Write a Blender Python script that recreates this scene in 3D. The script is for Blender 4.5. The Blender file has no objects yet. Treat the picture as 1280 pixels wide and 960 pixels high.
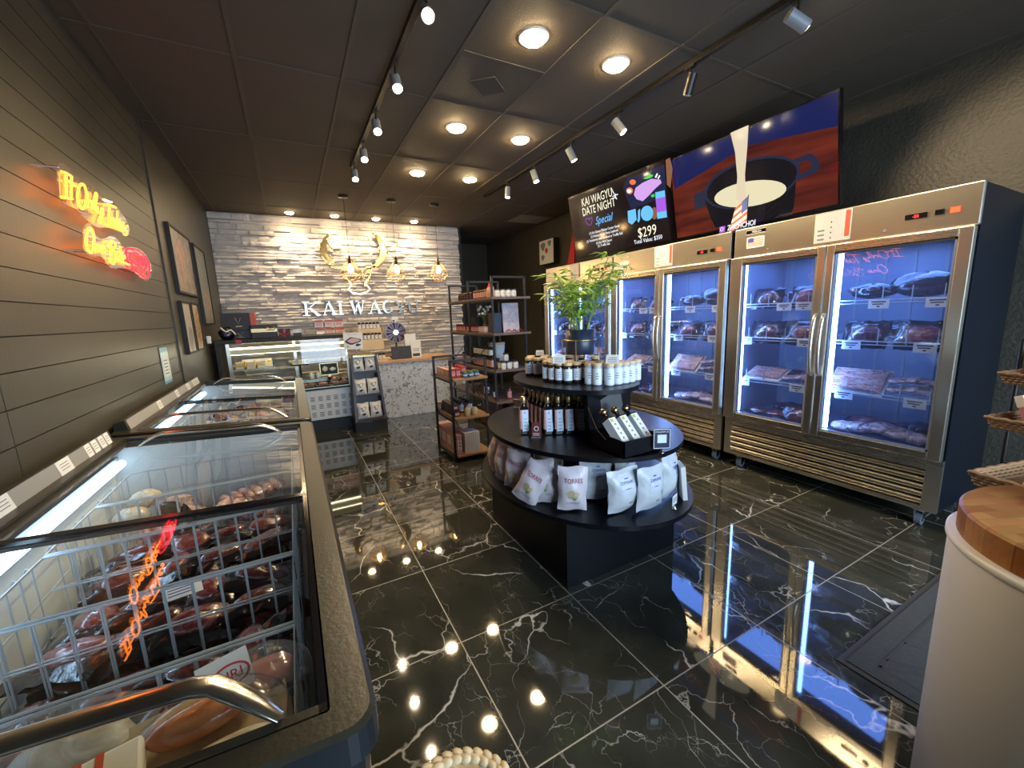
import bpy, bmesh, math, random
from mathutils import Vector, Matrix
random.seed(7)
sc = bpy.context.scene
col = sc.collection
# ---------------------------------------------------------------- camera
RM = [[0.8790177, -0.4751047, -0.0374656], [-0.1140567, -0.1333568, -0.9844868], [0.4629459, 0.8697652, -0.1714119]]
FPX = 509.36
CAMZ = 1.459
cam = bpy.data.cameras.new('camera'); cam_o = bpy.data.objects.new('camera', cam); col.objects.link(cam_o)
cam.sensor_width = 36.0; cam.lens = 36.0 * FPX / 1280.0; cam.clip_start = 0.02; cam.clip_end = 100
rgt = Vector(RM[0]); up = -Vector(RM[1]); bk = -Vector(RM[2])
mw = Matrix(((rgt.x, up.x, bk.x, 0), (rgt.y, up.y, bk.y, 0), (rgt.z, up.z, bk.z, CAMZ), (0, 0, 0, 1)))
cam_o.matrix_world = mw
sc.camera = cam_o
# ---------------------------------------------------------------- exposure, world
sc.view_settings.view_transform = 'Standard'; sc.view_settings.look = 'None'
sc.view_settings.gamma = 1.0; sc.view_settings.use_curve_mapping = False
sc.view_settings.exposure = 1.0
try:
    sc.cycles.use_denoising = True
    sc.cycles.denoiser = 'OPENIMAGEDENOISE'
    sc.cycles.max_bounces = 9; sc.cycles.diffuse_bounces = 4; sc.cycles.glossy_bounces = 5
    sc.cycles.transparent_max_bounces = 24
    sc.cycles.sample_clamp_indirect = 6.0
    sc.cycles.use_light_tree = True
    sc.cycles.caustics_reflective = False; sc.cycles.caustics_refractive = False
except Exception: pass
wd = bpy.data.worlds.new('world'); sc.world = wd; wd.use_nodes = True
wbg = wd.node_tree.nodes['Background']
wbg.inputs[0].default_value = (0.62, 0.78, 1.0, 1); wbg.inputs[1].default_value = 1.6   # daylight seen through the shop front

def c255(r, g, b):
    f = lambda v: ((v/255+0.055)/1.055)**2.4 if v > 10 else v/255/12.92
    return (f(r), f(g), f(b), 1)
WARM = (1.0, 0.72, 0.40); COOL = (0.42, 0.62, 1.0)
def lamp(name, kind, loc, power, color, target=None, size=0.1, spot=60, blend=0.5, shape='DISK', size_y=None, parent=None, spread=None):
    l = bpy.data.lights.new(name, kind); o = bpy.data.objects.new(name, l); col.objects.link(o)
    l.energy = power; l.color = color; o.location = loc
    if kind == 'AREA':
        l.shape = shape; l.size = size
        if size_y: l.size_y = size_y
        if spread: l.spread = math.radians(spread)
    elif kind == 'SPOT': l.spot_size = math.radians(spot); l.spot_blend = blend; l.shadow_soft_size = size
    else: l.shadow_soft_size = size
    if target is not None:
        o.rotation_euler = (Vector(target) - Vector(loc)).to_track_quat('-Z', 'Y').to_euler()
    return o
# daylight from the shop front behind the camera
lamp('daylight_front', 'AREA', (1.9, -1.95, 1.45), 66, (0.60, 0.79, 1.0), (1.9, 3, .1), 3.4, shape='RECTANGLE', size_y=2.2, spread=125)
CEIL = 3.05; WX = -0.86; WY = 7.40; RX = 4.25

# ---------------------------------------------------------------- rays: a pixel of the 1280x960 photograph onto a plane of the place
def ray(px, py):
    a, b = (px-640)/FPX, (py-480)/FPX
    return Vector([RM[0][k]*a + RM[1][k]*b + RM[2][k] for k in range(3)])
def on(ax, val, px, py):
    d = ray(px, py); t = (val - (0, 0, CAMZ)[ax]) / d[ax]
    return Vector((0, 0, CAMZ)) + d*t
def onplane(p0, n, px, py):
    d = ray(px, py); o = Vector((0, 0, CAMZ)); t = (p0-o).dot(n)/d.dot(n)
    return o + d*t

# ---------------------------------------------------------------- mesh helpers
class MB:
    def __init__(s): s.v = []; s.f = []; s.mi = []; s.sm = []; s.mats = []; s.xf = None
    def m(s, mat):
        if mat not in s.mats: s.mats.append(mat)
        return s.mats.index(mat)
    def add(s, vs, fs, mat, smooth=False):
        b = len(s.v); i = s.m(mat)
        for v in vs:
            v = Vector(v)
            s.v.append(s.xf @ v if s.xf else v)
        for f in fs: s.f.append([b+k for k in f]); s.mi.append(i); s.sm.append(smooth)
        return s
    def box(s, c, d, mat, rot=None, taper=1.0):
        x, y, z = d[0]/2, d[1]/2, d[2]/2
        vs = [(-x,-y,-z),(x,-y,-z),(x,y,-z),(-x,y,-z)] + [(-x*taper,-y*taper,z),(x*taper,-y*taper,z),(x*taper,y*taper,z),(-x*taper,y*taper,z)]
        M = rot.to_4x4() if rot else Matrix.Identity(4)
        vs = [M @ Vector(v) + Vector(c) for v in vs]
        return s.add(vs, [(3,2,1,0),(4,5,6,7),(0,1,5,4),(1,2,6,5),(2,3,7,6),(3,0,4,7)], mat)
    def bx(s, a, b, mat):   # box from two corners
        c = [(a[i]+b[i])/2 for i in range(3)]; d = [abs(b[i]-a[i]) for i in range(3)]
        return s.box(c, d, mat)
    def quad(s, a, b, c, d, mat): return s.add([a, b, c, d], [(0, 1, 2, 3)], mat)
    def cyl(s, p0, p1, r, mat, n=14, r2=None, smooth=True, cap=True):
        p0 = Vector(p0); p1 = Vector(p1); ax = (p1-p0)
        q = ax.to_track_quat('Z', 'Y').to_matrix(); r2 = r if r2 is None else r2
        vs = []
        for i in range(n):
            a = 2*math.pi*i/n; e = q @ Vector((math.cos(a), math.sin(a), 0)); vs += [p0+e*r, p1+e*r2]
        s.add(vs, [(2*i, 2*((i+1) % n), 2*((i+1) % n)+1, 2*i+1) for i in range(n)], mat, smooth)
        if cap:
            s.add([vs[2*i] for i in range(n)], [tuple(reversed(range(n)))], mat)
            s.add([vs[2*i+1] for i in range(n)], [tuple(range(n))], mat)
        return s
    def lathe(s, prof, mat, loc=(0,0,0), n=20, smooth=True, sx=1, sy=1):
        vs = []; fs = []; L = Vector(loc); k = len(prof)
        for i in range(n):
            a = 2*math.pi*i/n
            for r, z in prof: vs.append(L + Vector((r*math.cos(a)*sx, r*math.sin(a)*sy, z)))
        for i in range(n):
            j = (i+1) % n
            for t in range(k-1): fs.append((i*k+t, j*k+t, j*k+t+1, i*k+t+1))
        return s.add(vs, fs, mat, smooth)
    def tube(s, pts, r, mat, n=8, closed=False, smooth=True, flat=1.0):
        P = [Vector(p) for p in pts]; m = len(P); vs = []; up = None
        for i in range(m):
            if closed: t = P[(i+1) % m] - P[i-1]
            else: t = P[min(i+1, m-1)] - P[max(i-1, 0)]
            if t.length < 1e-9: t = Vector((0, 0, 1))
            t.normalize()
            if up is None: up = Vector((0, 0, 1)) if abs(t.z) < .9 else Vector((1, 0, 0))
            a = t.cross(up)
            if a.length < 1e-6: a = t.cross(Vector((1, 0, 0)))
            a.normalize(); b = a.cross(t).normalized(); up = b
            rr = r[i] if isinstance(r, (list, tuple)) else r
            for k in range(n):
                th = 2*math.pi*k/n; vs.append(P[i] + a*math.cos(th)*rr + b*math.sin(th)*rr*flat)
        fs = []
        for i in range(m if closed else m-1):
            j = (i+1) % m
            for k in range(n): fs.append((i*n+k, i*n+(k+1) % n, j*n+(k+1) % n, j*n+k))
        s.add(vs, fs, mat, smooth)
        if not closed:
            s.add(vs[:n], [tuple(range(n))], mat); s.add(vs[-n:], [tuple(reversed(range(n)))], mat)
        return s
    def prism(s, poly, o, u, w, depth, mat, mat_side=None):   # poly in (u,w) coordinates at o, extruded by vector depth
        o = Vector(o); u = Vector(u); w = Vector(w); dd = Vector(depth); n = len(poly)
        A = [o + u*p[0] + w*p[1] for p in poly]; B = [a+dd for a in A]
        s.add(A, [tuple(range(n))], mat); s.add(B, [tuple(reversed(range(n)))], mat)
        s.add(A+B, [(i, (i+1) % n, n+(i+1) % n, n+i) for i in range(n)], mat_side or mat)
        return s
    def poly3(s, pts, depth, mat):
        dd = Vector(depth); A = [Vector(p) for p in pts]; n = len(A); B = [a+dd for a in A]
        s.add(A, [tuple(range(n))], mat); s.add(B, [tuple(reversed(range(n)))], mat)
        return s.add(A+B, [(i, (i+1) % n, n+(i+1) % n, n+i) for i in range(n)], mat)
    def stroke(s, pts, w, nrm, depth, mat):    # ribbon of width w along 3D points lying in a plane with normal nrm
        P = [Vector(p) for p in pts]; nn = Vector(nrm).normalized(); L = []; Rr = []
        for i in range(len(P)):
            t = (P[min(i+1, len(P)-1)] - P[max(i-1, 0)]).normalized(); a = t.cross(nn).normalized()
            ww = w[i] if isinstance(w, (list, tuple)) else w
            L.append(P[i]+a*ww/2); Rr.append(P[i]-a*ww/2)
        for i in range(len(P)-1):
            q = [L[i], L[i+1], Rr[i+1], Rr[i]]; b = [v + nn*depth for v in q]
            s.add(q+b, [(0,1,2,3),(7,6,5,4),(0,4,5,1),(1,5,6,2),(2,6,7,3),(3,7,4,0)], mat)
        return s
    def blob(s, c, d, mat, seed=0, n=12, m=8, amp=.12, rot=None, flatz=None):
        rnd = random.Random(seed); ph = [rnd.uniform(0, 6.28) for _ in range(8)]; vs = []; fs = []
        for j in range(m+1):
            v = math.pi*j/m
            for i in range(n):
                u = 2*math.pi*i/n
                k = 1 + amp*(math.sin(2*u+ph[0])*.5 + math.sin(3*u+ph[1]+v*2)*.4 + math.sin(5*u+ph[2])*.2*math.sin(v*3+ph[3]) + .3*math.sin(v*4+ph[4]+u))
                p = Vector((math.sin(v)*math.cos(u)*d[0]/2*k, math.sin(v)*math.sin(u)*d[1]/2*k, math.cos(v)*d[2]/2*(1+amp*.5*math.sin(3*u+ph[5]))))
                if flatz is not None and p.z < flatz: p.z = flatz
                if rot: p = rot @ p
                vs.append(p + Vector(c))
        for j in range(m):
            for i in range(n): fs.append((j*n+i, (j+1)*n+i, (j+1)*n+(i+1) % n, j*n+(i+1) % n))
        return s.add(vs, fs, mat, True)
    def text(s, txt, size, mat, o, u, w, depth=0.0008, align='C', stretch=1.0, italic=0.0, maxw=None):
        # text in the plane of unit vectors u (writing direction) and w (up) with its centre line at o
        me = textmesh(txt, depth/size if size else 0, italic)
        o = Vector(o); u = Vector(u).normalized(); w = Vector(w).normalized(); n = u.cross(w)
        xs = [v[0] for v in me[0]]
        if not xs: return s
        x0, x1 = min(xs), max(xs); k = stretch
        if maxw and (x1-x0)*size*k > maxw: k = maxw/((x1-x0)*size)
        ox = {'C': (x0+x1)/2, 'L': x0, 'R': x1}[align]
        vs = [o + u*((v[0]-ox)*size*k) + w*((v[1]-.35)*size) + n*(v[2]*size) for v in me[0]]
        return s.add(vs, me[1], mat)
    def build(s, name, parent=None, bevel=0, loc=None, subd=0, label=None, seg=2):
        me = bpy.data.meshes.new(name); me.from_pydata([tuple(v) for v in s.v], [], s.f)
        for m_ in s.mats: me.materials.append(m_)
        me.polygons.foreach_set('material_index', s.mi); me.polygons.foreach_set('use_smooth', s.sm)
        me.update(); me.validate()
        o = bpy.data.objects.new(name, me); col.objects.link(o)
        if parent is not None: o.parent = parent
        if loc: o.location = loc
        if bevel:
            b = o.modifiers.new('bevel', 'BEVEL'); b.width = bevel; b.segments = seg; b.limit_method = 'ANGLE'; b.angle_limit = math.radians(40)
        if subd:
            b = o.modifiers.new('sub', 'SUBSURF'); b.levels = subd; b.render_levels = subd
        if label: o['label'] = label
        return o
_tc = {}
def textmesh(txt, ext, italic):
    key = (txt, round(ext, 4), italic)
    if key in _tc: return _tc[key]
    cu = bpy.data.curves.new('t', 'FONT'); cu.body = txt; cu.size = 1; cu.extrude = ext/2; cu.resolution_u = 2; cu.shear = italic
    ob = bpy.data.objects.new('t', cu); col.objects.link(ob)
    dg = bpy.context.evaluated_depsgraph_get(); me = bpy.data.meshes.new_from_object(ob.evaluated_get(dg))
    r = ([tuple(v.co) for v in me.vertices], [tuple(p.vertices) for p in me.polygons])
    bpy.data.objects.remove(ob); bpy.data.curves.remove(cu); bpy.data.meshes.remove(me)
    _tc[key] = r; return r
def arc(c, r, a0, a1, n, ax='xz'):
    out = []
    for i in range(n+1):
        a = math.radians(a0 + (a1-a0)*i/n); p = [c[0], c[1], c[2]]
        i0, i1 = 'xyz'.index(ax[0]), 'xyz'.index(ax[1])
        p[i0] += r*math.cos(a); p[i1] += r*math.sin(a); out.append(tuple(p))
    return out
def smooth_path(pts, k=5, closed=False):
    P = [Vector(p) for p in pts]; n = len(P); out = []
    rng = range(n if closed else n-1)
    for i in rng:
        p0 = P[(i-1) % n] if closed or i > 0 else P[0]; p1 = P[i]; p2 = P[(i+1) % n]
        p3 = P[(i+2) % n] if closed or i+2 < n else P[-1]
        for t in range(k):
            u = t/k
            out.append(.5*((2*p1)+(p2-p0)*u+(2*p0-5*p1+4*p2-p3)*u*u+(3*p1-p0-3*p2+p3)*u**3))
    if not closed: out.append(P[-1])
    return out
def thing(name, label, cat, loc=(0,0,0), rz=0, group=None, rot=None):
    o = bpy.data.objects.new(name, None); col.objects.link(o); o.location = loc
    o.rotation_euler = rot if rot else (0, 0, rz); o.empty_display_size = .05
    o['label'] = label; o['category'] = cat
    if group: o['group'] = group
    return o
def tag(o, label, cat, group=None, kind=None):
    o['label'] = label; o['category'] = cat
    if group: o['group'] = group
    if kind: o['kind'] = kind
    return o
def struct(o, label=None):
    o['kind'] = 'structure'
    if label: o['label'] = label
    o['category'] = o.name.split('_')[0]
    return o
def dup(src, loc, rz=0, label=None, group=None, scale=None, rot=None):
    kids = [o for o in src.children]
    r = src.copy(); col.objects.link(r); r.location = loc; r.rotation_euler = rot if rot else (0, 0, rz)
    if scale: r.scale = scale if isinstance(scale, (tuple, list)) else (scale,)*3
    if label: r['label'] = label
    if group: r['group'] = group
    for ch in kids:
        c = ch.copy(); col.objects.link(c); c.parent = r
        for g in ch.children:
            d = g.copy(); col.objects.link(d); d.parent = c
    return r
class Kind:      # a kind of thing: the first placed uses the prototype itself, later ones are copies
    def __init__(s, root): s.root = root; s.used = False
    def put(s, loc, rz=0, label=None, group=None, scale=None, rot=None):
        if not s.used:
            s.used = True; r = s.root; r.location = loc; r.rotation_euler = rot if rot else (0, 0, rz)
            if scale: r.scale = scale if isinstance(scale, (tuple, list)) else (scale,)*3
            if label: r['label'] = label
            if group: r['group'] = group
            return r
        return dup(s.root, loc, rz, label, group, scale, rot)
NTH = ['first', 'second', 'third', 'fourth', 'fifth', 'sixth', 'seventh', 'eighth', 'ninth', 'tenth', 'eleventh', 'twelfth']

# ---------------------------------------------------------------- materials
def newmat(name):
    m = bpy.data.materials.new(name); m.use_nodes = True; nt = m.node_tree
    return m, nt, nt.nodes['Principled BSDF']
def P(name, colr, rough=.5, metal=0., emit=None, es=0., spec=.5, bump=0., bscale=40., vary=0., vscale=8., coat=0., trans=0., aniso=None, alpha=1.0):
    m, nt, b = newmat(name); N = nt.nodes; L = nt.links
    if len(colr) == 3: colr = (*colr, 1)
    b.inputs['Base Color'].default_value = colr; b.inputs['Roughness'].default_value = rough
    b.inputs['Metallic'].default_value = metal; b.inputs['Specular IOR Level'].default_value = spec
    b.inputs['Coat Weight'].default_value = coat; b.inputs['Coat Roughness'].default_value = .06
    b.inputs['Transmission Weight'].default_value = trans
    b.inputs['Alpha'].default_value = alpha
    if emit: b.inputs['Emission Color'].default_value = (*emit[:3], 1); b.inputs['Emission Strength'].default_value = es
    if bump or vary:
        tc = N.new('ShaderNodeTexCoord'); nz = N.new('ShaderNodeTexNoise'); L.new(tc.outputs['Object'], nz.inputs['Vector'])
        nz.inputs['Detail'].default_value = 4
        if bump:
            nz.inputs['Scale'].default_value = bscale
            bp = N.new('ShaderNodeBump'); bp.inputs['Strength'].default_value = bump; bp.inputs['Distance'].default_value = .01
            L.new(nz.outputs['Fac'], bp.inputs['Height']); L.new(bp.outputs['Normal'], b.inputs['Normal'])
        if vary:
            n2 = N.new('ShaderNodeTexNoise'); n2.inputs['Scale'].default_value = vscale; n2.inputs['Detail'].default_value = 3
            L.new(tc.outputs['Object'], n2.inputs['Vector'])
            mx = N.new('ShaderNodeMix'); mx.data_type = 'RGBA'; L.new(n2.outputs['Fac'], mx.inputs['Factor'])
            mx.inputs['A'].default_value = tuple(max(0, c*(1-vary)) for c in colr[:3])+(1,)
            mx.inputs['B'].default_value = tuple(min(1, c*(1+vary)) for c in colr[:3])+(1,)
            L.new(mx.outputs['Result'], b.inputs['Base Color'])
    return m
def E(name, colr, s):
    m, nt, b = newmat(name); N = nt.nodes
    e = N.new('ShaderNodeEmission'); e.inputs[0].default_value = (*colr[:3], 1); e.inputs[1].default_value = s
    nt.links.new(e.outputs[0], N['Material Output'].inputs[0]); return m
def glass(name, tint=(1,1,1), refl=.9, ior=1.5, rough=0.0, haze=0.0, hazecol=(.5,.6,1)):
    m, nt, b = newmat(name); N = nt.nodes; L = nt.links
    t = N.new('ShaderNodeBsdfTransparent'); t.inputs[0].default_value = (*tint, 1)
    g = N.new('ShaderNodeBsdfGlossy'); g.inputs['Roughness'].default_value = rough; g.inputs['Color'].default_value = (refl, refl, refl, 1)
    f = N.new('ShaderNodeFresnel'); ge = N.new('ShaderNodeNewGeometry'); pw = N.new('ShaderNodeMath'); pw.operation = 'POWER'; pw.inputs[0].default_value = ior
    ma = N.new('ShaderNodeMath'); ma.operation = 'MULTIPLY_ADD'; L.new(ge.outputs['Backfacing'], ma.inputs[0]); ma.inputs[1].default_value = -2.0; ma.inputs[2].default_value = 1.0
    L.new(ma.outputs[0], pw.inputs[1]); L.new(pw.outputs[0], f.inputs[0])     # same reflection from both sides of a thin pane
    mx = N.new('ShaderNodeMixShader'); L.new(f.outputs[0], mx.inputs[0]); 
    src = t
    if haze:
        d = N.new('ShaderNodeBsdfDiffuse'); d.inputs[0].default_value = (*hazecol, 1)
        m2 = N.new('ShaderNodeMixShader'); m2.inputs[0].default_value = haze
        L.new(t.outputs[0], m2.inputs[1]); L.new(d.outputs[0], m2.inputs[2]); src = m2
    L.new(src.outputs[0], mx.inputs[1]); L.new(g.outputs[0], mx.inputs[2])
    L.new(mx.outputs[0], N['Material Output'].inputs[0]); return m
def floor_mat():
    m, nt, b = newmat('black_marble_tile'); N = nt.nodes; L = nt.links
    def M(op, a, c=None, d=None):
        n = N.new('ShaderNodeMath'); n.operation = op
        for i, v in enumerate((a, c, d)):
            if v is None: continue
            if isinstance(v, (int, float)): n.inputs[i].default_value = v
            else: L.new(v, n.inputs[i])
        return n.outputs[0]
    geo = N.new('ShaderNodeNewGeometry'); sp = N.new('ShaderNodeSeparateXYZ'); L.new(geo.outputs['Position'], sp.inputs[0])
    T = .6096
    u = M('DIVIDE', M('SUBTRACT', sp.outputs['X'], .518), T); v = M('DIVIDE', M('SUBTRACT', sp.outputs['Y'], .948), T)
    fu = M('FRACT', u); fv = M('FRACT', v)
    du = M('MINIMUM', fu, M('SUBTRACT', 1.0, fu)); dv = M('MINIMUM', fv, M('SUBTRACT', 1.0, fv))
    gr = M('LESS_THAN', M('MINIMUM', du, dv), .0042)
    iu = M('FLOOR', u); iv = M('FLOOR', v)
    cb = N.new('ShaderNodeCombineXYZ'); L.new(iu, cb.inputs[0]); L.new(iv, cb.inputs[1])
    wn = N.new('ShaderNodeTexWhiteNoise'); wn.noise_dimensions = '3D'; L.new(cb.outputs[0], wn.inputs['Vector'])
    vm = N.new('ShaderNodeVectorMath'); vm.operation = 'MULTIPLY_ADD'; L.new(wn.outputs['Color'], vm.inputs[0])
    vm.inputs[1].default_value = (30, 30, 30); L.new(geo.outputs['Position'], vm.inputs[2])
    def veins(scale, dist, width, dscale, mask_s, m0, m1):
        nz = N.new('ShaderNodeTexNoise'); nz.inputs['Scale'].default_value = dscale; nz.inputs['Detail'].default_value = 4; nz.inputs['Roughness'].default_value = .5
        L.new(vm.outputs[0], nz.inputs['Vector'])
        s1 = N.new('ShaderNodeVectorMath'); s1.operation = 'SUBTRACT'; L.new(nz.outputs['Color'], s1.inputs[0]); s1.inputs[1].default_value = (.5, .5, .5)
        s2 = N.new('ShaderNodeVectorMath'); s2.operation = 'MULTIPLY_ADD'; L.new(s1.outputs[0], s2.inputs[0]); s2.inputs[1].default_value = (dist,)*3
        L.new(vm.outputs[0], s2.inputs[2])
        sc_ = N.new('ShaderNodeMapping'); sc_.inputs['Scale'].default_value = (1.0, .55, 1); sc_.inputs['Rotation'].default_value = (0, 0, .7); L.new(s2.outputs[0], sc_.inputs['Vector'])
        vo = N.new('ShaderNodeTexVoronoi'); vo.feature = 'DISTANCE_TO_EDGE'; vo.inputs['Scale'].default_value = scale; L.new(sc_.outputs[0], vo.inputs['Vector'])
        mk = N.new('ShaderNodeTexNoise'); mk.inputs['Scale'].default_value = mask_s; mk.inputs['Detail'].default_value = 2; L.new(vm.outputs[0], mk.inputs['Vector'])
        mr = N.new('ShaderNodeMapRange'); L.new(mk.outputs['Fac'], mr.inputs[0]); mr.inputs[1].default_value = m0; mr.inputs[2].default_value = m1; mr.inputs[3].default_value = 0; mr.inputs[4].default_value = 1
        w = M('MULTIPLY', mr.outputs[0], width)
        q = N.new('ShaderNodeMapRange'); L.new(vo.outputs['Distance'], q.inputs[0]); q.inputs[1].default_value = 0
        L.new(M('ADD', w, .0006), q.inputs[2]); q.inputs[3].default_value = 1; q.inputs[4].default_value = 0
        return M('MULTIPLY', q.outputs[0], mr.outputs[0])
    v1 = veins(2.3, .34, .012, 3.2, 2.3, .47, .62)
    v2 = veins(5.2, .20, .013, 6.5, 3.4, .47, .66)
    v3 = veins(11, .10, .016, 12, 5, .48, .70)
    vv = M('MINIMUM', M('ADD', M('ADD', v1, M('MULTIPLY', v2, .62)), M('MULTIPLY', v3, .38)), 1.0)
    cl = N.new('ShaderNodeTexNoise'); cl.inputs['Scale'].default_value = 5; cl.inputs['Detail'].default_value = 4; L.new(vm.outputs[0], cl.inputs['Vector'])
    base = N.new('ShaderNodeMix'); base.data_type = 'RGBA'; L.new(cl.outputs['Fac'], base.inputs['Factor'])
    base.inputs['A'].default_value = (.010, .011, .009, 1); base.inputs['B'].default_value = (.055, .056, .042, 1)
    m1 = N.new('ShaderNodeMix'); m1.data_type = 'RGBA'; L.new(vv, m1.inputs['Factor']); L.new(base.outputs['Result'], m1.inputs['A']); m1.inputs['B'].default_value = (.62, .60, .54, 1)
    m2 = N.new('ShaderNodeMix'); m2.data_type = 'RGBA'; L.new(gr, m2.inputs['Factor']); L.new(m1.outputs['Result'], m2.inputs['A']); m2.inputs['B'].default_value = (.26, .24, .20, 1)
    L.new(m2.outputs['Result'], b.inputs['Base Color'])
    L.new(M('ADD', M('MULTIPLY', gr, .45), .035), b.inputs['Roughness']); b.inputs['IOR'].default_value = 1.6
    b.inputs['Specular IOR Level'].default_value = .62
    return m
def wood(name, a, bcol, scale=6, rough=.4, coat=.2, axis=(1, 9, 9)):
    m, nt, b = newmat(name); N = nt.nodes; L = nt.links
    tc = N.new('ShaderNodeTexCoord'); mp = N.new('ShaderNodeMapping'); mp.inputs['Scale'].default_value = axis; L.new(tc.outputs['Object'], mp.inputs[0])
    nz = N.new('ShaderNodeTexNoise'); nz.inputs['Scale'].default_value = scale; nz.inputs['Detail'].default_value = 5; nz.inputs['Distortion'].default_value = .6; L.new(mp.outputs[0], nz.inputs['Vector'])
    mx = N.new('ShaderNodeMix'); mx.data_type = 'RGBA'; L.new(nz.outputs['Fac'], mx.inputs['Factor']); mx.inputs['A'].default_value = (*a, 1); mx.inputs['B'].default_value = (*bcol, 1)
    L.new(mx.outputs['Result'], b.inputs['Base Color']); b.inputs['Roughness'].default_value = rough; b.inputs['Coat Weight'].default_value = coat
    return m
def butcher():
    m, nt, b = newmat('butcher_block'); N = nt.nodes; L = nt.links
    tc = N.new('ShaderNodeTexCoord'); mp = N.new('ShaderNodeMapping'); mp.inputs['Rotation'].default_value = (0, 0, .45); L.new(tc.outputs['Object'], mp.inputs[0])
    br = N.new('ShaderNodeTexBrick'); br.inputs['Scale'].default_value = 13; br.inputs['Mortar Size'].default_value = .004; br.inputs['Brick Width'].default_value = 1.1; br.inputs['Row Height'].default_value = .42
    br.inputs['Color1'].default_value = c255(196, 138, 76); br.inputs['Color2'].default_value = c255(160, 100, 48); br.inputs['Mortar'].default_value = c255(140, 84, 40)
    L.new(mp.outputs[0], br.inputs['Vector'])
    nz = N.new('ShaderNodeTexNoise'); nz.inputs['Scale'].default_value = 60; nz.inputs['Detail'].default_value = 4
    m2 = N.new('ShaderNodeMapping'); m2.inputs['Scale'].default_value = (.15, 1, 1); L.new(mp.outputs[0], m2.inputs[0]); L.new(m2.outputs[0], nz.inputs['Vector'])
    mx = N.new('ShaderNodeMix'); mx.data_type = 'RGBA'; mx.blend_type = 'MULTIPLY'; mx.inputs['Factor'].default_value = .5
    L.new(br.outputs['Color'], mx.inputs['A']); L.new(nz.outputs['Color'], mx.inputs['B']); L.new(mx.outputs['Result'], b.inputs['Base Color'])
    b.inputs['Roughness'].default_value = .45; b.inputs['Specular IOR Level'].default_value = .3; return m
def speckle(name, a, bcol, scale, lo, hi, rough=.4, stretch=(1, 1, 1), distort=0, coat=0, bump=0):
    m, nt, b = newmat(name); N = nt.nodes; L = nt.links
    tc = N.new('ShaderNodeTexCoord'); mp = N.new('ShaderNodeMapping'); mp.inputs['Scale'].default_value = stretch; L.new(tc.outputs['Object'], mp.inputs[0])
    nz = N.new('ShaderNodeTexNoise'); nz.inputs['Scale'].default_value = scale; nz.inputs['Detail'].default_value = 5; nz.inputs['Distortion'].default_value = distort
    L.new(mp.outputs[0], nz.inputs['Vector'])
    cr = N.new('ShaderNodeValToRGB'); cr.color_ramp.elements[0].position = lo; cr.color_ramp.elements[1].position = hi
    cr.color_ramp.elements[0].color = (*a, 1); cr.color_ramp.elements[1].color = (*bcol, 1)
    L.new(nz.outputs['Fac'], cr.inputs[0]); L.new(cr.outputs[0], b.inputs['Base Color']); b.inputs['Roughness'].default_value = rough; b.inputs['Coat Weight'].default_value = coat
    b.inputs['Coat Roughness'].default_value = .08
    if bump:
        bp = N.new('ShaderNodeBump'); bp.inputs['Strength'].default_value = bump; bp.inputs['Distance'].default_value = .01; L.new(nz.outputs['Fac'], bp.inputs['Height']); L.new(bp.outputs[0], b.inputs['Normal'])
    return m
def brushed(name, colr, rough, sx):
    m, nt, b = newmat(name); N = nt.nodes; L = nt.links
    b.inputs['Base Color'].default_value = (*colr, 1); b.inputs['Metallic'].default_value = 1
    tc = N.new('ShaderNodeTexCoord'); mp = N.new('ShaderNodeMapping'); mp.inputs['Scale'].default_value = sx; L.new(tc.outputs['Object'], mp.inputs[0])
    nz = N.new('ShaderNodeTexNoise'); nz.inputs['Scale'].default_value = 4; nz.inputs['Detail'].default_value = 3; L.new(mp.outputs[0], nz.inputs['Vector'])
    mr = N.new('ShaderNodeMapRange'); L.new(nz.outputs['Fac'], mr.inputs[0]); mr.inputs[3].default_value = rough*.92; mr.inputs[4].default_value = rough*1.08
    L.new(mr.outputs[0], b.inputs['Roughness']); b.inputs['Anisotropic'].default_value = .5
    return m
M_floor = floor_mat()
M_ceil = P('ceiling_tile_paint', (.088, .068, .046), .85, bump=.35, bscale=160, vary=.12, vscale=3)
M_grid = P('ceiling_grid_paint', (.088, .070, .050), .75)
M_wall = P('dark_wall_paint', (.046, .042, .030), .42, bump=.08, bscale=60, vary=.12, vscale=5)
M_board = P('shiplap_paint', (.060, .053, .038), .36, bump=.05, bscale=50, vary=.15, vscale=4)
M_groove = P('groove_shadow', (.018, .016, .012), .9)
M_rwall = P('rough_dark_plaster', (.062, .054, .040), .5, bump=.6, bscale=45, vary=.35, vscale=3)
M_stone = P('white_ledge_stone', (.60, .555, .52), .75, bump=.5, bscale=35, vary=.16, vscale=4)
M_black = P('black_laminate', (.003, .0035, .006), .34, spec=.3, bump=.03, bscale=80)
M_blackmat = P('matt_black', (.012, .012, .012), .6)
M_blackgl = P('black_gloss', (.006, .006, .008), .12)
M_tubeblk = P('black_steel', (.016, .014, .012), .4, metal=.3)
M_rim = P('charcoal_rim', (.026, .023, .014), .30, spec=.35, metal=.0, bump=.05, bscale=120)
M_case = P('freezer_shell_black', (.010, .012, .015), .3)
M_steel = brushed('brushed_steel', (.80, .74, .62), .29, (1, 1, 60))
M_steelh = brushed('brushed_steel_across', (.80, .74, .62), .27, (1, .6, 40))
M_chrome = P('chrome', (.75, .73, .70), .12, metal=1)
M_gold = P('gold_chrome', (.80, .60, .28), .16, metal=1)
M_goldpaint = P('antique_gold_wire', (.60, .45, .22), .35, metal=1)
M_white = P('white_plastic', (.75, .75, .74), .4)
M_wire = P('white_coated_wire', (.42, .45, .48), .35)
M_cream = P('cream_liner', (.66, .66, .62), .45)
M_liner = P('cooler_liner', (.17, .19, .25), .35)
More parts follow.
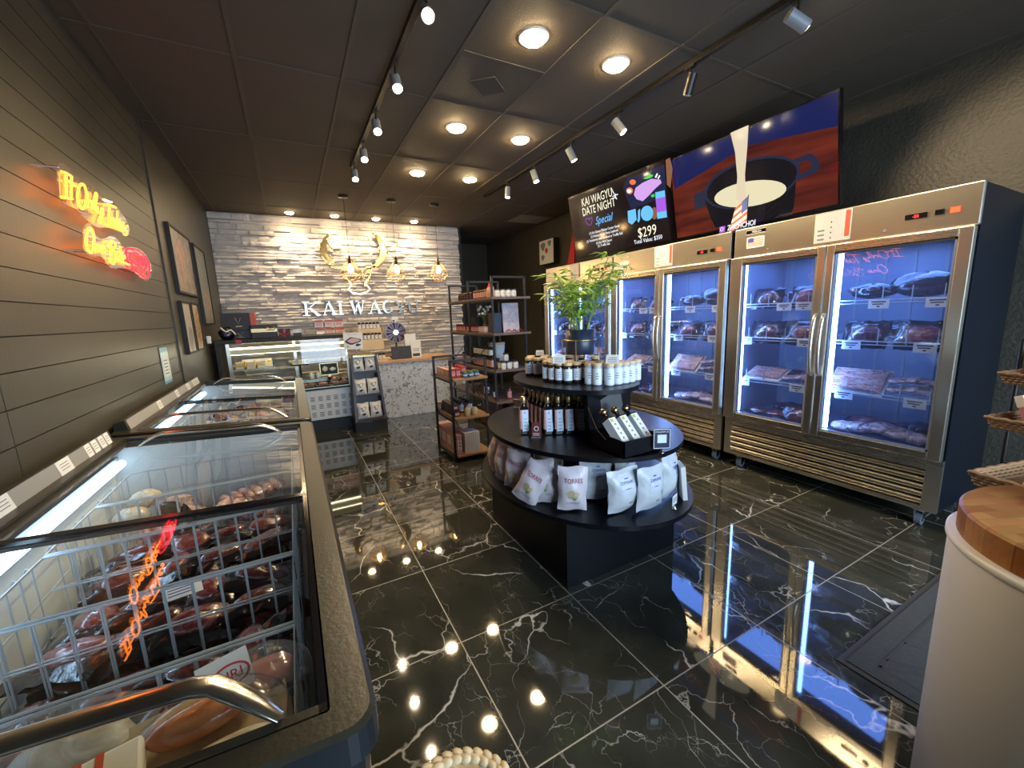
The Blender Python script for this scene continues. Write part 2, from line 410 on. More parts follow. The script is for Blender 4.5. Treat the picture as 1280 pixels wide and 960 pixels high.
M_paper = P('white_paper', (.80, .79, .75), .6)
M_label = P('pale_label', (.72, .76, .82), .5)
M_ink = P('dark_ink', (.03, .03, .04), .6)
M_grey = P('grey_plastic', (.22, .23, .24), .45)
M_red = P('red_print', (.55, .03, .03), .4)
M_redfelt = P('red_cloth', (.35, .005, .01), .7)
M_glass = glass('freezer_glass', (.93, .97, .96), .95, 1.55)
M_glassd = glass('cooler_door_glass', (.78, .84, .97), .95, 1.45, haze=.05, hazecol=(.25, .35, .95))
M_clear = glass('clear_film', (.96, .96, .96), .8, 1.4, rough=.12)
M_acryl = glass('clear_acrylic', (.95, .93, .92), .9, 1.5, haze=.06, hazecol=(.8, .75, .7))
M_jar = P('dark_spice_jar', (.035, .022, .016), .12, coat=.6, vary=.5, vscale=60)
M_woodlid = wood('beech_lid', (.62, .42, .20), (.78, .56, .30), 10, .5, 0)
M_shelfwood = wood('shelf_wood', (.30, .15, .055), (.50, .28, .11), 7, .4, .15, (9, 1, 9))
M_shelfdark = wood('dark_shelf_wood', (.10, .062, .045), (.17, .11, .085), 7, .4, .15, (9, 1, 9))
M_countwood = wood('counter_wood', (.42, .22, .08), (.62, .36, .15), 6, .35, .3)
M_butcher = butcher()
M_marble = speckle('white_marble_slab', (.16, .17, .18), (.60, .60, .60), 16, .36, .47, .3, (1, 1, 1), 1.6)
M_meat = speckle('marbled_red_meat', (.15, .012, .014), (.46, .17, .15), 30, .42, .85, .28, (1, 1, 1), 2.5, coat=1.0, bump=.3)
M_meatd = speckle('dark_red_meat', (.075, .010, .010), (.26, .075, .06), 26, .40, .88, .25, (1, 1, 1), 2.0, coat=1.0, bump=.3)
M_pink = speckle('pink_fatty_meat', (.45, .10, .09), (.80, .60, .52), 18, .36, .62, .35, (1, 6, 1), 1.2, coat=.6, bump=.3)
M_pork = speckle('roasted_pork_skin', (.50, .13, .04), (.82, .48, .24), 14, .35, .7, .22, (1, 1, 1), 1.2, coat=1.0)
M_film = P('black_vacuum_film', (.006, .006, .009), .13, bump=.8, bscale=22, coat=.5)
M_bag = P('chip_bag_print', (.62, .56, .60), .30, bump=.35, bscale=26)
M_bagw = P('frosted_white_bag', (.60, .64, .68), .28, bump=.6, bscale=22)
M_neonY = E('neon_orange_tube', (1.0, .20, .015), 6.0)
M_neonR = E('neon_red_tube', (1.0, .012, .02), 3.5)
M_lamp = E('lamp_disc', (1.0, .72, .36), 125)
M_head = E('track_lamp_face', (1.0, .80, .52), 45)
M_bulb = E('filament_bulb', (1.0, .60, .22), 40)
M_led = E('cool_led_tube', (.48, .72, 1.0), 6.0)
M_ledc = E('cooler_led_strip', (.26, .50, 1.0), 26)
M_ledw = E('warm_case_led', (1.0, .82, .50), 9)
# ================================================================ SETTING
b = MB(); b.bx((-1.0, -2.6, -.05), (4.6, 9.2, 0), M_floor); struct(b.build('floor'))
b = MB(); b.bx((-1.0, -2.6, CEIL), (4.6, 9.2, CEIL+.06), M_ceil); struct(b.build('ceiling'))
b = MB()
gx = [-.11+.6096*k for k in range(8)]
for x in gx: b.bx((x-.012, -2.5, CEIL-.006), (x+.012, WY if x < 2.9 else 9.1, CEIL+.001), M_grid)
for y in [-1.68, -.46, .76, 1.98, 3.20, 4.42, 5.64, 6.86, 8.08]:
    b.bx((WX, y-.010, CEIL-.004), (RX, y+.010, CEIL+.001), M_grid)
b.bx((1.11, 2.57, CEIL-.004), (1.72, 2.59, CEIL+.001), M_grid)
b.bx((WX, -2.5, CEIL-.025), (WX+.105, -2.48, CEIL), M_grid)
b.bx((-.762, -2.5, CEIL-.005), (-.745, WY-.02, CEIL+.001), M_grid)
struct(b.build('trim_1'))
# left wall : shiplap boards with vertical joints, then plain wall
b = MB(); z0 = .107; k = 0
while z0 + .1215*k < CEIL:
    a = z0+.1215*k; t = min(a+.1215, CEIL)
    for (ya, yb) in ((-2.5, 1.96), (1.965, 4.40)):
        b.bx((WX-.03, ya, a+.002), (WX, yb, t-.002), M_board)
    k += 1
b.bx((WX-.06, -2.5, 0), (WX-.012, 4.42, CEIL), M_groove)
b.bx((WX-.06, 4.40, 0), (WX-.002, WY+.3, CEIL), M_wall)
b.bx((WX-.03, 4.395, 0), (WX+.012, 4.47, CEIL), M_wall)
b.bx((WX-.02, -2.5, 0), (WX+.004, 4.40, .10), M_wall)
struct(b.build('wall_left'))
b = MB(); b.bx((RX, -2.6, 0), (RX+.1, 9.2, CEIL), M_rwall); struct(b.build('wall_right'))
b = MB(); b.bx((2.95, 9.0, 0), (RX+.1, 9.1, CEIL), M_wall); b.bx((2.93, WY, 0), (2.97, 9.1, CEIL), M_blackmat); struct(b.build('wall_corridor'))
# front wall with shop window, behind the camera
b = MB()
for a_, c_ in (((-1, -2.3, 0), (.15, -2.2, CEIL)), ((3.65, -2.3, 0), (4.4, -2.2, CEIL)), ((.15, -2.3, 2.55), (3.65, -2.2, CEIL)), ((.15, -2.3, 0), (3.65, -2.2, .35))): b.bx(a_, c_, M_wall)
struct(b.build('wall_front'))
fr = MB()
for x in (.17, 1.32, 2.48, 3.63): fr.bx((x-.03, -2.28, .35), (x+.03, -2.2, 2.55), M_grey)
fr.bx((.15, -2.28, .35), (3.65, -2.2, .41), M_grey); fr.bx((.15, -2.28, 2.49), (3.65, -2.2, 2.55), M_grey)
w = fr.build('window_1'); struct(w)
g = MB(); g.quad((.17, -2.24, .38), (3.63, -2.24, .38), (3.63, -2.24, 2.52), (.17, -2.24, 2.52), M_glass); g.build('window_pane', w)
# ledge stone wall
b = MB(); rs = random.Random(3); z = 0.0
b.bx((WX-.05, WY+.04, 0), (2.94, WY+.12, CEIL), M_stone)
while z < CEIL-.005:
    h = rs.choice((.040, .055, .070, .085, .048)); z1 = min(z+h, CEIL); x = WX - rs.uniform(0, .3)
    while x < 2.93:
        L_ = rs.uniform(.09, .42); x1 = min(x+L_, 2.93); xa = max(x, WX)
        if x1-xa > .02:
            d = rs.uniform(.004, .040) if rs.random() < .85 else rs.uniform(.04, .058)
            n = max(2, int((x1-xa)/.06)); top = []; bot = []; mid = []
            tilt = rs.uniform(-.016, .016); e = .003
            for i in range(n+1):
                xx = xa + (x1-xa)*i/n; jj = rs.uniform(-.006, .006) + tilt*(i/n-.5)
                xx_ = min(max(xx, xa+e), x1-e)
                bot.append((xx_, WY+.035-d+jj+rs.uniform(0, .008), z+e+rs.uniform(0, .004)))
                mid.append((xx_, WY+.028-d+jj+rs.uniform(-.004, .006), (z+z1)/2+rs.uniform(-.006, .006)))
                top.append((xx_, WY+.035-d+jj+rs.uniform(0, .010), z1-e*.3-rs.uniform(0, .004)))
            vs = bot+mid+top+[(p[0], WY+.06, p[2]) for p in top]+[(p[0], WY+.06, p[2]) for p in bot]; m_ = n+1; fs = []
            for i in range(n):
                fs += [(i, i+1, m_+i+1, m_+i), (m_+i, m_+i+1, 2*m_+i+1, 2*m_+i), (2*m_+i, 2*m_+i+1, 3*m_+i+1, 3*m_+i), (4*m_+i, 4*m_+i+1, i+1, i)]
            fs += [(0, m_, 2*m_, 3*m_, 4*m_), (n, 4*m_+n, 3*m_+n, 2*m_+n, m_+n)]
            b.add(vs, fs, M_stone)
        x += L_
    z = z1
struct(b.build('wall_back'))
# ceiling hatch and the lighter panel over the corridor
b = MB(); 
for a_, c_ in (((1.28, 2.87), (1.42, 2.75)), ((1.42, 2.75), (1.575, 2.89)), ((1.575, 2.89), (1.445, 3.015)), ((1.445, 3.015), (1.28, 2.87))):
    b.tube([(a_[0], a_[1], CEIL-.003), (c_[0], c_[1], CEIL-.003)], .005, M_grid, 4)
b.poly3([(1.28, 2.87, CEIL-.002), (1.42, 2.75, CEIL-.002), (1.575, 2.89, CEIL-.002), (1.445, 3.015, CEIL-.002)], (0, 0, .004), M_ceil)
tag(b.build('ceiling_speaker_cover'), 'square dark speaker cover set diagonally in the ceiling', 'speaker cover')
b = MB(); b.bx((3.56, 6.13, CEIL-.012), (4.17, 6.62, CEIL-.002), P('pale_panel', (.30, .27, .22), .6)); b.bx((3.53, 6.10, CEIL-.008), (4.2, 6.65, CEIL-.001), M_grid)
tag(b.build('ceiling_panel'), 'pale ceiling panel near the dark corridor at the back right', 'panel')

# ================================================================ LIGHTS OF THE ROOM
def downlight(x, y, label, r=.074, mat=None, power=None):
    t = thing('downlight', label, 'ceiling light', (x, y, CEIL), group='round recessed ceiling lights')
    q = MB(); q.lathe([(r+.016, -.001), (r+.016, -.008), (r+.002, -.010), (r, -.003)], M_white, n=28); q.build('trim_ring', t)
    q = MB(); q.lathe([(.0001, -.034), (r*.5, -.032), (r*.85, -.024), (r, -.006)], mat or M_lamp, n=28); q.build('diffuser', t)
    return t
rowname = ['nearest', 'middle', 'farthest']
for i, y in enumerate((2.29, 3.565, 4.785)):
    for j, x in enumerate((1.45, 2.083)):
        downlight(x, y, '%s round glowing ceiling light of the %s row of three' % (rowname[i], ('left', 'right')[j]))
M_wash = E('wash_lamp_disc', (1.0, .74, .40), 60)
for i, x in enumerate((.183, .80, 1.42, 2.045)):
    downlight(x, 7.14, '%s from the left of four small ceiling lights washing the stone wall' % NTH[i], .055, M_wash)
    lamp('wash_spot', 'SPOT', (x, 7.04, CEIL-.04), 34, (1.0, .78, .50), (x, 7.36, 1.3), .05, 130, 1.0)
def track(name, x, ya, yb, heads, label, z=CEIL):
    t = thing('light_track', label, 'track light rail', (x, ya, z))
    q = MB(); q.bx((-.018, 0, -.034), (.018, yb-ya, -.002), M_tubeblk); q.build('rail', t, bevel=.002)
    q = MB(); q.bx((-.021, -.012, -.036), (.021, 0, -.002), M_tubeblk); q.bx((-.021, yb-ya, -.036), (.021, yb-ya+.012, -.002), M_tubeblk); q.build('end_cap', t)
    for i, (dx, y, tx, ty, tz, pw, on_) in enumerate(heads):
        hx, hy, hz = x+dx, y, z-.145
        h = thing('track_spotlight', name % NTH[i], 'spotlight', (hx, hy, z-.034), group=None)
        q = MB(); q.bx((-.014-dx, -.035, -.012), (.014-dx, .035, 0.0), M_tubeblk); q.tube([(-dx, 0, -.01), (-dx*.5, 0, -.035), (-.0, 0, -.055)], .007, M_tubeblk, 8); q.build('bracket', h)
        d = (Vector((tx, ty, tz)) - Vector((hx, hy, hz))).normalized(); c0 = Vector((0, 0, -.105))
        q = MB(); q.cyl(c0 - d*.060, c0 + d*.060, .033, M_grey if on_ else M_tubeblk, 20); q.build('lamp_head', h, bevel=.003)
        q = MB(); q.cyl(c0 + d*.0605, c0 + d*.062, .027, M_head if on_ else M_white, 20); q.build('lamp_face', h)
        if pw: lamp('track_beam', 'SPOT', Vector((hx, hy, z-.034)) + c0 + d*.075, pw, (1.0, .76, .46), (tx, ty, tz), .03, 68, .7)
track('%s spotlight from the near end of the left ceiling track', .762, 1.2, 4.78,
      [(0, 2.17, .25, .1, 1.3, 14, 1), (0, 2.83, .6, .9, .3, 14, 1), (0, 3.49, .6, 1.6, .2, 20, 1), (0, 4.11, .55, 2.2, .2, 26, 1), (0, 4.69, .55, 2.9, .2, 26, 1)],
      'black ceiling track on the left carrying five lit spotlights')
track('%s spotlight from the near end of the right ceiling track', 2.52, .4, 5.3,
      [(0, 1.40, 4.25, .65, 1.9, 60, 1), (0, 2.06, 2.6, 3.0, .6, 0, 0), (0, 2.73, 3.4, 1.7, 1.1, 85, 1), (0, 3.37, 3.4, 3.0, 1.1, 75, 1), (0, 4.03, 3.0, 3.4, .6, 34, 1), (0, 4.66, 2.3, 4.6, .6, 34, 1)],
      'black ceiling track on the right carrying six spotlights in front of the screens')
lamp('left_wall_wash', 'SPOT', (.70, 2.50, CEIL-.16), 100, (1.0, .80, .50), (-.86, 2.75, 1.35), .04, 74, 1.0)  # added beam to brighten the boards, no fixture of its own
lamp('left_wall_wash', 'SPOT', (.70, 4.40, CEIL-.16), 45, (1.0, .80, .50), (-.86, 4.9, 1.5), .04, 70, 1.0)  # second added beam, brightens the wall around the pictures, no fixture
# pendants
def pendant():
    t = thing('pendant_lamp', 'pendant', 'pendant lamp')
    q = MB(); q.lathe([(.0001, 0), (.062, 0), (.062, -.022), (.0001, -.024)], M_tubeblk, n=24); q.build('ceiling_canopy', t)
    q = MB(); q.tube([(0, 0, -.02), (0, 0, -.78)], .0028, M_blackmat, 6); q.build('cord', t)
    q = MB(); q.lathe([(.0001, -.755), (.010, -.757), (.018, -.80), (.020, -.86), (.0001, -.862)], M_tubeblk, n=16); q.build('lamp_holder', t)
    q = MB(); n = 8; A = []; B = []; 
    for i in range(n):
        a = 2*math.pi*i/n; A.append((.150*math.cos(a), .150*math.sin(a), -.985)); B.append((.078*math.cos(a+math.pi/n), .078*math.sin(a+math.pi/n), -1.075))
    for i in range(n):
        q.tube([(.006*math.cos(2*math.pi*i/n), .006*math.sin(2*math.pi*i/n), -.775), A[i]], .0034, M_goldpaint, 6)
        q.tube([A[i], A[(i+1) % n]], .0034, M_goldpaint, 6); q.tube([A[i], B[i]], .0034, M_goldpaint, 6); q.tube([A[(i+1) % n], B[i]], .0034, M_goldpaint, 6)
        q.tube([B[i], B[(i+1) % n]], .0034, M_goldpaint, 6)
        m1 = (Vector((0, 0, -.775))*.5+Vector(A[i])*.5); m2 = (Vector((0, 0, -.775))*.5+Vector(A[(i+1) % n])*.5)
        q.tube([m1, m2], .0028, M_goldpaint, 6); q.tube([m1, A[(i+1) % n]], .0026, M_goldpaint, 6)
    q.build('wire_cage', t)
    q = MB(); q.lathe([(.0001, -.862), (.014, -.866), (.030, -.905), (.034, -.935), (.026, -.965), (.0001, -.978)], M_bulb, n=18); q.build('bulb', t)
    return t
pk = Kind(pendant())
for i, x in enumerate((.802, 1.418, 2.032)):
    pk.put((x, 6.0, CEIL), rz=.1*i, label='%s wire cage pendant lamp over the counter, %s' % (('left', 'middle', 'right')[i], ('in front of the bull emblem', 'right of the bull emblem', 'beside the tall rack')[i]), group='wire cage pendant lamps')

# ================================================================ LETTERS AND EMBLEM ON THE STONE WALL
def bull(px): return [on(1, WY-.062, 390+x/8, 280+y/8) for x, y in px]
t = thing('bull_emblem', 'polished gold outline of a bull head with crescent horns on the stone wall', 'wall emblem', (0, 0, 0))
N_ = (0, -1, 0)
hornL = [(180,92),(140,120),(105,160),(85,205),(78,255),(90,315),(125,365),(175,408),(236,380),(195,345),(163,300),(145,245),(143,200),(150,150)]
hornR = [(600,95),(650,120),(700,175),(738,240),(748,295),(728,345),(700,390),(655,440),(610,440),(600,425),(640,385),(668,330),(676,280),(668,225),(650,165)]
q = MB()
for h_ in (hornL, hornR):
    q = MB(); pts = smooth_path(bull(h_), 3, True); q.poly3([p for p in pts], (0, -.035, 0), M_gold); q.tube([p+Vector((0, -.036, 0)) for p in pts], .009, M_gold, 6, closed=True); q.build('horn', t)
q = MB()
for st, w_ in (([(150,190),(180,238),(230,275),(290,298),(325,275),(365,262),(400,285)], .022), ([(436,275),(480,265),(540,280),(590,298),(640,272),(668,235)], .022),
           ([(236,380),(210,402),(175,436),(240,437),(296,432),(330,470)], .022), ([(700,388),(655,440),(600,425),(550,430),(515,450),(498,480),(505,545)], .026),
           ([(505,545),(530,500),(560,470),(590,430),(578,520),(530,590),(528,620),(545,615),(575,650),(545,682),(480,702),(400,690),(360,655),(388,620),(382,585),(352,560),(330,520)], .024)):
    q.stroke(bull(st), w_, (0, -1, 0), .035, M_gold)
q.build('face_outline', t)
# serif letters, strokes in unit boxes
GL = {
 'K': (.95, [((.2,0),(.2,1),.17), ((.25,.42),(.80,1),.07), ((.38,.55),(.82,0),.17)], [(.2,0,.4),(.2,1,.4),(.80,1,.34),(.84,0,.36)]),
 'A': (1.0, [((.13,0),(.48,1),.07), ((.46,1),(.85,0),.17), ((.25,.33),(.72,.33),.06)], [(.13,0,.34),(.85,0,.38)]),
 'I': (.45, [((.22,0),(.22,1),.17)], [(.22,0,.42),(.22,1,.42)]),
 'W': (1.35, [((.12,1),(.40,0),.17), ((.40,0),(.66,.95),.07), ((.62,1),(.92,0),.17), ((.92,0),(1.2,1),.07)], [(.12,1,.36),(.62,1,.30),(1.2,1,.30)]),
 'Y': (.95, [((.12,1),(.48,.45),.17), ((.48,.45),(.84,1),.07), ((.48,.5),(.48,0),.17)], [(.12,1,.36),(.84,1,.30),(.48,0,.42)]),
 'U': (.95, [((.2,1),(.2,.3),.17), ((.76,1),(.76,.3),.07)], [(.2,1,.4),(.76,1,.32)]),
 'G': (.98, [((.80,.45),(.80,.12),.15)], [(.80,.45,.38)])}
letters = [('K', 376, 408, 378, 395), ('A', 401, 424, 377, 394), ('I', 420, 427, 377, 394), ('W', 431, 453, 376, 393), ('A', 455, 474, 376, 392), ('G', 472, 488, 375, 391), ('Y', 490, 507, 374, 391), ('U', 508, 527, 374, 391)]
t = thing('letter_sign', 'shiny metal serif letters spelling the shop name under the bull emblem', 'sign', (0, 0, 0))
xs_ = [.19, .42, .72, .93, 1.27, 1.50, 1.72, 1.90]; M_let = P('mirror_letter', (.24, .23, .20), .22, metal=1)
lx = {0: (.198, .27), 1: (.478, .225), 2: (.715, .095), 3: (.915, .24), 4: (1.195, .225), 5: (1.430, .185), 6: (1.635, .20), 7: (1.855, .215)}
for i, (ch, *_r) in enumerate(letters):
    x0, wd_ = lx[i]; W_, S_, F_ = GL[ch]; zb = 1.535; H_ = .225; kx = wd_/W_; q = MB(); y = WY-.062
    pt = lambda a, c: Vector((x0+a*kx, y, zb+c*H_))
    for p0, p1, th in S_: q.stroke([pt(*p0), pt(*p1)], th*H_, (0, -1, 0), .035, M_let)
    for fx, fz, fw in F_: q.bx((x0+(fx-fw/2)*kx, y-.03, zb+fz*H_-(.06*H_ if fz else 0)), (x0+(fx+fw/2)*kx, y, zb+fz*H_+(0 if fz else .06*H_)), M_let)
    if ch == 'U': q.stroke([pt(.48+.28*math.cos(math.radians(a)), .3+.3*math.sin(math.radians(a))) for a in range(180, 361, 20)], [.17*H_*(1-.06*k) for k in range(10)], (0, -1, 0), .035, M_let)
    if ch == 'G': q.stroke([pt(.48+.36*math.cos(math.radians(a)), .5+.45*math.sin(math.radians(a))) for a in range(50, 325, 20)], [.05*H_+.13*H_*math.sin(math.pi*k/13) for k in range(14)], (0, -1, 0), .035, M_let)
    q.build('letter', t)
# red price posters (under the letters)
t = thing('poster', 'small red headed price cards pinned in two rows on the stone wall', 'poster')
k_ = 0
for r_, (z_, xs) in enumerate(((1.405, (.415, .565, .715)), (1.27, (.43, .575, .725)))):
    for x_ in xs:
        q = MB(); q.bx((x_-.065, WY-.062, z_-.055), (x_+.065, WY-.058, z_+.055), M_paper); q.bx((x_-.065, WY-.064, z_+.028), (x_+.065, WY-.062, z_+.055), M_red)
        if not (r_ == 1 and x_ < .5):
            for j in range(3): q.bx((x_-.045, WY-.064, z_+.012-.02*j), (x_+.045, WY-.062, z_+.018-.02*j), M_red)
        q.build('price_card', t)

# ================================================================ LEFT WALL : NEON SIGN, PICTURES
def nz3(pts, xx=WX+.045): return [on(0, xx, 50+x/5.647, 190+y/5.647) for x, y in pts]
t = thing('neon_sign', 'orange script neon sign with a red steak outline on clear backing, left wall', 'neon sign')
strokes = [[(150,138),(185,150),(215,168)], [(184,152),(187,322)], [(150,316),(190,326),(228,332)], [(222,172),(220,330)], [(200,205),(235,235),(266,245)],
 [(295,225),(272,258),(264,320),(275,375),(298,402),(320,372),(328,310),(320,255),(300,226),(282,232)],
 [(335,340),(338,390)], [(338,362),(352,345),(366,358),(366,402)], [(366,400),(378,345),(392,290),(400,312),(390,380),(392,408),(402,412)],
 [(405,385),(409,425),(426,430),(437,398)], [(438,395),(437,450),(425,497),(412,490),(422,460),(446,440)],
 [(452,368),(490,372),(532,392)], [(490,375),(486,450),(483,522)], [(522,472),(506,465),(499,498),(508,526),(522,508),(525,472),(528,532)],
 [(546,420),(541,542)], [(563,482),(545,507),(566,547)], [(568,527),(586,515),(583,495),(570,505),(568,540),(582,556),(594,546)],
 [(616,520),(600,530),(600,550),(613,562),(607,586),(592,580)],
 [(350,533),(330,580),(324,640),(337,690),(357,712),(375,680),(381,620),(372,560),(353,533),(338,542)],
 [(390,650),(393,702)], [(393,672),(405,655),(416,667),(419,707)], [(430,690),(448,681),(446,662),(433,668),(430,700),(442,713),(460,702)],
 [(500,640),(498,720),(500,782)], [(478,662),(500,630),(526,640),(531,670),(505,696),(531,707),(536,745),(520,786),(500,782)],
 [(545,705),(545,755),(554,766)], [(546,680),(548,686)], [(568,670),(566,762),(576,776)], [(552,700),(586,713)],
 [(580,757),(598,748),(595,730),(583,738),(582,770),(595,783)], [(601,783),(607,786)], [(612,787),(618,790)], [(624,792),(631,796)]]
q = MB()
for st in strokes:
    pts = nz3(st, WX+.060)
    if len(pts) > 2: pts = smooth_path(pts, 4)
    q.tube(pts, .0046, M_neonY, 6)
q.build('neon_lettering', t)
q = MB()
steak = [[(610,690),(640,680),(690,695),(735,730),(765,780),(773,830),(760,880),(740,886),(700,856),(660,822),(625,780),(608,730)],
 [(640,715),(680,720),(720,745),(750,790),(742,832),(712,822),(680,790),(650,775),(632,745)], [(690,755),(710,760),(725,780),(735,800),(715,795),(695,775)]]
for st in steak: q.tube(smooth_path(nz3(st, WX+.060), 4, True), .0048, M_neonR, 6, closed=True)
q.build('neon_steak', t)
q = MB()
for pl in ([(135,85),(210,120),(300,205),(400,285),(450,330),(530,370),(620,500),(625,590),(560,560),(480,535),(410,535),(330,480),(250,400),(150,335)],
           [(320,520),(360,510),(400,600),(460,610),(520,590),(600,680),(640,670),(720,695),(790,800),(780,890),(740,905),(650,840),(590,820),(500,820),(440,740),(350,740),(310,650)]):
    q.poly3(smooth_path(nz3(pl, WX+.048), 3, True), (-.005, 0, 0), M_acryl)
q.build('acrylic_backing', t)
q = MB()
for p in [(140,110),(610,520),(330,700),(760,870),(350,250)]:
    q = MB(); a_ = nz3([p], WX+.046)[0]; q.cyl((WX, a_.y, a_.z), a_, .006, M_chrome, 10); q.build('standoff', t)
def picture(ya, yb, za, zb, label, paint, name='framed_picture', depth=.03):
    t = thing(name, label, 'picture', (WX, ya, za)); w_, h_ = yb-ya, zb-za; q = MB()
    for a_, c_ in (((0, 0, 0), (depth, .02, h_)), ((0, w_-.02, 0), (depth, w_, h_)), ((0, .02, 0), (depth, w_-.02, .02)), ((0, .02, h_-.02), (depth, w_-.02, h_))): q.bx(a_, c_, M_blackmat)
    q.build('frame', t)
    q = MB(); paint(q, w_, h_, depth*.7); q.build('canvas', t)
M_art1 = speckle('painting_brown_grey', (.10, .085, .075), (.36, .28, .22), 7, .35, .65, .3, (1, 1, 1), 1.5)
M_art1b = speckle('painting_rust_figure', (.28, .11, .06), (.45, .28, .18), 14, .35, .65, .3, (1, 1, 1), 1)
M_art2 = speckle('painting_pale_green', (.13, .16, .13), (.34, .34, .28), 5, .3, .7, .3, (1, 1, 1), 2)
M_art3 = speckle('photo_golden', (.14, .07, .02), (.66, .46, .26), 9, .35, .65, .3, (1, 1, 1), 2)
M_art4 = P('photo_pale_grey', (.42, .38, .33), .4)
def pa(q, w_, h_, d):
    q.bx((0.002, .02, .02), (d, w_-.02, h_-.02), M_art1)
    q.poly3([(d+.001, w_*(.40+.12*math.cos(a)*(1.2+.5*math.sin(3*a))), h_*(.5+.36*math.sin(a))) for a in [2*math.pi*i/24 for i in range(24)]], (-.0005, 0, 0), M_art1b)
def pb(q, w_, h_, d):
    q.bx((0.002, .02, .02), (d, w_-.02, h_-.02), M_art2)
    q.poly3([(d+.001, w_*(.62+.20*math.cos(a)), h_*(.26+.22*math.sin(a)+.03*math.sin(5*a))) for a in [2*math.pi*i/24 for i in range(24)]], (-.0005, 0, 0), M_art1b)
def pc(q, w_, h_, d):
    q.bx((0.002, .02, .02), (d, w_-.02, h_-.02), M_art4)
    q.poly3([(d+.001, w_*(.55+.26*math.cos(a)*(1+.3*math.sin(2*a))), h_*(.28+.24*math.sin(a))) for a in [2*math.pi*i/24 for i in range(24)]], (-.0005, 0, 0), M_grey)
    for j in range(2): q.bx((d, w_*.3, h_*(.72-.05*j)), (d+.001, w_*.75, h_*(.725-.05*j)), M_grey)
def pd(q, w_, h_, d): q.bx((0.002, .02, .02), (d, w_-.02, h_-.02), M_art3)
picture(4.70, 5.58, 1.75, 2.357, 'large framed brown and grey abstract picture nearest the shiplap boards', pa)
picture(5.76, 6.42, 1.455, 2.35, 'tall framed pale green picture nearest the stone wall', pb)
picture(4.68, 5.05, 1.195, 1.68, 'small framed picture of a dark figure on pale paper, lower left of the group', pc)
picture(5.10, 5.46, 1.20, 1.683, 'small framed golden textured picture, lower right of the group', pd)
t = thing('notice_sheet', 'pale blue laminated notice stuck low on the left wall boards', 'notice', (WX, 3.83, 1.035))
q = MB(); q.bx((.0035, 0, 0), (.006, .205, .268), P('blue_sheet', (.45, .66, .74), .35)); q.build('sheet', t)
q = MB(); q.bx((.006, .03, .05), (.0066, .175, .20), M_paper); q.bx((.006, .0, .235), (.0066, .205, .268), P('blue_band', (.16, .40, .55), .35)); 
for j in range(5): q.bx((.0066, .05, .07+.024*j), (.007, .15, .078+.024*j), P('blue_ink', (.10, .20, .35), .5))
q.bx((.006, 0, 0), (.0066, .205, .02), bpy.data.materials['blue_band']); q.build('printing', t)

# poster boxes on the far right wall
t = thing('wall_poster', 'white poster panel with a red dot on the far right wall', 'poster', (4.2, 6.05, 2.29))
q = MB(); q.bx((-.07, 0, 0), (.05, .46, .42), M_blackmat); q.build('panel', t)
q = MB(); q.bx((-.075, .01, .01), (-.07, .45, .41), M_paper)
for a_, z_, r_ in ((.33, .31, .07), (.12, .34, .05), (.34, .12, .05)): q.poly3([(-.0765, a_+r_*math.cos(k)*(1+.3*math.sin(3*k)), z_+r_*math.sin(k)) for k in [2*math.pi*i/16 for i in range(16)]], (.001, 0, 0), M_grey)
q.poly3([(-.0765, .22+.045*math.cos(k), .23+.045*math.sin(k)) for k in [2*math.pi*i/16 for i in range(16)]], (.001, 0, 0), M_red); q.build('printing', t)
t = thing('wall_cabinet', 'narrow dark cabinet panel on the far right wall beside the last cooler', 'cabinet', (4.2, 6.10, 1.35))
q = MB(); q.bx((-.04, 0, 0), (.05, .40, .62), M_wall); q.build('door_panel', t, bevel=.003)
q = MB(); 
for a_, c_ in (((-.046, 0, 0), (-.04, .03, .62)), ((-.046, .37, 0), (-.04, .40, .62)), ((-.046, 0, .59), (-.04, .40, .62)), ((-.046, 0, 0), (-.04, .40, .03))): q.bx(a_, c_, M_blackmat)
q.build('frame', t)

# ================================================================ SCREENS
def screen_tv(name, cx_top, cx_bot, y0, y1, zb, zt, label, dx_far=0.0):
    # y1 is the far (left in the photo) end
    o = Vector((cx_bot, y0, zb)); S = Vector((-dx_far, y1-y0, 0)); T = Vector((cx_top-cx_bot, 0, zt-zb)); n = T.cross(S).normalized()
    if n.x > 0: n = -n
    t = thing(name, label, 'television', (cx_bot, (y0+y1)/2, zb)); off = Vector((cx_bot, (y0+y1)/2, zb))
    q = MB(); a = o-off; P4 = [a, a+S, a+S+T, a+T]
    e1 = S.normalized()*.012; e2 = T.normalized()*.012
    q.poly3([P4[0]-e1-e2, P4[1]+e1-e2, P4[2]+e1+e2, P4[3]-e1+e2], -n*.045, M_blackgl); q.build('housing', t)
    q = MB(); c = a+S*.5+T*.45; q.tube([c - n*.04, Vector((RX-.0-off.x, c.y, c.z))], .035, M_tubeblk, 8); q.build('wall_mount', t)
    return t, o, S, T, n, off
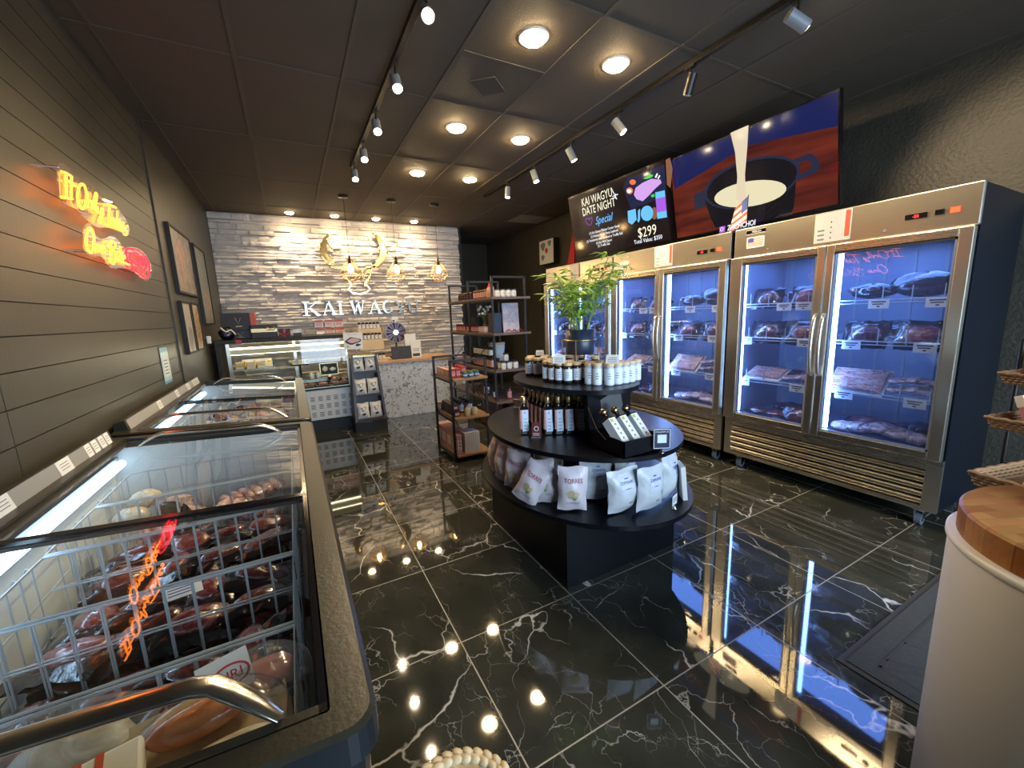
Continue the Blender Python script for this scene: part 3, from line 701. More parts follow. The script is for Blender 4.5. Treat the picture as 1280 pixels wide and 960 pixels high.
def wood_screen():
    m, nt, bb = newmat('screen_red_wood'); N = nt.nodes; L = nt.links
    tc = N.new('ShaderNodeTexCoord'); mp = N.new('ShaderNodeMapping'); mp.inputs['Scale'].default_value = (6, .9, 7); mp.inputs['Rotation'].default_value = (.35, 0, 0); L.new(tc.outputs['Object'], mp.inputs[0])
    nz = N.new('ShaderNodeTexNoise'); nz.inputs['Scale'].default_value = 1.6; nz.inputs['Detail'].default_value = 3; L.new(mp.outputs[0], nz.inputs['Vector'])
    cr = N.new('ShaderNodeValToRGB'); cr.color_ramp.elements[0].position = .3; cr.color_ramp.elements[1].position = .75; cr.color_ramp.elements[0].color = (.020, .003, .004, 1); cr.color_ramp.elements[1].color = (.11, .016, .007, 1)
    L.new(nz.outputs['Fac'], cr.inputs[0]); bb.inputs['Base Color'].default_value = (.005, .005, .005, 1); bb.inputs['Roughness'].default_value = .08
    L.new(cr.outputs[0], bb.inputs['Emission Color']); bb.inputs['Emission Strength'].default_value = .9; return m
def scr(name, c, s): return P(name, (.004, .004, .004), .1, emit=c, es=s)
S_wood = wood_screen(); S_blue = scr('screen_navy', (.004, .007, .045), 1); S_dark = scr('screen_dark', (.006, .003, .0035), 1); S_pot = scr('screen_pot', (.003, .003, .005), 1)
S_rim = scr('screen_pot_rim', (.009, .012, .028), 1); S_milk = scr('screen_milk', (.42, .38, .25), 1); S_milk2 = scr('screen_milk_stream', (.40, .34, .24), 1); S_white = scr('screen_white', (.55, .6, .65), 1)
S_cyan = scr('screen_cyan', (.08, .30, .60), 1); S_pink = scr('screen_pink', (.36, .20, .45), 1); S_green = scr('screen_green', (.03, .36, .03), 1); S_purp = scr('screen_purple', (.22, .06, .42), 1); S_orng = scr('screen_orange', (.5, .10, .03), 1)
S_navy = scr('screen_board', (.008, .010, .030), 1); S_brown = scr('screen_brown', (.14, .06, .03), 1)
# near screen
t, o, S, T, n, off = screen_tv('wall_television', 3.53, 3.67, 1.655, 3.09, 2.165, 2.895, 'large screen showing milk poured into a black pot, above the right coolers')
def Q(px, lift=.001): return [onplane(o+n*lift, n, 700+x/3.5556, 100+y/3.5556) - off for x, y in px]
q = MB(); q.poly3([o-off+n*.001, o+S-off+n*.001, o+S+T-off+n*.001, o+T-off+n*.001], -n*.0008, S_wood); panel = q.build('screen', t)
q = MB(); c0 = o+T-off+n*.0018; q.poly3([c0, c0-T*.30, c0-T*.17+S*.45, c0-T*.36+S*.98, c0+S], -n*.0006, S_blue)
body = [(640,505),(652,560),(668,610),(690,655),(770,650),(900,625),(1030,590),(1040,560),(1050,440),(1060,390)]
q.poly3(Q(body, .0025), -n*.0006, S_pot)
def ell(cx, cy, a, b_, th, k=28): return [(cx+a*math.cos(u)*math.cos(th)-b_*math.sin(u)*math.sin(th), cy+a*math.cos(u)*math.sin(th)+b_*math.sin(u)*math.cos(th)) for u in [2*math.pi*i/k for i in range(k)]]
q.poly3(Q(ell(853, 455, 222, 105, -.30), .0035), -n*.0006, S_rim); q.poly3(Q(ell(853, 457, 208, 95, -.30), .0042), -n*.0006, S_pot)
q.poly3(Q(ell(846, 505, 162, 56, -.16), .005), -n*.0006, S_milk)
q.poly3(Q([(757,235),(838,200),(832,300),(822,420),(826,520),(800,545),(782,525),(788,430),(778,320)], .0058), -n*.0006, S_milk2)
q.poly3(Q([(1030,355),(1110,325),(1145,345),(1155,385),(1140,410),(1060,445),(1058,425),(1115,395),(1120,370),(1105,352),(1050,372)], .004), -n*.0006, S_rim)
q.poly3(Q([(597,510),(640,488),(650,560),(600,575)], .004), -n*.0006, S_rim)
q.build('picture_shapes', panel)
# far screen
t, o, S, T, n, off = screen_tv('wall_television', 3.47, 3.60, 3.12, 4.60, 2.160, 2.90, 'screen with the glowing date night menu board, left of the milk screen', dx_far=.08)
def Q2(px, lift=.001): return [onplane(o+n*lift, n, 710+x/7.114, 190+y/7.114) - off for x, y in px]
q = MB(); q.poly3([o-off+n*.001, o+S-off+n*.001, o+S+T-off+n*.001, o+T-off+n*.001], -n*.0008, S_dark); panel = q.build('screen', t)
q = MB()
q.poly3(Q2([(490,320),(520,240),(860,110),(870,340),(850,400),(560,510)], .002), -n*.0005, S_navy)
q.poly3(Q2([(585,380),(600,320),(660,275),(740,238),(820,245),(832,275),(770,330),(720,385),(665,437),(610,420)], .003), -n*.0005, S_pink)
q.poly3(Q2(ell(548, 345, 30, 30, 0, 16), .003), -n*.0005, S_orng); q.poly3(Q2(ell(543, 347, 20, 18, 0, 16), .0036), -n*.0005, S_white); q.poly3(Q2(ell(575, 268, 28, 24, 0, 16), .003), -n*.0005, S_orng)
q.poly3(Q2([(665,238),(710,215),(725,195),(760,205),(745,225),(700,240)], .003), -n*.0005, S_green); q.poly3(Q2([(735,385),(765,372),(772,395),(745,405)], .0032), -n*.0005, S_green)
q.poly3(Q2([(772,225),(790,188),(800,195),(785,230)], .003), -n*.0005, S_white); q.poly3(Q2([(795,235),(812,205),(820,212),(805,240)], .003), -n*.0005, S_white)
q.poly3(Q2([(530,525),(600,505),(610,600),(570,645),(535,625)], .003), -n*.0005, S_cyan); q.poly3(Q2(ell(768, 545, 28, 55, 0, 16), .003), -n*.0005, S_brown)
q.poly3(Q2(ell(702, 545, 55, 68, .1, 20), .0036), -n*.0005, S_cyan); q.poly3(Q2([(622,520),(640,505),(640,600),(628,628),(615,612),(622,590)], .003), -n*.0005, S_cyan)
q.poly3(Q2([(775,360),(860,340),(880,580),(795,595)], .0032), -n*.0005, S_cyan); q.poly3(Q2([(781,415),(866,396),(874,522),(790,540)], .0038), -n*.0005, S_purp)
q.poly3(Q2([(868,70),(905,50),(930,150),(910,320),(880,290)], .002), -n*.0005, S_brown)
for st in ([(383,320),(432,415)], [(425,370),(415,400),(435,420)], [(395,395),(445,375)]): q.stroke(Q2(st, .003), .008, n, .0005, S_white)
q.stroke(smooth_path(Q2([(190,655),(160,620),(160,595),(180,590),(190,605),(200,585),(215,595),(210,630)], .003), 3, True)+[], .006, n, .0005, S_purp)
q.build('picture_shapes', panel)
u = -S.normalized(); w = T.normalized()
def T2(q_, txt, px, py, size, mat, maxw=None, st=.8, it=0.0, al='C'):
    c = onplane(o+n*.003, n, 710+px/7.114, 190+py/7.114) - off
    q_.text(txt, size, mat, c, u, w, .0006, al, st, it, maxw)
S_head = scr('screen_headline', (.55, .52, .38), 1)
q = MB(); T2(q, 'KAI WAGYU', 250, 405, .135, S_head, .52, .75); T2(q, 'DATE NIGHT', 268, 490, .135, S_head, .56, .75); q.build('headline_text', panel); q = MB(); T2(q, 'Special', 320, 590, .13, S_cyan, .44, .8, .35); q.build('script_text', panel)
q = MB()
for k, s_ in enumerate(('(1) Kai Queen Ribeye Center Steak', '(1) Potato Asiago Pasta Seafood', '(1) Tenderloin with Smoked or Truffle Salt', '(1) Kai Wild Sauce', '(1) Truffle Salt')): T2(q, s_, 318, 690+k*35-(k == 4)*6, .040, S_white, .62-.1*(k > 2)-.1*(k > 3), .9)
q.build('menu_text', panel); q = MB(); T2(q, '$299', 702, 702, .15, S_head, .40, .85); T2(q, 'Total Value: $350', 708, 778, .060, S_white, .42, .9)
q.build('price_text', panel)
# red cloth hanging behind the left end of the menu screen
t = thing('red_banner', 'red triangular banner hanging at the far edge of the menu screen', 'banner', (3.62, 4.80, 2.06))
q = MB(); q.poly3([(0, 0, 0), (0, .18, 0), (0, .03, .48), (0, -.02, .48)], (.02, 0, 0), M_redfelt); q.build('cloth', t)
# ================================================================ UPRIGHT COOLERS
FX = 3.40
def cooler(y0, W, label, sticker=0):
    D = .76; t = thing('display_cooler', label, 'glass door cooler', (FX, y0, 0), group=None)
    q = MB()
    q.bx((.03, 0, .12), (D, .035, 2.07), M_side); q.bx((.03, W-.035, .12), (D, W, 2.07), M_side); q.bx((D-.03, .035, .12), (D, W-.035, 2.07), M_case)
    q.bx((.03, .035, 2.03), (D-.03, W-.035, 2.07), M_side); q.bx((.03, .035, .12), (D-.03, W-.035, .47), M_case); q.build('cabinet_body', t, bevel=.003)
    q = MB(); a = .04
    q.bx((.05, a, .475), (D-.05, a+.012, 1.84), M_liner); q.bx((.05, W-a-.012, .475), (D-.05, W-a, 1.84), M_liner); q.bx((D-.06, a, .475), (D-.035, W-a, 1.84), M_liner)
    q.bx((.05, a, .472), (D-.05, W-a, .486), M_liner); q.bx((.05, a, 1.83), (D-.05, W-a, 1.845), M_liner)
    for k in range(8): q.bx((D-.064, .12+.17*k, .5), (D-.060, .14+.17*k, 1.82), M_grey)
    q.bx((.03, W/2-.03, .475), (.07, W/2+.03, 1.84), M_liner); q.build('liner', t)
    q = MB(); q.bx((0, 0, 1.845), (.03, W, 2.075), M_steel); q.bx((.03, 0, 2.06), (.12, W, 2.075), M_steel); h_ = q.build('header_panel', t, bevel=.006)
    Yp = lambda yy: yy
    if sticker >= 0:
        q = MB(); q.bx((-.0015, W*.42, 1.868), (0, W*.575, 2.068), M_cream)
        q.bx((-.002, W*.425, 1.89), (-.0015, W*.445, 2.06), M_redo)
        for k in range(4): q.bx((-.002, W*.50, 1.89+.035*k), (-.0015, W*.505, 1.90+.035*k), M_ink)
        for k in range(3): q.bx((-.002, W*.53, 1.885+.03*k), (-.0015, W*.56, 1.897+.03*k), M_grey)
        q.build('instruction_sticker', h_)
        q = MB(); q.bx((-.006, W*.155, 1.928), (0, W*.225, 1.958), M_blackgl); q.text('-22', .022, M_rdisp, (-.0065, W*.19, 1.943), (0, -1, 0), (0, 0, 1), .0006); q.build('temperature_display', h_)
        q = MB(); q.bx((-.010, W*.105, 1.930), (0, W*.13, 1.958), M_blackgl); q.build('switch', h_)
        q = MB(); q.bx((-.010, W*.060, 1.930), (0, W*.085, 1.958), M_rsw); q.build('switch', h_)
        q = MB(); q.cyl((-.006, W*.29, 1.885), (0, W*.29, 1.885), .008, M_grey); q.cyl((-.006, W*.80, 1.885), (0, W*.80, 1.885), .008, M_grey); q.build('lock', h_)
    if sticker == 1:
        q = MB(); q.bx((-.0015, W*.82, 2.018), (0, W*.93, 2.052), M_blackgl); 
        for a_, c_ in ((W*.82, W*.93),): q.bx((-.002, a_, 2.018), (-.0015, c_, 2.021), M_paper); q.bx((-.002, a_, 2.049), (-.0015, c_, 2.052), M_paper)
        q.text('FREEZER', .020, M_paper, (-.0022, W*.87, 2.035), (0, -1, 0), (0, 0, 1), .0004); q.build('badge', h_)
        q = MB(); q.bx((-.0015, W*.825, 1.91), (0, W*.925, 1.995), M_paper)
        for k in range(7): q.bx((-.002, W*.832, 1.924+.009*k), (-.0015, W*.918, 1.9285+.009*k), M_redo)
        q.bx((-.0024, W*.885, 1.955), (-.0018, W*.918, 1.987), M_bluep); q.build('flag_sticker', h_)
    if sticker == 2:
        q = MB(); q.bx((-.0015, W*.83, 1.90), (0, W*.93, 1.985), M_paper); q.text('Chefs', .045, M_bluep, (-.002, W*.88, 1.935), (0, -1, 0), (0, 0, 1), .0004, maxw=.12); q.build('square_sticker', h_)
        q = MB(); q.bx((-.0015, W*.82, 2.015), (0, W*.92, 2.045), M_steelh); q.text('LOGO', .016, M_ink, (-.002, W*.87, 2.03), (0, -1, 0), (0, 0, 1), .0004) if False else None; q.build('badge', h_)
    # louvred base
    q = MB(); q.bx((0, 0, .435), (.03, W, .468), M_steelh); q.bx((0, 0, .125), (.03, .075, .435), M_steel); q.bx((0, W-.06, .125), (.03, W, .435), M_steel); q.bx((0, .075, .125), (.03, W-.06, .155), M_steelh); q.bx((0, .075, .395), (.03, W-.06, .435), M_steelh)
    q.bx((.026, .07, .15), (.03, W-.06, .40), M_blackmat)
    for k in range(5):
        z = .163+.047*k
        pr = [(.022, z), (.004, z+.004), (-.004, z+.014), (-.003, z+.026), (.010, z+.034), (.022, z+.034)]
        q.prism([(p[0], p[1]) for p in pr], (0, .075, 0), (1, 0, 0), (0, 0, 1), (0, W-.135, 0), M_steelh)
    q.build('base_grille', t)
    for (cx_, cy_) in ((.08, .09), (.08, W-.12), (D-.10, .09), (D-.10, W-.12)):
        q = MB(); q.bx((cx_-.035, cy_-.03, .10), (cx_+.035, cy_+.03, .122), M_chrome); q.bx((cx_-.028, cy_-.022, .045), (cx_+.012, cy_-.018, .10), M_chrome); q.bx((cx_-.028, cy_+.018, .045), (cx_+.012, cy_+.022, .10), M_chrome)
        q.cyl((cx_-.008, cy_-.016, .042), (cx_-.008, cy_+.016, .042), .041, M_casterblue, 20); q.cyl((cx_-.008, cy_-.018, .042), (cx_-.008, cy_+.018, .042), .018, M_chrome, 14); q.build('caster', t)
    # doors
    for di, (ya, yb) in enumerate(((.004, W/2-.004), (W/2+.004, W-.004))):
        hx = yb if di == 0 else ya      # handle side is the middle
        d = MB(); x0, x1 = -.045, .002; za, zb = .472, 1.84
        sf, sh = (.055, .060)
        l_, r_ = (ya+sf if di == 0 else ya+sh), (yb-sh if di == 0 else yb-sf)
        if di == 0: l_, r_ = ya+.060, yb-.045
        else: l_, r_ = ya+.050, yb-.10
        d.bx((x0, ya, za), (x1, l_, zb), M_steel); d.bx((x0, r_, za), (x1, yb, zb), M_steel); d.bx((x0, l_, za), (x1, r_, za+.048), M_steelh); d.bx((x0, l_, zb-.052), (x1, r_, zb), M_steelh)
        door = d.build('door', t, bevel=.004)
        g = MB(); g.bx((-.030, l_-.004, za+.044), (-.024, r_+.004, zb-.048), M_glassd); g.build('glass_pane', door)
        g = MB(); 
        for a_, c_ in (((-.04, l_-.001, za+.047), (-.004, l_+.012, zb-.05)), ((-.04, r_-.012, za+.047), (-.004, r_+.001, zb-.05)), ((-.04, l_, za+.047), (-.004, r_, za+.06)), ((-.04, l_, zb-.065), (-.004, r_, zb-.051))): g.bx(a_, c_, M_blackmat if a_[2] > 1 else M_liner)
        g.build('gasket', door)
        yh = yb-.022 if di == 0 else ya+.022
        g = MB(); pts = smooth_path([(-.045, yh, .925), (-.068, yh, .945), (-.085, yh, 1.03), (-.092, yh, 1.145), (-.085, yh, 1.26), (-.068, yh, 1.345), (-.045, yh, 1.365)], 4)
        g.tube(pts, .0125, M_handle, 10); g.build('handle', door)
    # lights
    for yy in (W-.085, W/2-.055):
        q = MB(); q.bx((.035, yy-.014, .53), (.050, yy+.014, 1.79), M_ledc); q.build('led_strip', t)
    lamp_o = lamp('cooler_glow', 'AREA', (.34, W/2, 1.815), 7, (.20, .40, 1.0), (.34, W/2, .5), .42, shape='RECTANGLE', size_y=W*.8); lamp_o.parent = t
    # shelves
    for k, z in enumerate((1.455, 1.175, .815)):
        q = MB(); xs = .085
        q.tube([(xs, .06, z), (xs, W-.06, z)], .005, M_wire, 6); q.tube([(xs, .06, z-.022), (xs, W-.06, z-.022)], .004, M_wire, 6); q.tube([(.66, .06, z), (.66, W-.06, z)], .005, M_wire, 6)
        for j in range(int((W-.12)/.045)): q.tube([(xs, .07+.045*j, z), (.66, .07+.045*j, z)], .0022, M_wire, 4)
        for j in range(9):
            yy = .12+(W-.24)/8*j; q.tube([(xs-.003, yy, z-.02), (xs-.003, yy, z+.085)], .0035, M_wire, 5)
        sh_ = q.build('shelf', t)
        for j, fy in enumerate((.10, .28, .37, .60, .72, .93) if k != 2 else (.13, .38, .62, .92)):
            if (j+k) % 3 == 2 and k != 2: continue
            q = MB(); yy = W*fy + .03*((j+k) % 2); ww = .055; zt = z-.006
            if yy+ww > W-.05: yy = W-.05-ww
            if abs(yy-W/2) < ww: yy = W/2-.11
            q.bx((xs-.018, yy-ww, zt-.052), (xs-.014, yy+ww, zt+.010), M_paper)
            q.bx((xs-.019, yy-ww*.7, zt-.012), (xs-.018, yy+ww*.7, zt-.004), M_ink); q.bx((xs-.019, yy-ww*.5, zt-.026), (xs-.018, yy+ww*.6, zt-.019), M_ink); q.bx((xs-.019, yy-ww*.15, zt-.042), (xs-.018, yy+ww*.15, zt-.034), M_ink)
            q.build('price_tag', sh_)
    return t
M_side = P('cooler_side_navy', (.003, .007, .014), .3, spec=.35); M_handle = P('pale_handle_metal', (.62, .60, .56), .25, metal=.9)
M_redo = P('red_orange_print', (.62, .10, .05), .5); M_rdisp = E('red_digits', (1, .02, .02), 6); M_rsw = P('red_rocker', (.6, .05, .02), .3, emit=(1, .08, .02), es=1.2)
M_bluep = P('blue_print', (.03, .08, .35), .5); M_casterblue = P('caster_rubber', (.10, .13, .17), .4)
cooler(.845, 1.425, 'stainless two door cooler nearest the camera with a flag sticker on its header', 1)
cooler(2.305, 1.455, 'stainless two door cooler in the middle of the row, behind the display island', 2)
cooler(3.785, 1.41, 'farthest stainless two door cooler, partly hidden by the bamboo plant', 0)
# ---- packs of meat
def vac_pack(seed, L=.17, Wd=.125, H=.05, meat=None):
    t = thing('meat_package', 'x', 'meat package'); rs = random.Random(seed)
    q = MB(); n, m = 10, 8; vs = []; fs = []
    for j in range(m+1):
        for i in range(n+1):
            u = i/n*2-1; v = j/m*2-1; e = max(abs(u), abs(v)); z = H*.42*(1-e**4) + rs.uniform(-.006, .008)*(1.2 if e > .8 else .6)
            vs.append((u*L*.62*(1+rs.uniform(-.04, .04)), v*Wd*.64*(1+rs.uniform(-.04, .04)), max(z+.008, 0.001)))
    for j in range(m):
        for i in range(n): a = j*(n+1)+i; fs.append((a, a+1, a+n+2, a+n+1))
    q.add(vs, fs, M_film, True)
    bt = [(v[0]*.96, v[1]*.96, 0) for v in vs]; q.add(bt, [tuple(reversed(f)) for f in fs], M_film, True); q.build('vacuum_film', t)
    q = MB(); q.blob((rs.uniform(-.01, .01), 0, H*.52), (L*.86, Wd*.84, H*.9), meat or M_meat, seed, 16, 8, .16); q.build('meat', t)
    return t
packs = [Kind(vac_pack(s, meat=(M_meat, M_meatd, M_meat, M_meatd)[s-1])) for s in (1, 2, 3, 4)]
def roast(seed, L=.34, Wd=.20, H=.13, mat=None, film=None):
    t = thing('roast_package', 'x', 'meat package'); q = MB(); q.blob((0, 0, H/2), (L, Wd, H), mat or M_film, seed, 18, 10, .2); q.build('body', t)
    rs = random.Random(seed); q = MB()
    for k in range(3):
        a = rs.uniform(-.5, .5); q.blob((a*L*.5, -Wd*.26+rs.uniform(-.02, .02), H*.62), (L*.34, Wd*.42, H*.42), film or M_meatd, seed+k, 10, 6, .2)
    q.build('meat', t); return t
roasts = [Kind(roast(11)), Kind(roast(12, .28, .18, .10))]
def slab(seed, L, Wd, H, mat, name='meat_slab'):
    t = thing(name, 'x', 'meat package'); q = MB()
    for k in range(5): q.blob(((k-2)*L*.17, 0, H*(.35+.14*(2-abs(k-2)))), (L*.36, Wd*(1-.1*abs(k-2)), H*.7), mat, seed+k, 16, 8, .14)
    q.build('meat', t)
    q = MB(); q.blob((0, 0, H*.42), (L*1.06, Wd*1.1, H*.96), M_clear, seed+9, 18, 8, .1); q.build('clear_film', t); return t
M_slab = speckle('pale_fatty_slab', (.30, .10, .10), (.80, .66, .66), 12, .38, .58, .35, (1, 1, 1), 2.2, coat=.5, bump=.3)
slabs = Kind(slab(21, .50, .20, .11, M_slab)); slabs2 = Kind(slab(31, .24, .17, .05, M_slab, 'sliced_meat_tray'))
def sliced(seed):
    t = thing('sliced_meat_pack', 'x', 'meat package'); q = MB(); q.bx((-.15, -.10, 0), (.15, .10, .012), M_white); q.build('tray', t, bevel=.004)
    q = MB(); 
    for k in range(9): q.box((-.115+.029*k, 0, .026), (.034, .165-.01*(k % 2), .012), M_pink, Matrix.Rotation(.35, 3, 'Y'))
    q.build('meat', t, bevel=.003); return t
slc = Kind(sliced(1))
RZ = -math.pi/2    # pack front (-y) turned to the aisle (-x)
cn = ['nearest cooler', 'middle cooler', 'farthest cooler']; ln = ['top shelf', 'second shelf', 'third shelf', 'floor']
rs = random.Random(5)
for ci, (y0, W) in enumerate(((.845, 1.425), (2.305, 1.455), (3.785, 1.41))):
    zs = (1.464, 1.184, .824, .490)
    for li, z in enumerate(zs):
        for di in range(2):      # door 0 is nearer the camera (right in the photo)
            dn = ('right door', 'left door')[di]; base = y0 + (.08 if di == 0 else W/2+.05); wid = W/2-.15
            def L_(what, pos): return '%s, %s, %s, %s, %s' % (what, pos, ln[li], dn, cn[ci])
            if li == 0:
                if di == 0:
                    roasts[0].put((FX+.22, base+.17, z+.004), RZ, L_('bulky roast in dark vacuum film', 'right end'), scale=(1.1, 1, 1.15)); roasts[1].put((FX+.22, base+.45, z+.004), RZ+.1, L_('smaller roast in dark vacuum film', 'left end'))
                else:
                    for k in range(2): packs[k].put((FX+.16, base+.14+.30*k, z+.03), label=L_('steak standing in clear vacuum film', ('right end', 'left end')[k]), rot=(1.15, 0, RZ), scale=1.15)
                    roasts[1].put((FX+.40, base+.30, z+.004), RZ, L_('dark roast', 'at the back'))
            elif li == 1:
                for k in range(2): packs[(k+2+ci) % 4].put((FX+.155, base+.13+.30*k, z+.03), label=L_('rib steak propped in film', ('right end', 'left end')[k]), rot=(1.2, 0, RZ), scale=1.25)
                roasts[0].put((FX+.42, base+.30, z+.004), RZ, L_('long dark roast', 'at the back'), scale=(1.3, 1, .9))
                for k in range(2): packs[(k+1) % 4].put((FX+.27, base+.2+.26*k, z+.006), label=L_('flat steak pack', ('right one behind', 'left one behind')[k]), rz=RZ+.2)
            elif li == 2:
                if di == 0:
                    slabs2.put((FX+.19, base+.14, z+.006), RZ, L_('sliced dark meat in film', 'right end'), scale=(1.2, 1.3, 1.1)); slabs2.put((FX+.20, base+.15, z+.068), RZ+.1, L_('sliced dark meat in film', 'top of right stack'), scale=(1.1, 1.2, 1))
                    slc.put((FX+.17, base+.45, z+.05), label=L_('large propped bag of sliced bacon', 'left end'), rot=(.75, 0, RZ), scale=1.15)
                else:
                    slc.put((FX+.18, base+.42, z+.03), label=L_('propped tray of sliced pink meat', 'left end'), rot=(.4, 0, RZ), scale=1.0); slabs2.put((FX+.18, base+.13, z+.006), RZ, L_('flat pack of marbled meat', 'right end'))
                    packs[3].put((FX+.36, base+.3, z+.01), RZ, L_('dark vacuum pack', 'at the back'), scale=1.3)
            else:
                if di == 0:
                    slabs.put((FX+.19, base+.30, z+.002), RZ, L_('long pale fatty slab', 'along the front'), scale=(1.15, 1, 1)); roasts[1].put((FX+.42, base+.16, z+.004), RZ, L_('dark roast', 'behind the slab on the right'))
                    packs[0].put((FX+.42, base+.46, z+.01), RZ, L_('large vacuum pack', 'behind the slab on the left'), scale=1.6)
                else:
                    packs[1].put((FX+.16, base+.12, z+.05), label=L_('marbled steak propped up', 'right end'), rot=(1.0, 0, RZ), scale=1.3)
                    for k in range(2): packs[2+k].put((FX+.17, base+.31+.16*k, z+.006), label=L_('small dark vacuum pack', ('in the middle', 'left end')[k]), rz=RZ)
                    roasts[1].put((FX+.40, base+.32, z+.004), RZ, L_('dark roast', 'at the back'))

# items on top of the near cooler: small flag and the screen caption lettering
t = thing('small_flag', 'small striped flag on a stick at the left end of the nearest cooler top', 'flag', (3.44, 2.20, 2.075))
q = MB(); q.cyl((0, 0, 0), (0, -.0, .27), .003, M_tubeblk, 8); q.lathe([(.0001, 0), (.016, 0), (.016, .006), (.0001, .008)], M_tubeblk, n=14); q.build('stick', t)
q = MB()
A_, B_, C_ = Vector((0, .0, .26)), Vector((0, .0, .06)), Vector((-.012, .13, .045))
for k in range(7):
    a0, a1 = k/7, (k+1)/7; q.poly3([A_.lerp(B_, a0), A_.lerp(B_, a1), (A_+Vector((-.012, .10, -.075))).lerp(C_+Vector((0, .02, -.06)), a1), (A_+Vector((-.012, .10, -.075))).lerp(C_+Vector((0, .02, -.06)), a0)], (-.0012, 0, 0), M_redo if k % 2 == 0 else M_paper)
q.poly3([A_+Vector((-.0016, 0, 0)), A_.lerp(B_, .5)+Vector((-.0016, 0, 0)), A_.lerp(B_, .5)+Vector((-.0076, .045, -.03)), A_+Vector((-.0076, .045, -.032))], (-.001, 0, 0), M_bluep)
q.build('flag_cloth', t)
t = thing('caption_sign', 'small lit caption plate with white lettering beneath the striped flag', 'sign', (3.41, 2.26, 2.077))
q = MB(); q.bx((-.003, -.15, 0), (.003, .165, .006), M_acryl); q.build('base', t)
q = MB(); q.text('ZACHCHOI', .062, S_white, (0, -.03, .034), (0, -1, 0), (0, 0, 1), .003, maxw=.24); q.build('lettering', t)
q = MB(); q.bx((-.004, .115, .008), (.004, .163, .056), S_purp); q.build('badge', t)
q = MB(); q.tube([(-.0055, .139+.014*math.cos(a), .032+.014*math.sin(a)) for a in [2*math.pi*i/14 for i in range(14)]], .002, S_white, 5, closed=True); q.build('badge_ring', t)

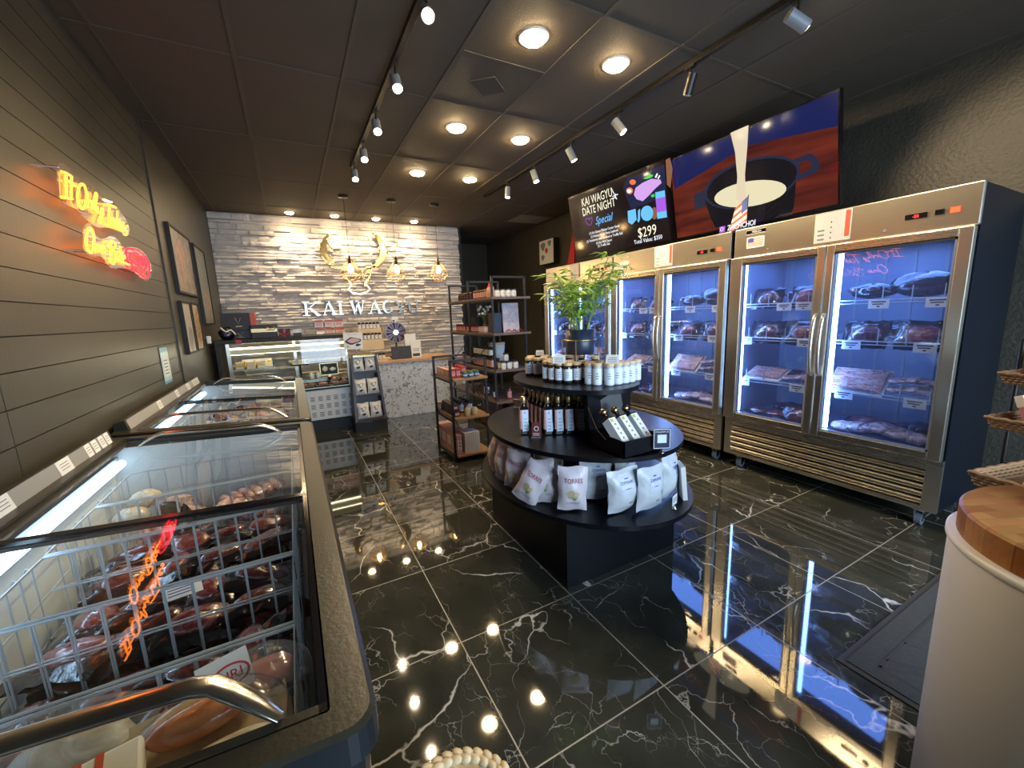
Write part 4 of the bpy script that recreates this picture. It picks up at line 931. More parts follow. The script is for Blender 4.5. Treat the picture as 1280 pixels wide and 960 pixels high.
# ================================================================ CHEST FREEZERS
SL = .062
def tz(x): return .895 + SL*(.05-x)
def freezer(label, dy=0):
    O = Vector((-.40, 1.54, 0)); t = thing('chest_freezer', label, 'chest freezer', O)
    def mb(): m_ = MB(); m_.xf = Matrix.Translation(-O); return m_
    def rr(x0, x1, y0, y1, r, n=5):
        pts = []
        for cx_, cy_, a0 in ((x1-r, y0+r, -90), (x1-r, y1-r, 0), (x0+r, y1-r, 90), (x0+r, y0+r, 180)):
            for i in range(n+1): a = math.radians(a0+90*i/n); pts.append((cx_+r*math.cos(a), cy_+r*math.sin(a)))
        return pts
    def ring(q, A, zA, B, zB, mat, sm=False):
        n = len(A); vs = [(p[0], p[1], zA(p[0]) if callable(zA) else zA) for p in A]+[(p[0], p[1], zB(p[0]) if callable(zB) else zB) for p in B]
        q.add(vs, [(i, (i+1) % n, n+(i+1) % n, n+i) for i in range(n)], mat, sm)
    o1 = rr(-.84, .05, .53, 2.55, .045); o2 = rr(-.832, .042, .538, 2.542, .040); i1 = rr(-.745, -.012, .578, 2.50, .006); bb = rr(-.83, .035, .55, 2.53, .05); b2 = rr(-.81, -.01, .60, 2.48, .05)
    q = mb(); ring(q, o1, lambda x: tz(x)-.006, o2, tz, M_rim); ring(q, o2, tz, i1, tz, M_rim); ring(q, i1, tz, i1, lambda x: tz(x)-.04, M_rim); ring(q, o1, lambda x: tz(x)-.055, o1, lambda x: tz(x)-.006, M_case); ring(q, bb, lambda x: tz(x)-.055, o1, lambda x: tz(x)-.055, M_case)
    q.build('rim', t)
    q = mb(); ring(q, b2, .07, bb, .55, M_case); ring(q, bb, .55, bb, lambda x: tz(x)-.05, M_case); n = len(b2); q.add([(p[0], p[1], .07) for p in b2], [tuple(reversed(range(n)))], M_case)
    q.bx((-.78, .62, .0), (-.04, 2.46, .075), M_blackmat); q.build('cabinet_body', t)
    q = mb(); q.bx((.036, 2.32, .70), (.062, 2.38, .76), M_casterblue); q.bx((.036, .70, .70), (.062, .76, .76), M_casterblue); q.build('bumper', t, bevel=.008)
    q = mb(); x0, x1, y0, y1, zb = -.795, -.03, .60, 2.47, .30
    q.quad((x0, y0, zb), (x1, y0, zb), (x1, y1, zb), (x0, y1, zb), M_cream); q.quad((x0, y0, zb), (x0, y1, zb), (x0, y1, .91), (x0, y0, .91), M_cream); q.quad((x1, y0, zb), (x1, y0, .87), (x1, y1, .87), (x1, y1, zb), M_cream)
    q.quad((x0, y1, zb), (x1, y1, zb), (x1, y1, .87), (x0, y1, .91), M_cream); q.quad((x0, y0, zb), (x0, y0, .91), (x1, y0, .87), (x1, y0, zb), M_cream); q.build('liner', t)
    q = mb(); q.bx((-.795, .62, .815), (-.765, 2.45, .875), M_liner); q.build('lamp_housing', t)
    q = mb(); q.cyl((-.752, .64, .845), (-.752, 2.43, .845), .017, M_led, 12); q.build('light_tube', t)
    for k, (ya, yb, dz) in enumerate(((.582, 1.455, -.004), (1.425, 2.497, -.016))):
        q = mb(); f_ = .018; xa, xb = -.742, -.015
        def strip(xa_, xb_, ya_, yb_, m_): 
            vs = [(xa_, ya_, tz(xa_)+dz+.004), (xb_, ya_, tz(xb_)+dz+.004), (xb_, yb_, tz(xb_)+dz+.004), (xa_, yb_, tz(xa_)+dz+.004)]
            q.poly3(vs, (0, 0, -.010), m_)
        strip(xa, xb, ya, ya+(f_*.8 if k == 0 else .026), M_rim if k == 0 else M_blackmat); strip(xa, xb, yb-(.026 if k == 0 else f_), yb, M_blackgl if k == 0 else M_blackmat); strip(xa, xa+.012, ya, yb, M_rim); strip(xb-.012, xb, ya, yb, M_blackgl)
        lid = q.build('lid_frame', t)
        q = mb(); vs = [(xa+.01, ya+.01, tz(xa)+dz), (xb-.01, ya+.01, tz(xb)+dz), (xb-.01, yb-.01, tz(xb)+dz), (xa+.01, yb-.01, tz(xa)+dz)]
        q.add(vs, [(0, 1, 2, 3)], M_glass); q.build('glass_pane', lid)
        yh = .640 if k == 0 else 2.36; q = mb(); pts = []
        xs_, xe_ = (-.70, -.075) if k == 0 else (-.66, -.10)
        for i in range(25):
            u = i/24; x = xs_+(xe_-xs_)*u; lift = .052*(min(1, math.sin(math.pi*u)*2.2))**.8 if 0 < u < 1 else 0
            pts.append((x, yh + (.012 if k == 0 else -.01)*math.sin(math.pi*u) - (.045 if k == 0 else -.0)*max(0, (u-.88)/.12), tz(x)+dz+.008+lift))
        q.tube(pts, [.0185*min(1, .55+min(i, 24-i)*.3) for i in range(25)], M_steelh2, 14, flat=.42); q.build('handle', lid)
    q = mb(); q.poly3([(-.835, .60, .935), (-.775, .60, .935), (-.79, .60, 1.0), (-.835, .60, .985)], (0, 1.88, 0), M_rim)
    rail = q.build('price_rail', t)
    q = mb(); N0 = Vector((-.775, 0, .940)); N1 = Vector((-.789, 0, .996)); e = Vector((.0012, 0, .0003))
    q.add([N0+e+Vector((0, .62, 0)), N0+e+Vector((0, 2.46, 0)), N1+e+Vector((0, 2.46, 0)), N1+e+Vector((0, .62, 0))], [(0, 1, 2, 3)], M_railgrey); q.build('card_strip', rail)
    for yc, w_ in ((1.66, .085), (2.03, .10), (2.235, .05), (2.30, .05), (2.37, .05), (2.43, .045), (1.20, .09)):
        q = mb(); e2 = e*2; q.add([N0+e2+Vector((0, yc-w_/2, 0)), N0+e2+Vector((0, yc+w_/2, 0)), N1+e2+Vector((0, yc+w_/2, 0)), N1+e2+Vector((0, yc-w_/2, 0))], [(0, 1, 2, 3)], M_paper)
        for j in range(3):
            a_ = N0.lerp(N1, .35+.18*j)+e*2.6; b_ = N0.lerp(N1, .40+.18*j)+e*2.6; q.add([a_+Vector((0, yc-w_*.3, 0)), a_+Vector((0, yc+w_*.3, 0)), b_+Vector((0, yc+w_*.3, 0)), b_+Vector((0, yc-w_*.3, 0))], [(0, 1, 2, 3)], M_grey)
        q.build('price_label', rail)
    return t
M_railgrey = P('rail_grey', (.30, .29, .26), .4); M_steelh2 = P('polished_handle_steel', (.66, .62, .54), .17, metal=1)
f1 = freezer('nearest long chest freezer with sliding glass lids by the left wall')
def copy_deep(o, loc, label):
    r = o.copy(); col.objects.link(r); r.location = loc; r['label'] = label
    for ch in list(o.children):
        c = ch.copy(); col.objects.link(c); c.parent = r
        for g in list(ch.children):
            d = g.copy(); col.objects.link(d); d.parent = c
    return r
DY2 = 2.09
copy_deep(f1, Vector((-.40, 1.54+DY2, 0)), 'second chest freezer with sliding glass lids, between the first freezer and the deli case')
def basket(Ly, Lx=.655, H=.36):
    t = thing('wire_basket', 'x', 'wire basket'); q = MB(); hx, hy = Lx/2, Ly/2; r = .0024
    for z, rr_ in ((H, .0040), (H*.70, r), (H*.36, r), (0, r)): q.tube([(-hx, -hy, z), (hx, -hy, z), (hx, hy, z), (-hx, hy, z)], rr_, M_wire, 6, closed=True, smooth=False)
    nx = int(Lx/.058); ny = int(Ly/.058)
    for i in range(1, nx):
        x = -hx+Lx*i/nx; q.tube([(x, -hy, H), (x, -hy, 0), (x, hy, 0), (x, hy, H)], r, M_wire, 5, smooth=False)
    for j in range(1, ny):
        y = -hy+Ly*j/ny; q.tube([(-hx-.018, y, H-.012), (-hx-.012, y, H+.004), (-hx, y, H), (-hx, y, 0), (hx, y, 0), (hx, y, H)], r, M_wire, 5, smooth=False)
    q.build('wire_frame', t); return t
bk_ = {}
cells = [(.625, .945), (.955, 1.265), (1.275, 1.645), (1.655, 2.015), (2.025, 2.42)]
bpos = ['nearest the camera', 'second from the camera', 'third from the camera', 'fourth from the camera', 'at the far end']
kb = Kind(basket(.35))
for fi, dy in enumerate((0, DY2)):
    for i, (a, c) in enumerate(cells):
        kb.put((-.395, (a+c)/2+dy, .435), label='white wire basket %s in the %s chest freezer' % (bpos[i], ('nearest', 'second')[fi]), scale=(1, (c-a-.004)/.35, 1), group='wire baskets in the chest freezers')
rs = random.Random(12)
def fill(cell, cols, rows, kinds, what, fi, dy, z=.452, sc=1.0, lay=1, skip=(), tilt=.35):
    a, c = cells[cell]; a += .03; c -= .03; x0, x1 = -.675, -.115
    for l in range(lay):
        for r_ in range(rows):
            for k in range(cols):
                if (r_, k) in skip and l == lay-1: continue
                x = x0+(x1-x0)*(k+.5)/cols + rs.uniform(-.012, .012); y = dy+a+(c-a)*(r_+.5)/rows + rs.uniform(-.01, .01)
                kd = kinds[(k*3+r_*2+l+cell) % len(kinds)]
                kd.put((x, y, z+l*.062+rs.uniform(0, .01)+.03*tilt), label='%s, %s from wall, %s row, %s layer, %s basket' % (what, NTH[k], ('near', 'middle', 'far')[r_], (('lower', 'upper') if lay == 2 else ('bottom', 'middle', 'top'))[l], ('first', 'second', 'third', 'fourth', 'fifth')[cell]),
                    rot=(rs.uniform(-tilt, tilt), rs.uniform(-tilt*.7, tilt*.7), rs.uniform(-.5, .5)+(math.pi/2 if rs.random() < .3 else 0)), scale=sc*rs.uniform(.9, 1.1))
fill(1, 4, 2, packs, 'first freezer steak in black film', 0, 0, lay=3, sc=.98)
fill(2, 4, 2, packs, 'first freezer steak in black film', 0, 0, lay=3, sc=1.05)
fill(3, 4, 2, packs, 'first freezer steak in black film', 0, 0, lay=3, sc=1.05)
# pink ribs and pale pieces in the far basket
def ribs(seed):
    t = thing('rib_package', 'x', 'meat package'); q = MB()
    for k in range(6): q.blob((-.10+.04*k, 0, .035), (.046, .12, .05), M_pink, seed+k, 10, 6, .12)
    q.build('meat', t); q = MB(); q.blob((0, 0, .034), (.29, .15, .060), M_clear, seed, 14, 6, .08); q.build('clear_film', t); return t
ribk = [Kind(ribs(41)), Kind(ribs(51))]
fill(4, 2, 2, ribk, 'first freezer pack of ribs', 0, 0, lay=3, tilt=.25)
def pale(seed):
    t = thing('pale_package', 'x', 'meat package'); q = MB(); q.blob((0, 0, .045), (.13, .11, .09), M_palemeat, seed, 12, 8, .28); q.build('contents', t)
    q = MB(); q.blob((0, 0, .042), (.155, .13, .098), M_clear, seed+1, 12, 8, .15); q.build('clear_film', t); return t
M_palemeat = speckle('pale_meat', (.50, .38, .26), (.78, .72, .60), 20, .3, .6, .4, (1, 1, 1), 1.4, bump=.3)
palek = Kind(pale(3))
for j, (x, y) in enumerate(((-.655, 2.10), (-.64, 2.24))): palek.put((x, y, .665+.02*j), label='pale lumpy pack, %s one, wall end of the far basket in the nearest freezer' % ('near', 'far')[j], rz=.6*j, scale=.8)
t = thing('meat_package', 'upright dark wrapped pack standing in the far basket of the nearest freezer', 'meat package', (-.525, 2.14, .655), rot=(0, 1.25, 1.4))
q = MB(); q.blob((0, 0, 0), (.17, .12, .03), M_film, 5, 14, 6, .1); q.build('vacuum_film', t); q = MB(); q.blob((0, 0, .012), (.14, .09, .03), M_pink, 6, 12, 6, .1); q.build('meat', t)
t = thing('price_card', 'white label card lying on the black packs in the nearest freezer', 'card', (-.36, 1.40, .705), rot=(.12, .05, .25))
q = MB(); q.bx((-.045, -.032, 0), (.045, .032, .001), M_label); q.build('card', t); q = MB()
for j in range(3): q.bx((-.034, -.018+.014*j, .001), (.025, -.013+.014*j, .0014), M_bluep)
q.build('printing', t)
# near basket : clear trays and pork packs
def clamshell():
    t = thing('clear_food_tray', 'x', 'food tray'); q = MB(); n = 24
    def lo(a, c, z): return [(a*(abs(math.cos(u))**.5)*math.copysign(1, math.cos(u)), c*(abs(math.sin(u))**.5)*math.copysign(1, math.sin(u)), z) for u in [2*math.pi*i/n for i in range(n)]]
    L_ = [lo(.078, .058, 0), lo(.090, .070, .035), lo(.100, .078, .038), lo(.100, .078, .042), lo(.088, .066, .046), lo(.080, .060, .064), lo(.070, .05, .066)]
    for i in range(len(L_)-1): q.add(L_[i]+L_[i+1], [(k, (k+1) % n, n+(k+1) % n, n+k) for k in range(n)], M_clearp, True)
    q.add(L_[-1], [tuple(range(n))], M_clearp); q.build('plastic_shell', t)
    q = MB(); q.blob((0, 0, .028), (.15, .11, .045), M_palemeat, 8, 14, 6, .1); q.build('contents', t)
    return t
M_clearp = glass('clear_plastic', (.86, .90, .93), .9, 1.5, rough=.08, haze=.10, hazecol=(.7, .75, .8))
ck = Kind(clamshell())
for i, (x, y, z, r_) in enumerate(((-.60, .84, .72, .2), (-.40, .86, .735, -.25), (-.63, .74, .645, 0), (-.43, .76, .655, .1), (-.62, .83, .57, 0), (-.40, .83, .57, 0))):
    ck.put((x, y, z), label='clear plastic food tray, %s, nearest basket' % ('closest to the wall on top', 'next to the pork packs on top', 'closest to the wall in the middle layer', 'second from the wall in the middle layer', 'closest to the wall at the bottom', 'second from the wall at the bottom')[i], rot=(.12, .05, r_), scale=1.1)
def porkpack(seed, red=True):
    t = thing('pork_package', 'x', 'meat package'); q = MB(); q.box((0, 0, .006), (.24, .20, .010), M_cardtan if seed % 2 else M_redband); q.build('backing_card', t)
    q = MB(); q.blob((-.01, .03, .034), (.155, .062, .046), M_pork, seed, 22, 10, .06); q.blob((.02, -.045, .026), (.14, .05, .032), M_palemeat, seed+3, 16, 8, .12); q.build('meat', t)
    q = MB(); q.blob((0, 0, .028), (.24, .19, .066), M_clear, seed, 18, 8, .04); q.build('clear_film', t); return t
M_cardtan = P('tan_backing', (.66, .50, .30), .5); M_redband = P('white_red_backing', (.72, .66, .62), .4)
kp = Kind(porkpack(61)); kp.put((-.20, .775, .745), label='clear pack with a browned pork piece in the corner of the nearest freezer', rot=(.18, 0, .16))
kp.put((-.20, .80, .665), label='clear pork pack underneath the browned pork piece', rz=.1); kp.put((-.19, .79, .58), label='lowest clear pork pack under the browned pork piece', rz=0)
t = thing('label_card', 'white card with a red oval stamp beside the browned pork pack', 'card', (-.185, .865, .795), rot=(.75, 0, .30))
q = MB(); q.bx((-.042, -.035, 0), (.042, .035, .0012), M_paper); q.build('card', t)
q = MB(); q.tube([(.008+.030*math.cos(a), -.004+.019*math.sin(a), .0014) for a in [2*math.pi*i/24 for i in range(24)]], .0022, M_red, 5, closed=True); q.text('URI', .026, M_red, (.008, -.004, .0014), (1, 0, 0), (0, 1, 0), .0006, maxw=.045); q.build('stamp', t)
M_salmon = P('salmon_pink', (.75, .28, .20), .3, coat=.6)
t = thing('seafood_tray', 'clear clamshell of pink seafood beside the red stamped card', 'food tray', (-.115, .875, .735), rot=(.1, 0, .9))
q = MB(); q.lathe([(.045, 0), (.058, .03), (.066, .034), (.064, .042), (.05, .055), (.0001, .058)], M_clearp, n=20, sx=1, sy=1.2); q.build('plastic_shell', t)
q = MB(); q.blob((0, 0, .026), (.085, .10, .045), M_salmon, 4, 12, 6, .2); q.build('contents', t)

def redpack():
    t = thing('red_label_pack', 'x', 'meat package'); q = MB(); q.box((0, 0, .018), (.20, .15, .034), M_paper); q.build('white_sleeve', t, bevel=.006)
    q = MB(); q.bx((-.02, -.074, .0352), (.03, .074, .0360), M_redo); q.bx((.045, -.074, .0352), (.055, .074, .0360), M_redo)
    q.tube([(-.062+.030*math.cos(a), .0+.05*math.sin(a), .036) for a in [2*math.pi*i/20 for i in range(20)]], .003, M_redo, 5, closed=True)
    for k in range(3): q.text(('HEAT', 'SERVE', 'KEEP COLD')[k], .016, M_paper, (-.008+.014*k, 0, .0365), (0, 1, 0), (-1, 0, 0), .0004, maxw=.12)
    q.build('red_print', t); return t
kr = Kind(redpack()); kr.put((-.37, .70, .765), label='white sleeve pack with an orange red band under the steel handle', rot=(.12, 0, .2)); kr.put((-.56, .70, .755), label='white sleeve pack with an orange red band left of the first one', rot=(.1, 0, -.2))
# second freezer contents
def smallbag(seed, mat):
    t = thing('frozen_pack', 'x', 'frozen food pack'); q = MB(); q.blob((0, 0, .05), (.12, .09, .10), mat, seed, 10, 7, .25); q.build('bag', t); return t
sb = [Kind(smallbag(71, M_palemeat)), Kind(smallbag(72, M_pink)), Kind(smallbag(73, M_meatd)), Kind(smallbag(74, M_palemeat))]
for ce in (0, 1, 2, 3, 4): fill(ce, 5, 2, sb, 'second freezer pale frozen pack', 1, DY2, z=.55, lay=2, tilt=.3)
# ================================================================ DISPLAY ISLAND
ICX, ICY = 1.545, 2.055
t = thing('display_island', 'black three tier oval display island in the middle of the marble floor', 'display stand', (ICX, ICY, 0))
q = MB(); q.bx((-.405, -.455, 0), (.405, .455, .405), M_black); q.build('base_box', t, bevel=.002)
def disc(q, cx, cy, a, b_, z, th, mat, n=144):
    P0 = [(cx+a*math.cos(2*math.pi*i/n), cy+b_*math.sin(2*math.pi*i/n)) for i in range(n)]
    q.poly3([(p[0], p[1], z-th) for p in P0][::-1], (0, 0, th), mat)
q = MB(); disc(q, 0, 0, .575, .775, .43, .025, M_black); q.build('lower_shelf', t, bevel=.002)
q = MB(); q.bx((-.20, -.28, .43), (.20, .28, .725), M_black); q.build('riser', t, bevel=.002)
q = MB(); disc(q, 0, -.01, .541, .689, .75, .025, M_black); q.build('middle_shelf', t, bevel=.002)
q = MB(); q.bx((.02, -.22, .75), (.26, .24, 1.02), M_black); q.build('riser', t, bevel=.002)
q = MB(); disc(q, -.03, -.01, .33, .465, 1.045, .025, M_black); q.build('top_shelf', t, bevel=.002)
ZL, ZM, ZT = .431, .751, 1.046
# ---- spice jars on the top tier
def jar(name, r, h, body, lid, lab, lidh=.016, labh=(.18, .82), cat='jar', n=16):
    t = thing(name, 'x', cat); q = MB(); q.lathe([(.0001, 0), (r*.92, 0), (r, .004), (r, h*.80), (r*.86, h*.90), (r*.84, h), (.0001, h)], body, n=n); q.build('jar_body', t)
    if lid: q = MB(); q.lathe([(.0001, h), (r*.98, h), (r, h+.002), (r, h+lidh), (.0001, h+lidh)], lid, n=n, smooth=False); q.build('lid', t)
    if lab:
        q = MB(); vs = []; k = 12
        for i in range(k+1):
            a = math.radians(-90-72+144*i/k); vs += [((r+.0008)*math.cos(a), (r+.0008)*math.sin(a), h*labh[0]), ((r+.0008)*math.cos(a), (r+.0008)*math.sin(a), h*labh[1])]
        q.add(vs, [(2*i, 2*i+2, 2*i+3, 2*i+1) for i in range(k)], lab, True)
        for j in range(3): q.box((0, -r-.0012, h*(.62-.12*j)), (r*(.5+.2*(j == 1)), .0008, h*.025), M_ink)
        q.build('label', t)
    return t
def facecam(x, y): return math.atan2(-x, y)      # turn front (-y) to the entrance side
jd = Kind(jar('spice_jar', .0265, .104, M_jar, M_woodlid, M_label)); M_salt = P('pale_salt', (.52, .57, .66), .25, coat=.4); jl = Kind(jar('spice_jar', .0275, .106, M_salt, M_woodlid, M_label, labh=(.05, .88)))
Z6 = lambda x, y: (640+x*.1328, 430+y*.1328)
clusters = [('dark spice jar, left cluster', jd, [(165, 305), (240, 310), (300, 302)], 3), ('dark spice jar, middle cluster', jd, [(330, 355), (385, 364), (448, 372), (527, 378), (610, 370), (668, 352)], 3),
            ('white labelled jar, right cluster', jl, [(730, 385), (803, 393), (915, 397), (993, 385), (1057, 375), (1115, 363), (1168, 345)], 3)]
placed = []
for lab, kd, pts, rows in clusters:
    for r_ in range(rows):
        m_ = 0
        for k, p in enumerate(pts):
            c = on(2, ZT, *Z6(*p)); d = Vector((c.x, c.y, 0)).normalized(); c2 = c + d*(.028+.058*r_) + Vector((.008*r_, .0, 0)); e = (c2.x-1.515)/.325, (c2.y-2.045)/.46
            if e[0]**2+e[1]**2 > .86 or any((c2-o_).length < .0535 for o_ in placed): 
                if r_ > 0: continue
            if (Vector((c2.x, c2.y, 0))-Vector((1.577, 2.04, 0))).length < .12: continue
            placed.append(c2.copy()); kd.put((c2.x, c2.y, ZT), facecam(c2.x, c2.y)+.05*(k % 3-1), '%s, top tier, %s from left in the %s row' % (lab, NTH[m_], ('front', 'second', 'third')[r_]), 'spice jars on the top tier'); m_ += 1
# jars behind the plant, lids only seen
k = 0
for (x, y) in ((1.50, 2.22), (1.56, 2.24), (1.62, 2.22), (1.47, 2.30), (1.53, 2.31), (1.60, 2.30), (1.68, 2.16), (1.70, 2.05)):
    if all((Vector((x, y, ZT))-o_).length > .055 for o_ in placed):
        jd.put((x, y, ZT), 0, 'dark spice jar behind the plant stand on the top tier, %s from the left' % NTH[k], 'spice jars on the top tier'); k += 1
def tent(loc, rz, lab, txt=True, s=1.0, mat=None):
    t = thing('tent_card', lab, 'card', loc, rz); q = MB(); w_, h_ = .032*s, .042*s
    q.poly3([(-w_, -.020, 0), (w_, -.020, 0), (w_, 0, h_), (-w_, 0, h_)], (0, -.0008, 0), mat or M_paper); q.poly3([(-w_, .020, 0), (w_, .020, 0), (w_, 0, h_), (-w_, 0, h_)], (0, .0008, 0), mat or M_paper); q.build('card', t)
    q = MB()
    for j in range(3): q.poly3([(-w_*.7, -.0165+.004*j*s-.0012, .008*s+.009*s*j), (w_*.7, -.0165+.004*j*s-.0012, .008*s+.009*s*j), (w_*.7, -.0155+.004*j*s-.0012, .010*s+.009*s*j), (-w_*.7, -.0155+.004*j*s-.0012, .010*s+.009*s*j)], (0, -.0004, 0), M_ink)
    q.build('printing', t); return t
for (px, py, lab, s_) in ((675, 444, 'small kraft card standing on the left jar cluster', .8), (699, 454, 'white folded card standing on the middle jar cluster', 1.1), (766, 454, 'white folded card standing on the right jar cluster', 1.1)):
    c = on(2, ZT+.122, px, py); tent((c.x, c.y, ZT+.1225), facecam(c.x, c.y)-.2, lab, s=s_)
# ---- bamboo plant
t = thing('plant_stand', 'thin gold wire stand holding the dark pot on the top tier', 'plant stand', (1.577, 2.04, ZT))
q = MB()
for a in (40, 130, 220, 310):
    q = MB(); c_, s_ = math.cos(math.radians(a)), math.sin(math.radians(a)); q.tube([(.115*c_, .115*s_, 0), (.115*c_, .115*s_, .235), (.094*c_, .094*s_, .235)], .0038, M_goldpaint, 6); q.build('leg', t)
q = MB(); q.tube([(.096*math.cos(2*math.pi*i/28), .096*math.sin(2*math.pi*i/28), .235) for i in range(28)], .0038, M_goldpaint, 6, closed=True)
for a in (40, 130): 
    c_, s_ = math.cos(math.radians(a)), math.sin(math.radians(a)); q.tube([(.115*c_, .115*s_, .142), (-.115*c_, -.115*s_, .142)], .0038, M_goldpaint, 6)
q.build('ring', t)
t = thing('potted_bamboo', 'leafy green bamboo plant in a dark navy pot on the top tier', 'potted plant', (1.577, 2.04, ZT+.147))
M_pot = P('navy_pot', (.018, .030, .055), .38); M_soil = P('soil', (.03, .02, .012), .9, bump=.5); M_stem = P('bamboo_stem', (.22, .30, .07), .45, vary=.3, vscale=30)
M_leaf = P('bamboo_leaf', (.30, .48, .06), .42, vary=.45, vscale=14)
q = MB(); q.lathe([(.0001, 0), (.080, 0), (.088, .008), (.090, .150), (.083, .150), (.082, .135), (.0001, .135)], M_pot, n=32); q.build('pot', t)
q = MB(); q.lathe([(.0001, .1365), (.081, .1365)], M_soil, n=20); q.build('soil', t)
rs = random.Random(23); q = MB(); lf = MB(); tips = []
for k in range(15):
    a = rs.uniform(0, 6.28); r0 = rs.uniform(.01, .055); sp = rs.uniform(.05, .30); hh = rs.uniform(.16, .40) - .25*max(0, sp-.22)
    if k < 4: hh = .44-.05*k; sp = .12+.05*k
    P0 = Vector((r0*math.cos(a), r0*math.sin(a), .13)); pts = [P0 + Vector((math.cos(a)*sp*u**1.6, math.sin(a)*sp*u**1.6, hh*u)) for u in [i/8 for i in range(9)]]
    q.tube(pts, [.0042*(1-.6*i/8) for i in range(9)], M_stem, 6)
    for m_ in range(3, 9):
        b0 = pts[m_]
        for w_ in range(2 if m_ < 5 else 3):
            a2 = rs.uniform(0, 6.28); ln = rs.uniform(.04, .10); tw = b0 + Vector((math.cos(a2)*ln, math.sin(a2)*ln, rs.uniform(.0, .05))); q.tube([b0, tw], .0014, M_stem, 4)
            for _ in range(rs.choice((3, 4, 5))):
                a3 = a2+rs.uniform(-1.3, 1.3); L_ = rs.uniform(.05, .09); wd = L_*.12; dr = rs.uniform(-.35, .55)
                d = Vector((math.cos(a3), math.sin(a3), dr)).normalized(); sd = Vector((-math.sin(a3), math.cos(a3), rs.uniform(-.4, .4))).normalized(); nn = d.cross(sd).normalized(); o_ = b0.lerp(tw, rs.uniform(.5, 1.0))
                spine = [o_ + d*L_*u + Vector((0, 0, -.25*L_*u*u)) for u in (0, .3, .65, 1)]
                ws = (.2, 1, .8, .02); vs = []
                for s_, w2 in zip(spine, ws): vs += [s_-sd*wd*w2, s_+nn*wd*w2*.25, s_+sd*wd*w2]
                lf.add(vs, [(0, 1, 4, 3), (1, 2, 5, 4), (3, 4, 7, 6), (4, 5, 8, 7), (6, 7, 10, 9), (7, 8, 11, 10)], M_leaf, True)
q.build('stems', t); lf.build('foliage', t)
# ---- bottles on the middle tier
M_oil = P('dark_bottle_glass', (.010, .008, .010), .08, coat=.6); M_cap = P('gold_bottle_cap', (.52, .36, .18), .3, metal=.7); M_pinkl = P('pink_label', (.60, .28, .26), .5, vary=.5, vscale=60); M_bottlelab = P('bright_label', (.62, .72, .86), .45)
def bottle():
    t = thing('bottle', 'x', 'bottle'); w_ = .024; q = MB(); q.bx((-w_, -w_, 0), (w_, w_, .165), M_oil); q.build('bottle_body', t, bevel=.005)
    q = MB(); q.lathe([(.022, .160), (.014, .178), (.012, .195), (.0001, .195)], M_oil, n=16); q.build('neck', t)
    q = MB(); q.lathe([(.0135, .186), (.0145, .188), (.0145, .222), (.012, .226), (.0001, .226)], M_cap, n=16); q.build('cap', t)
    q = MB(); q.bx((-w_*.55, -w_-.0010, .022), (w_*.9, -w_-.0003, .150), M_bottlelab); q.bx((-w_*.3, -w_-.0012, .022), (w_+.001, -w_-.0008, .070), M_bottlelab); q.bx((-w_-.0012, -w_+.0005, .035), (-w_-.0004, w_*.8, .150), M_pinkl); q.bx((-w_-.0005, -w_-.0009, .035), (-w_*.55, -w_-.0002, .150), M_pinkl)
    q.text('K', .020, M_bluep, (0.004, -w_-.0012, .134), (1, 0, 0), (0, 0, 1), .0003); 
    for j in range(4): q.bx((-.004, -w_-.0016, .035+.020*j), (.014, -w_-.0011, .038+.020*j), M_bluep)
    q.build('label', t); return t
bk2 = Kind(bottle()); ang = -.50; bd = Vector((math.cos(ang), math.sin(ang), 0)); bn = Vector((-bd.y, bd.x, 0))
c = on(2, ZM, 654, 544); bk2.put((c.x+.02, c.y+.02, ZM), -.35, 'dark square bottle standing alone at the left of the bottle block', 'dark bottles on the middle tier')
c0 = Vector((1.262, 1.945, ZM)); 
for r_ in range(5):
    for k in range(4):
        p = c0 + bd*.0615*k + Vector((.10, .99, 0))*.0565*r_; bk2.put(p, -.35, 'dark square bottle, %s from the left in the %s row of the block' % (NTH[k], ('front', 'second', 'third', 'fourth', 'back')[r_]), 'dark bottles on the middle tier')
for k, (px, py) in enumerate(((658, 484), (668, 485))):
    c = on(2, ZM+.21, px, py); bk2.put((c.x, c.y, ZM), -.2, 'dark bottle standing behind the block, %s of the pair' % ('left', 'right')[k], 'dark bottles on the middle tier')
def easel(loc, rz, lab, card, w_=.05, h_=.075, tilt=.25, art=None, base=M_clearp):
    t = thing('card_stand', lab, 'card stand', loc, rz); q = MB(); q.bx((-w_*.5, -.022, 0), (w_*.5, .02, .003), base); q.bx((-w_*.5, -.022, 0), (w_*.5, -.019, .010), base); q.build('stand_base', t)
    q = MB(); R3 = Matrix.Rotation(-tilt, 3, 'X'); q.box((0, -.006+.5*h_*math.sin(tilt), .006+.5*h_*math.cos(tilt)), (w_, .002, h_), card, R3); q.build('card', t)
    if art:
        q = MB(); q.xf = Matrix.Translation((0, -.0075+.5*h_*math.sin(tilt), .006+.5*h_*math.cos(tilt))) @ Matrix.Rotation(-tilt, 4, 'X'); art(q, w_, h_); q.build('printing', t)
    return t
def art_red(q, w_, h_):
    q.tube([(w_*.22*math.cos(a), -.0008, h_*.08+h_*.16*math.sin(a)) for a in [2*math.pi*i/14 for i in range(14)]], .002, M_paper, 5, closed=True)
    for j in range(3): q.bx((-w_*.35, -.0012, -h_*(.40-.07*j)), (w_*.35, -.0006, -h_*(.38-.07*j)), M_paper)
M_maroon = P('maroon_card', (.12, .02, .02), .4)
c = on(2, ZM, 673, 548); easel((c.x, c.y+.02, ZM), -.65, 'maroon picture card on a clear stand leaning beside the front bottles', M_maroon, .055, .080, .25, art_red)
c = on(2, ZM, 646, 511); easel((c.x+.02, c.y+.02, ZM), 1.9, 'white card seen from behind at the far left edge of the middle tier', M_paper, .075, .065, .35)
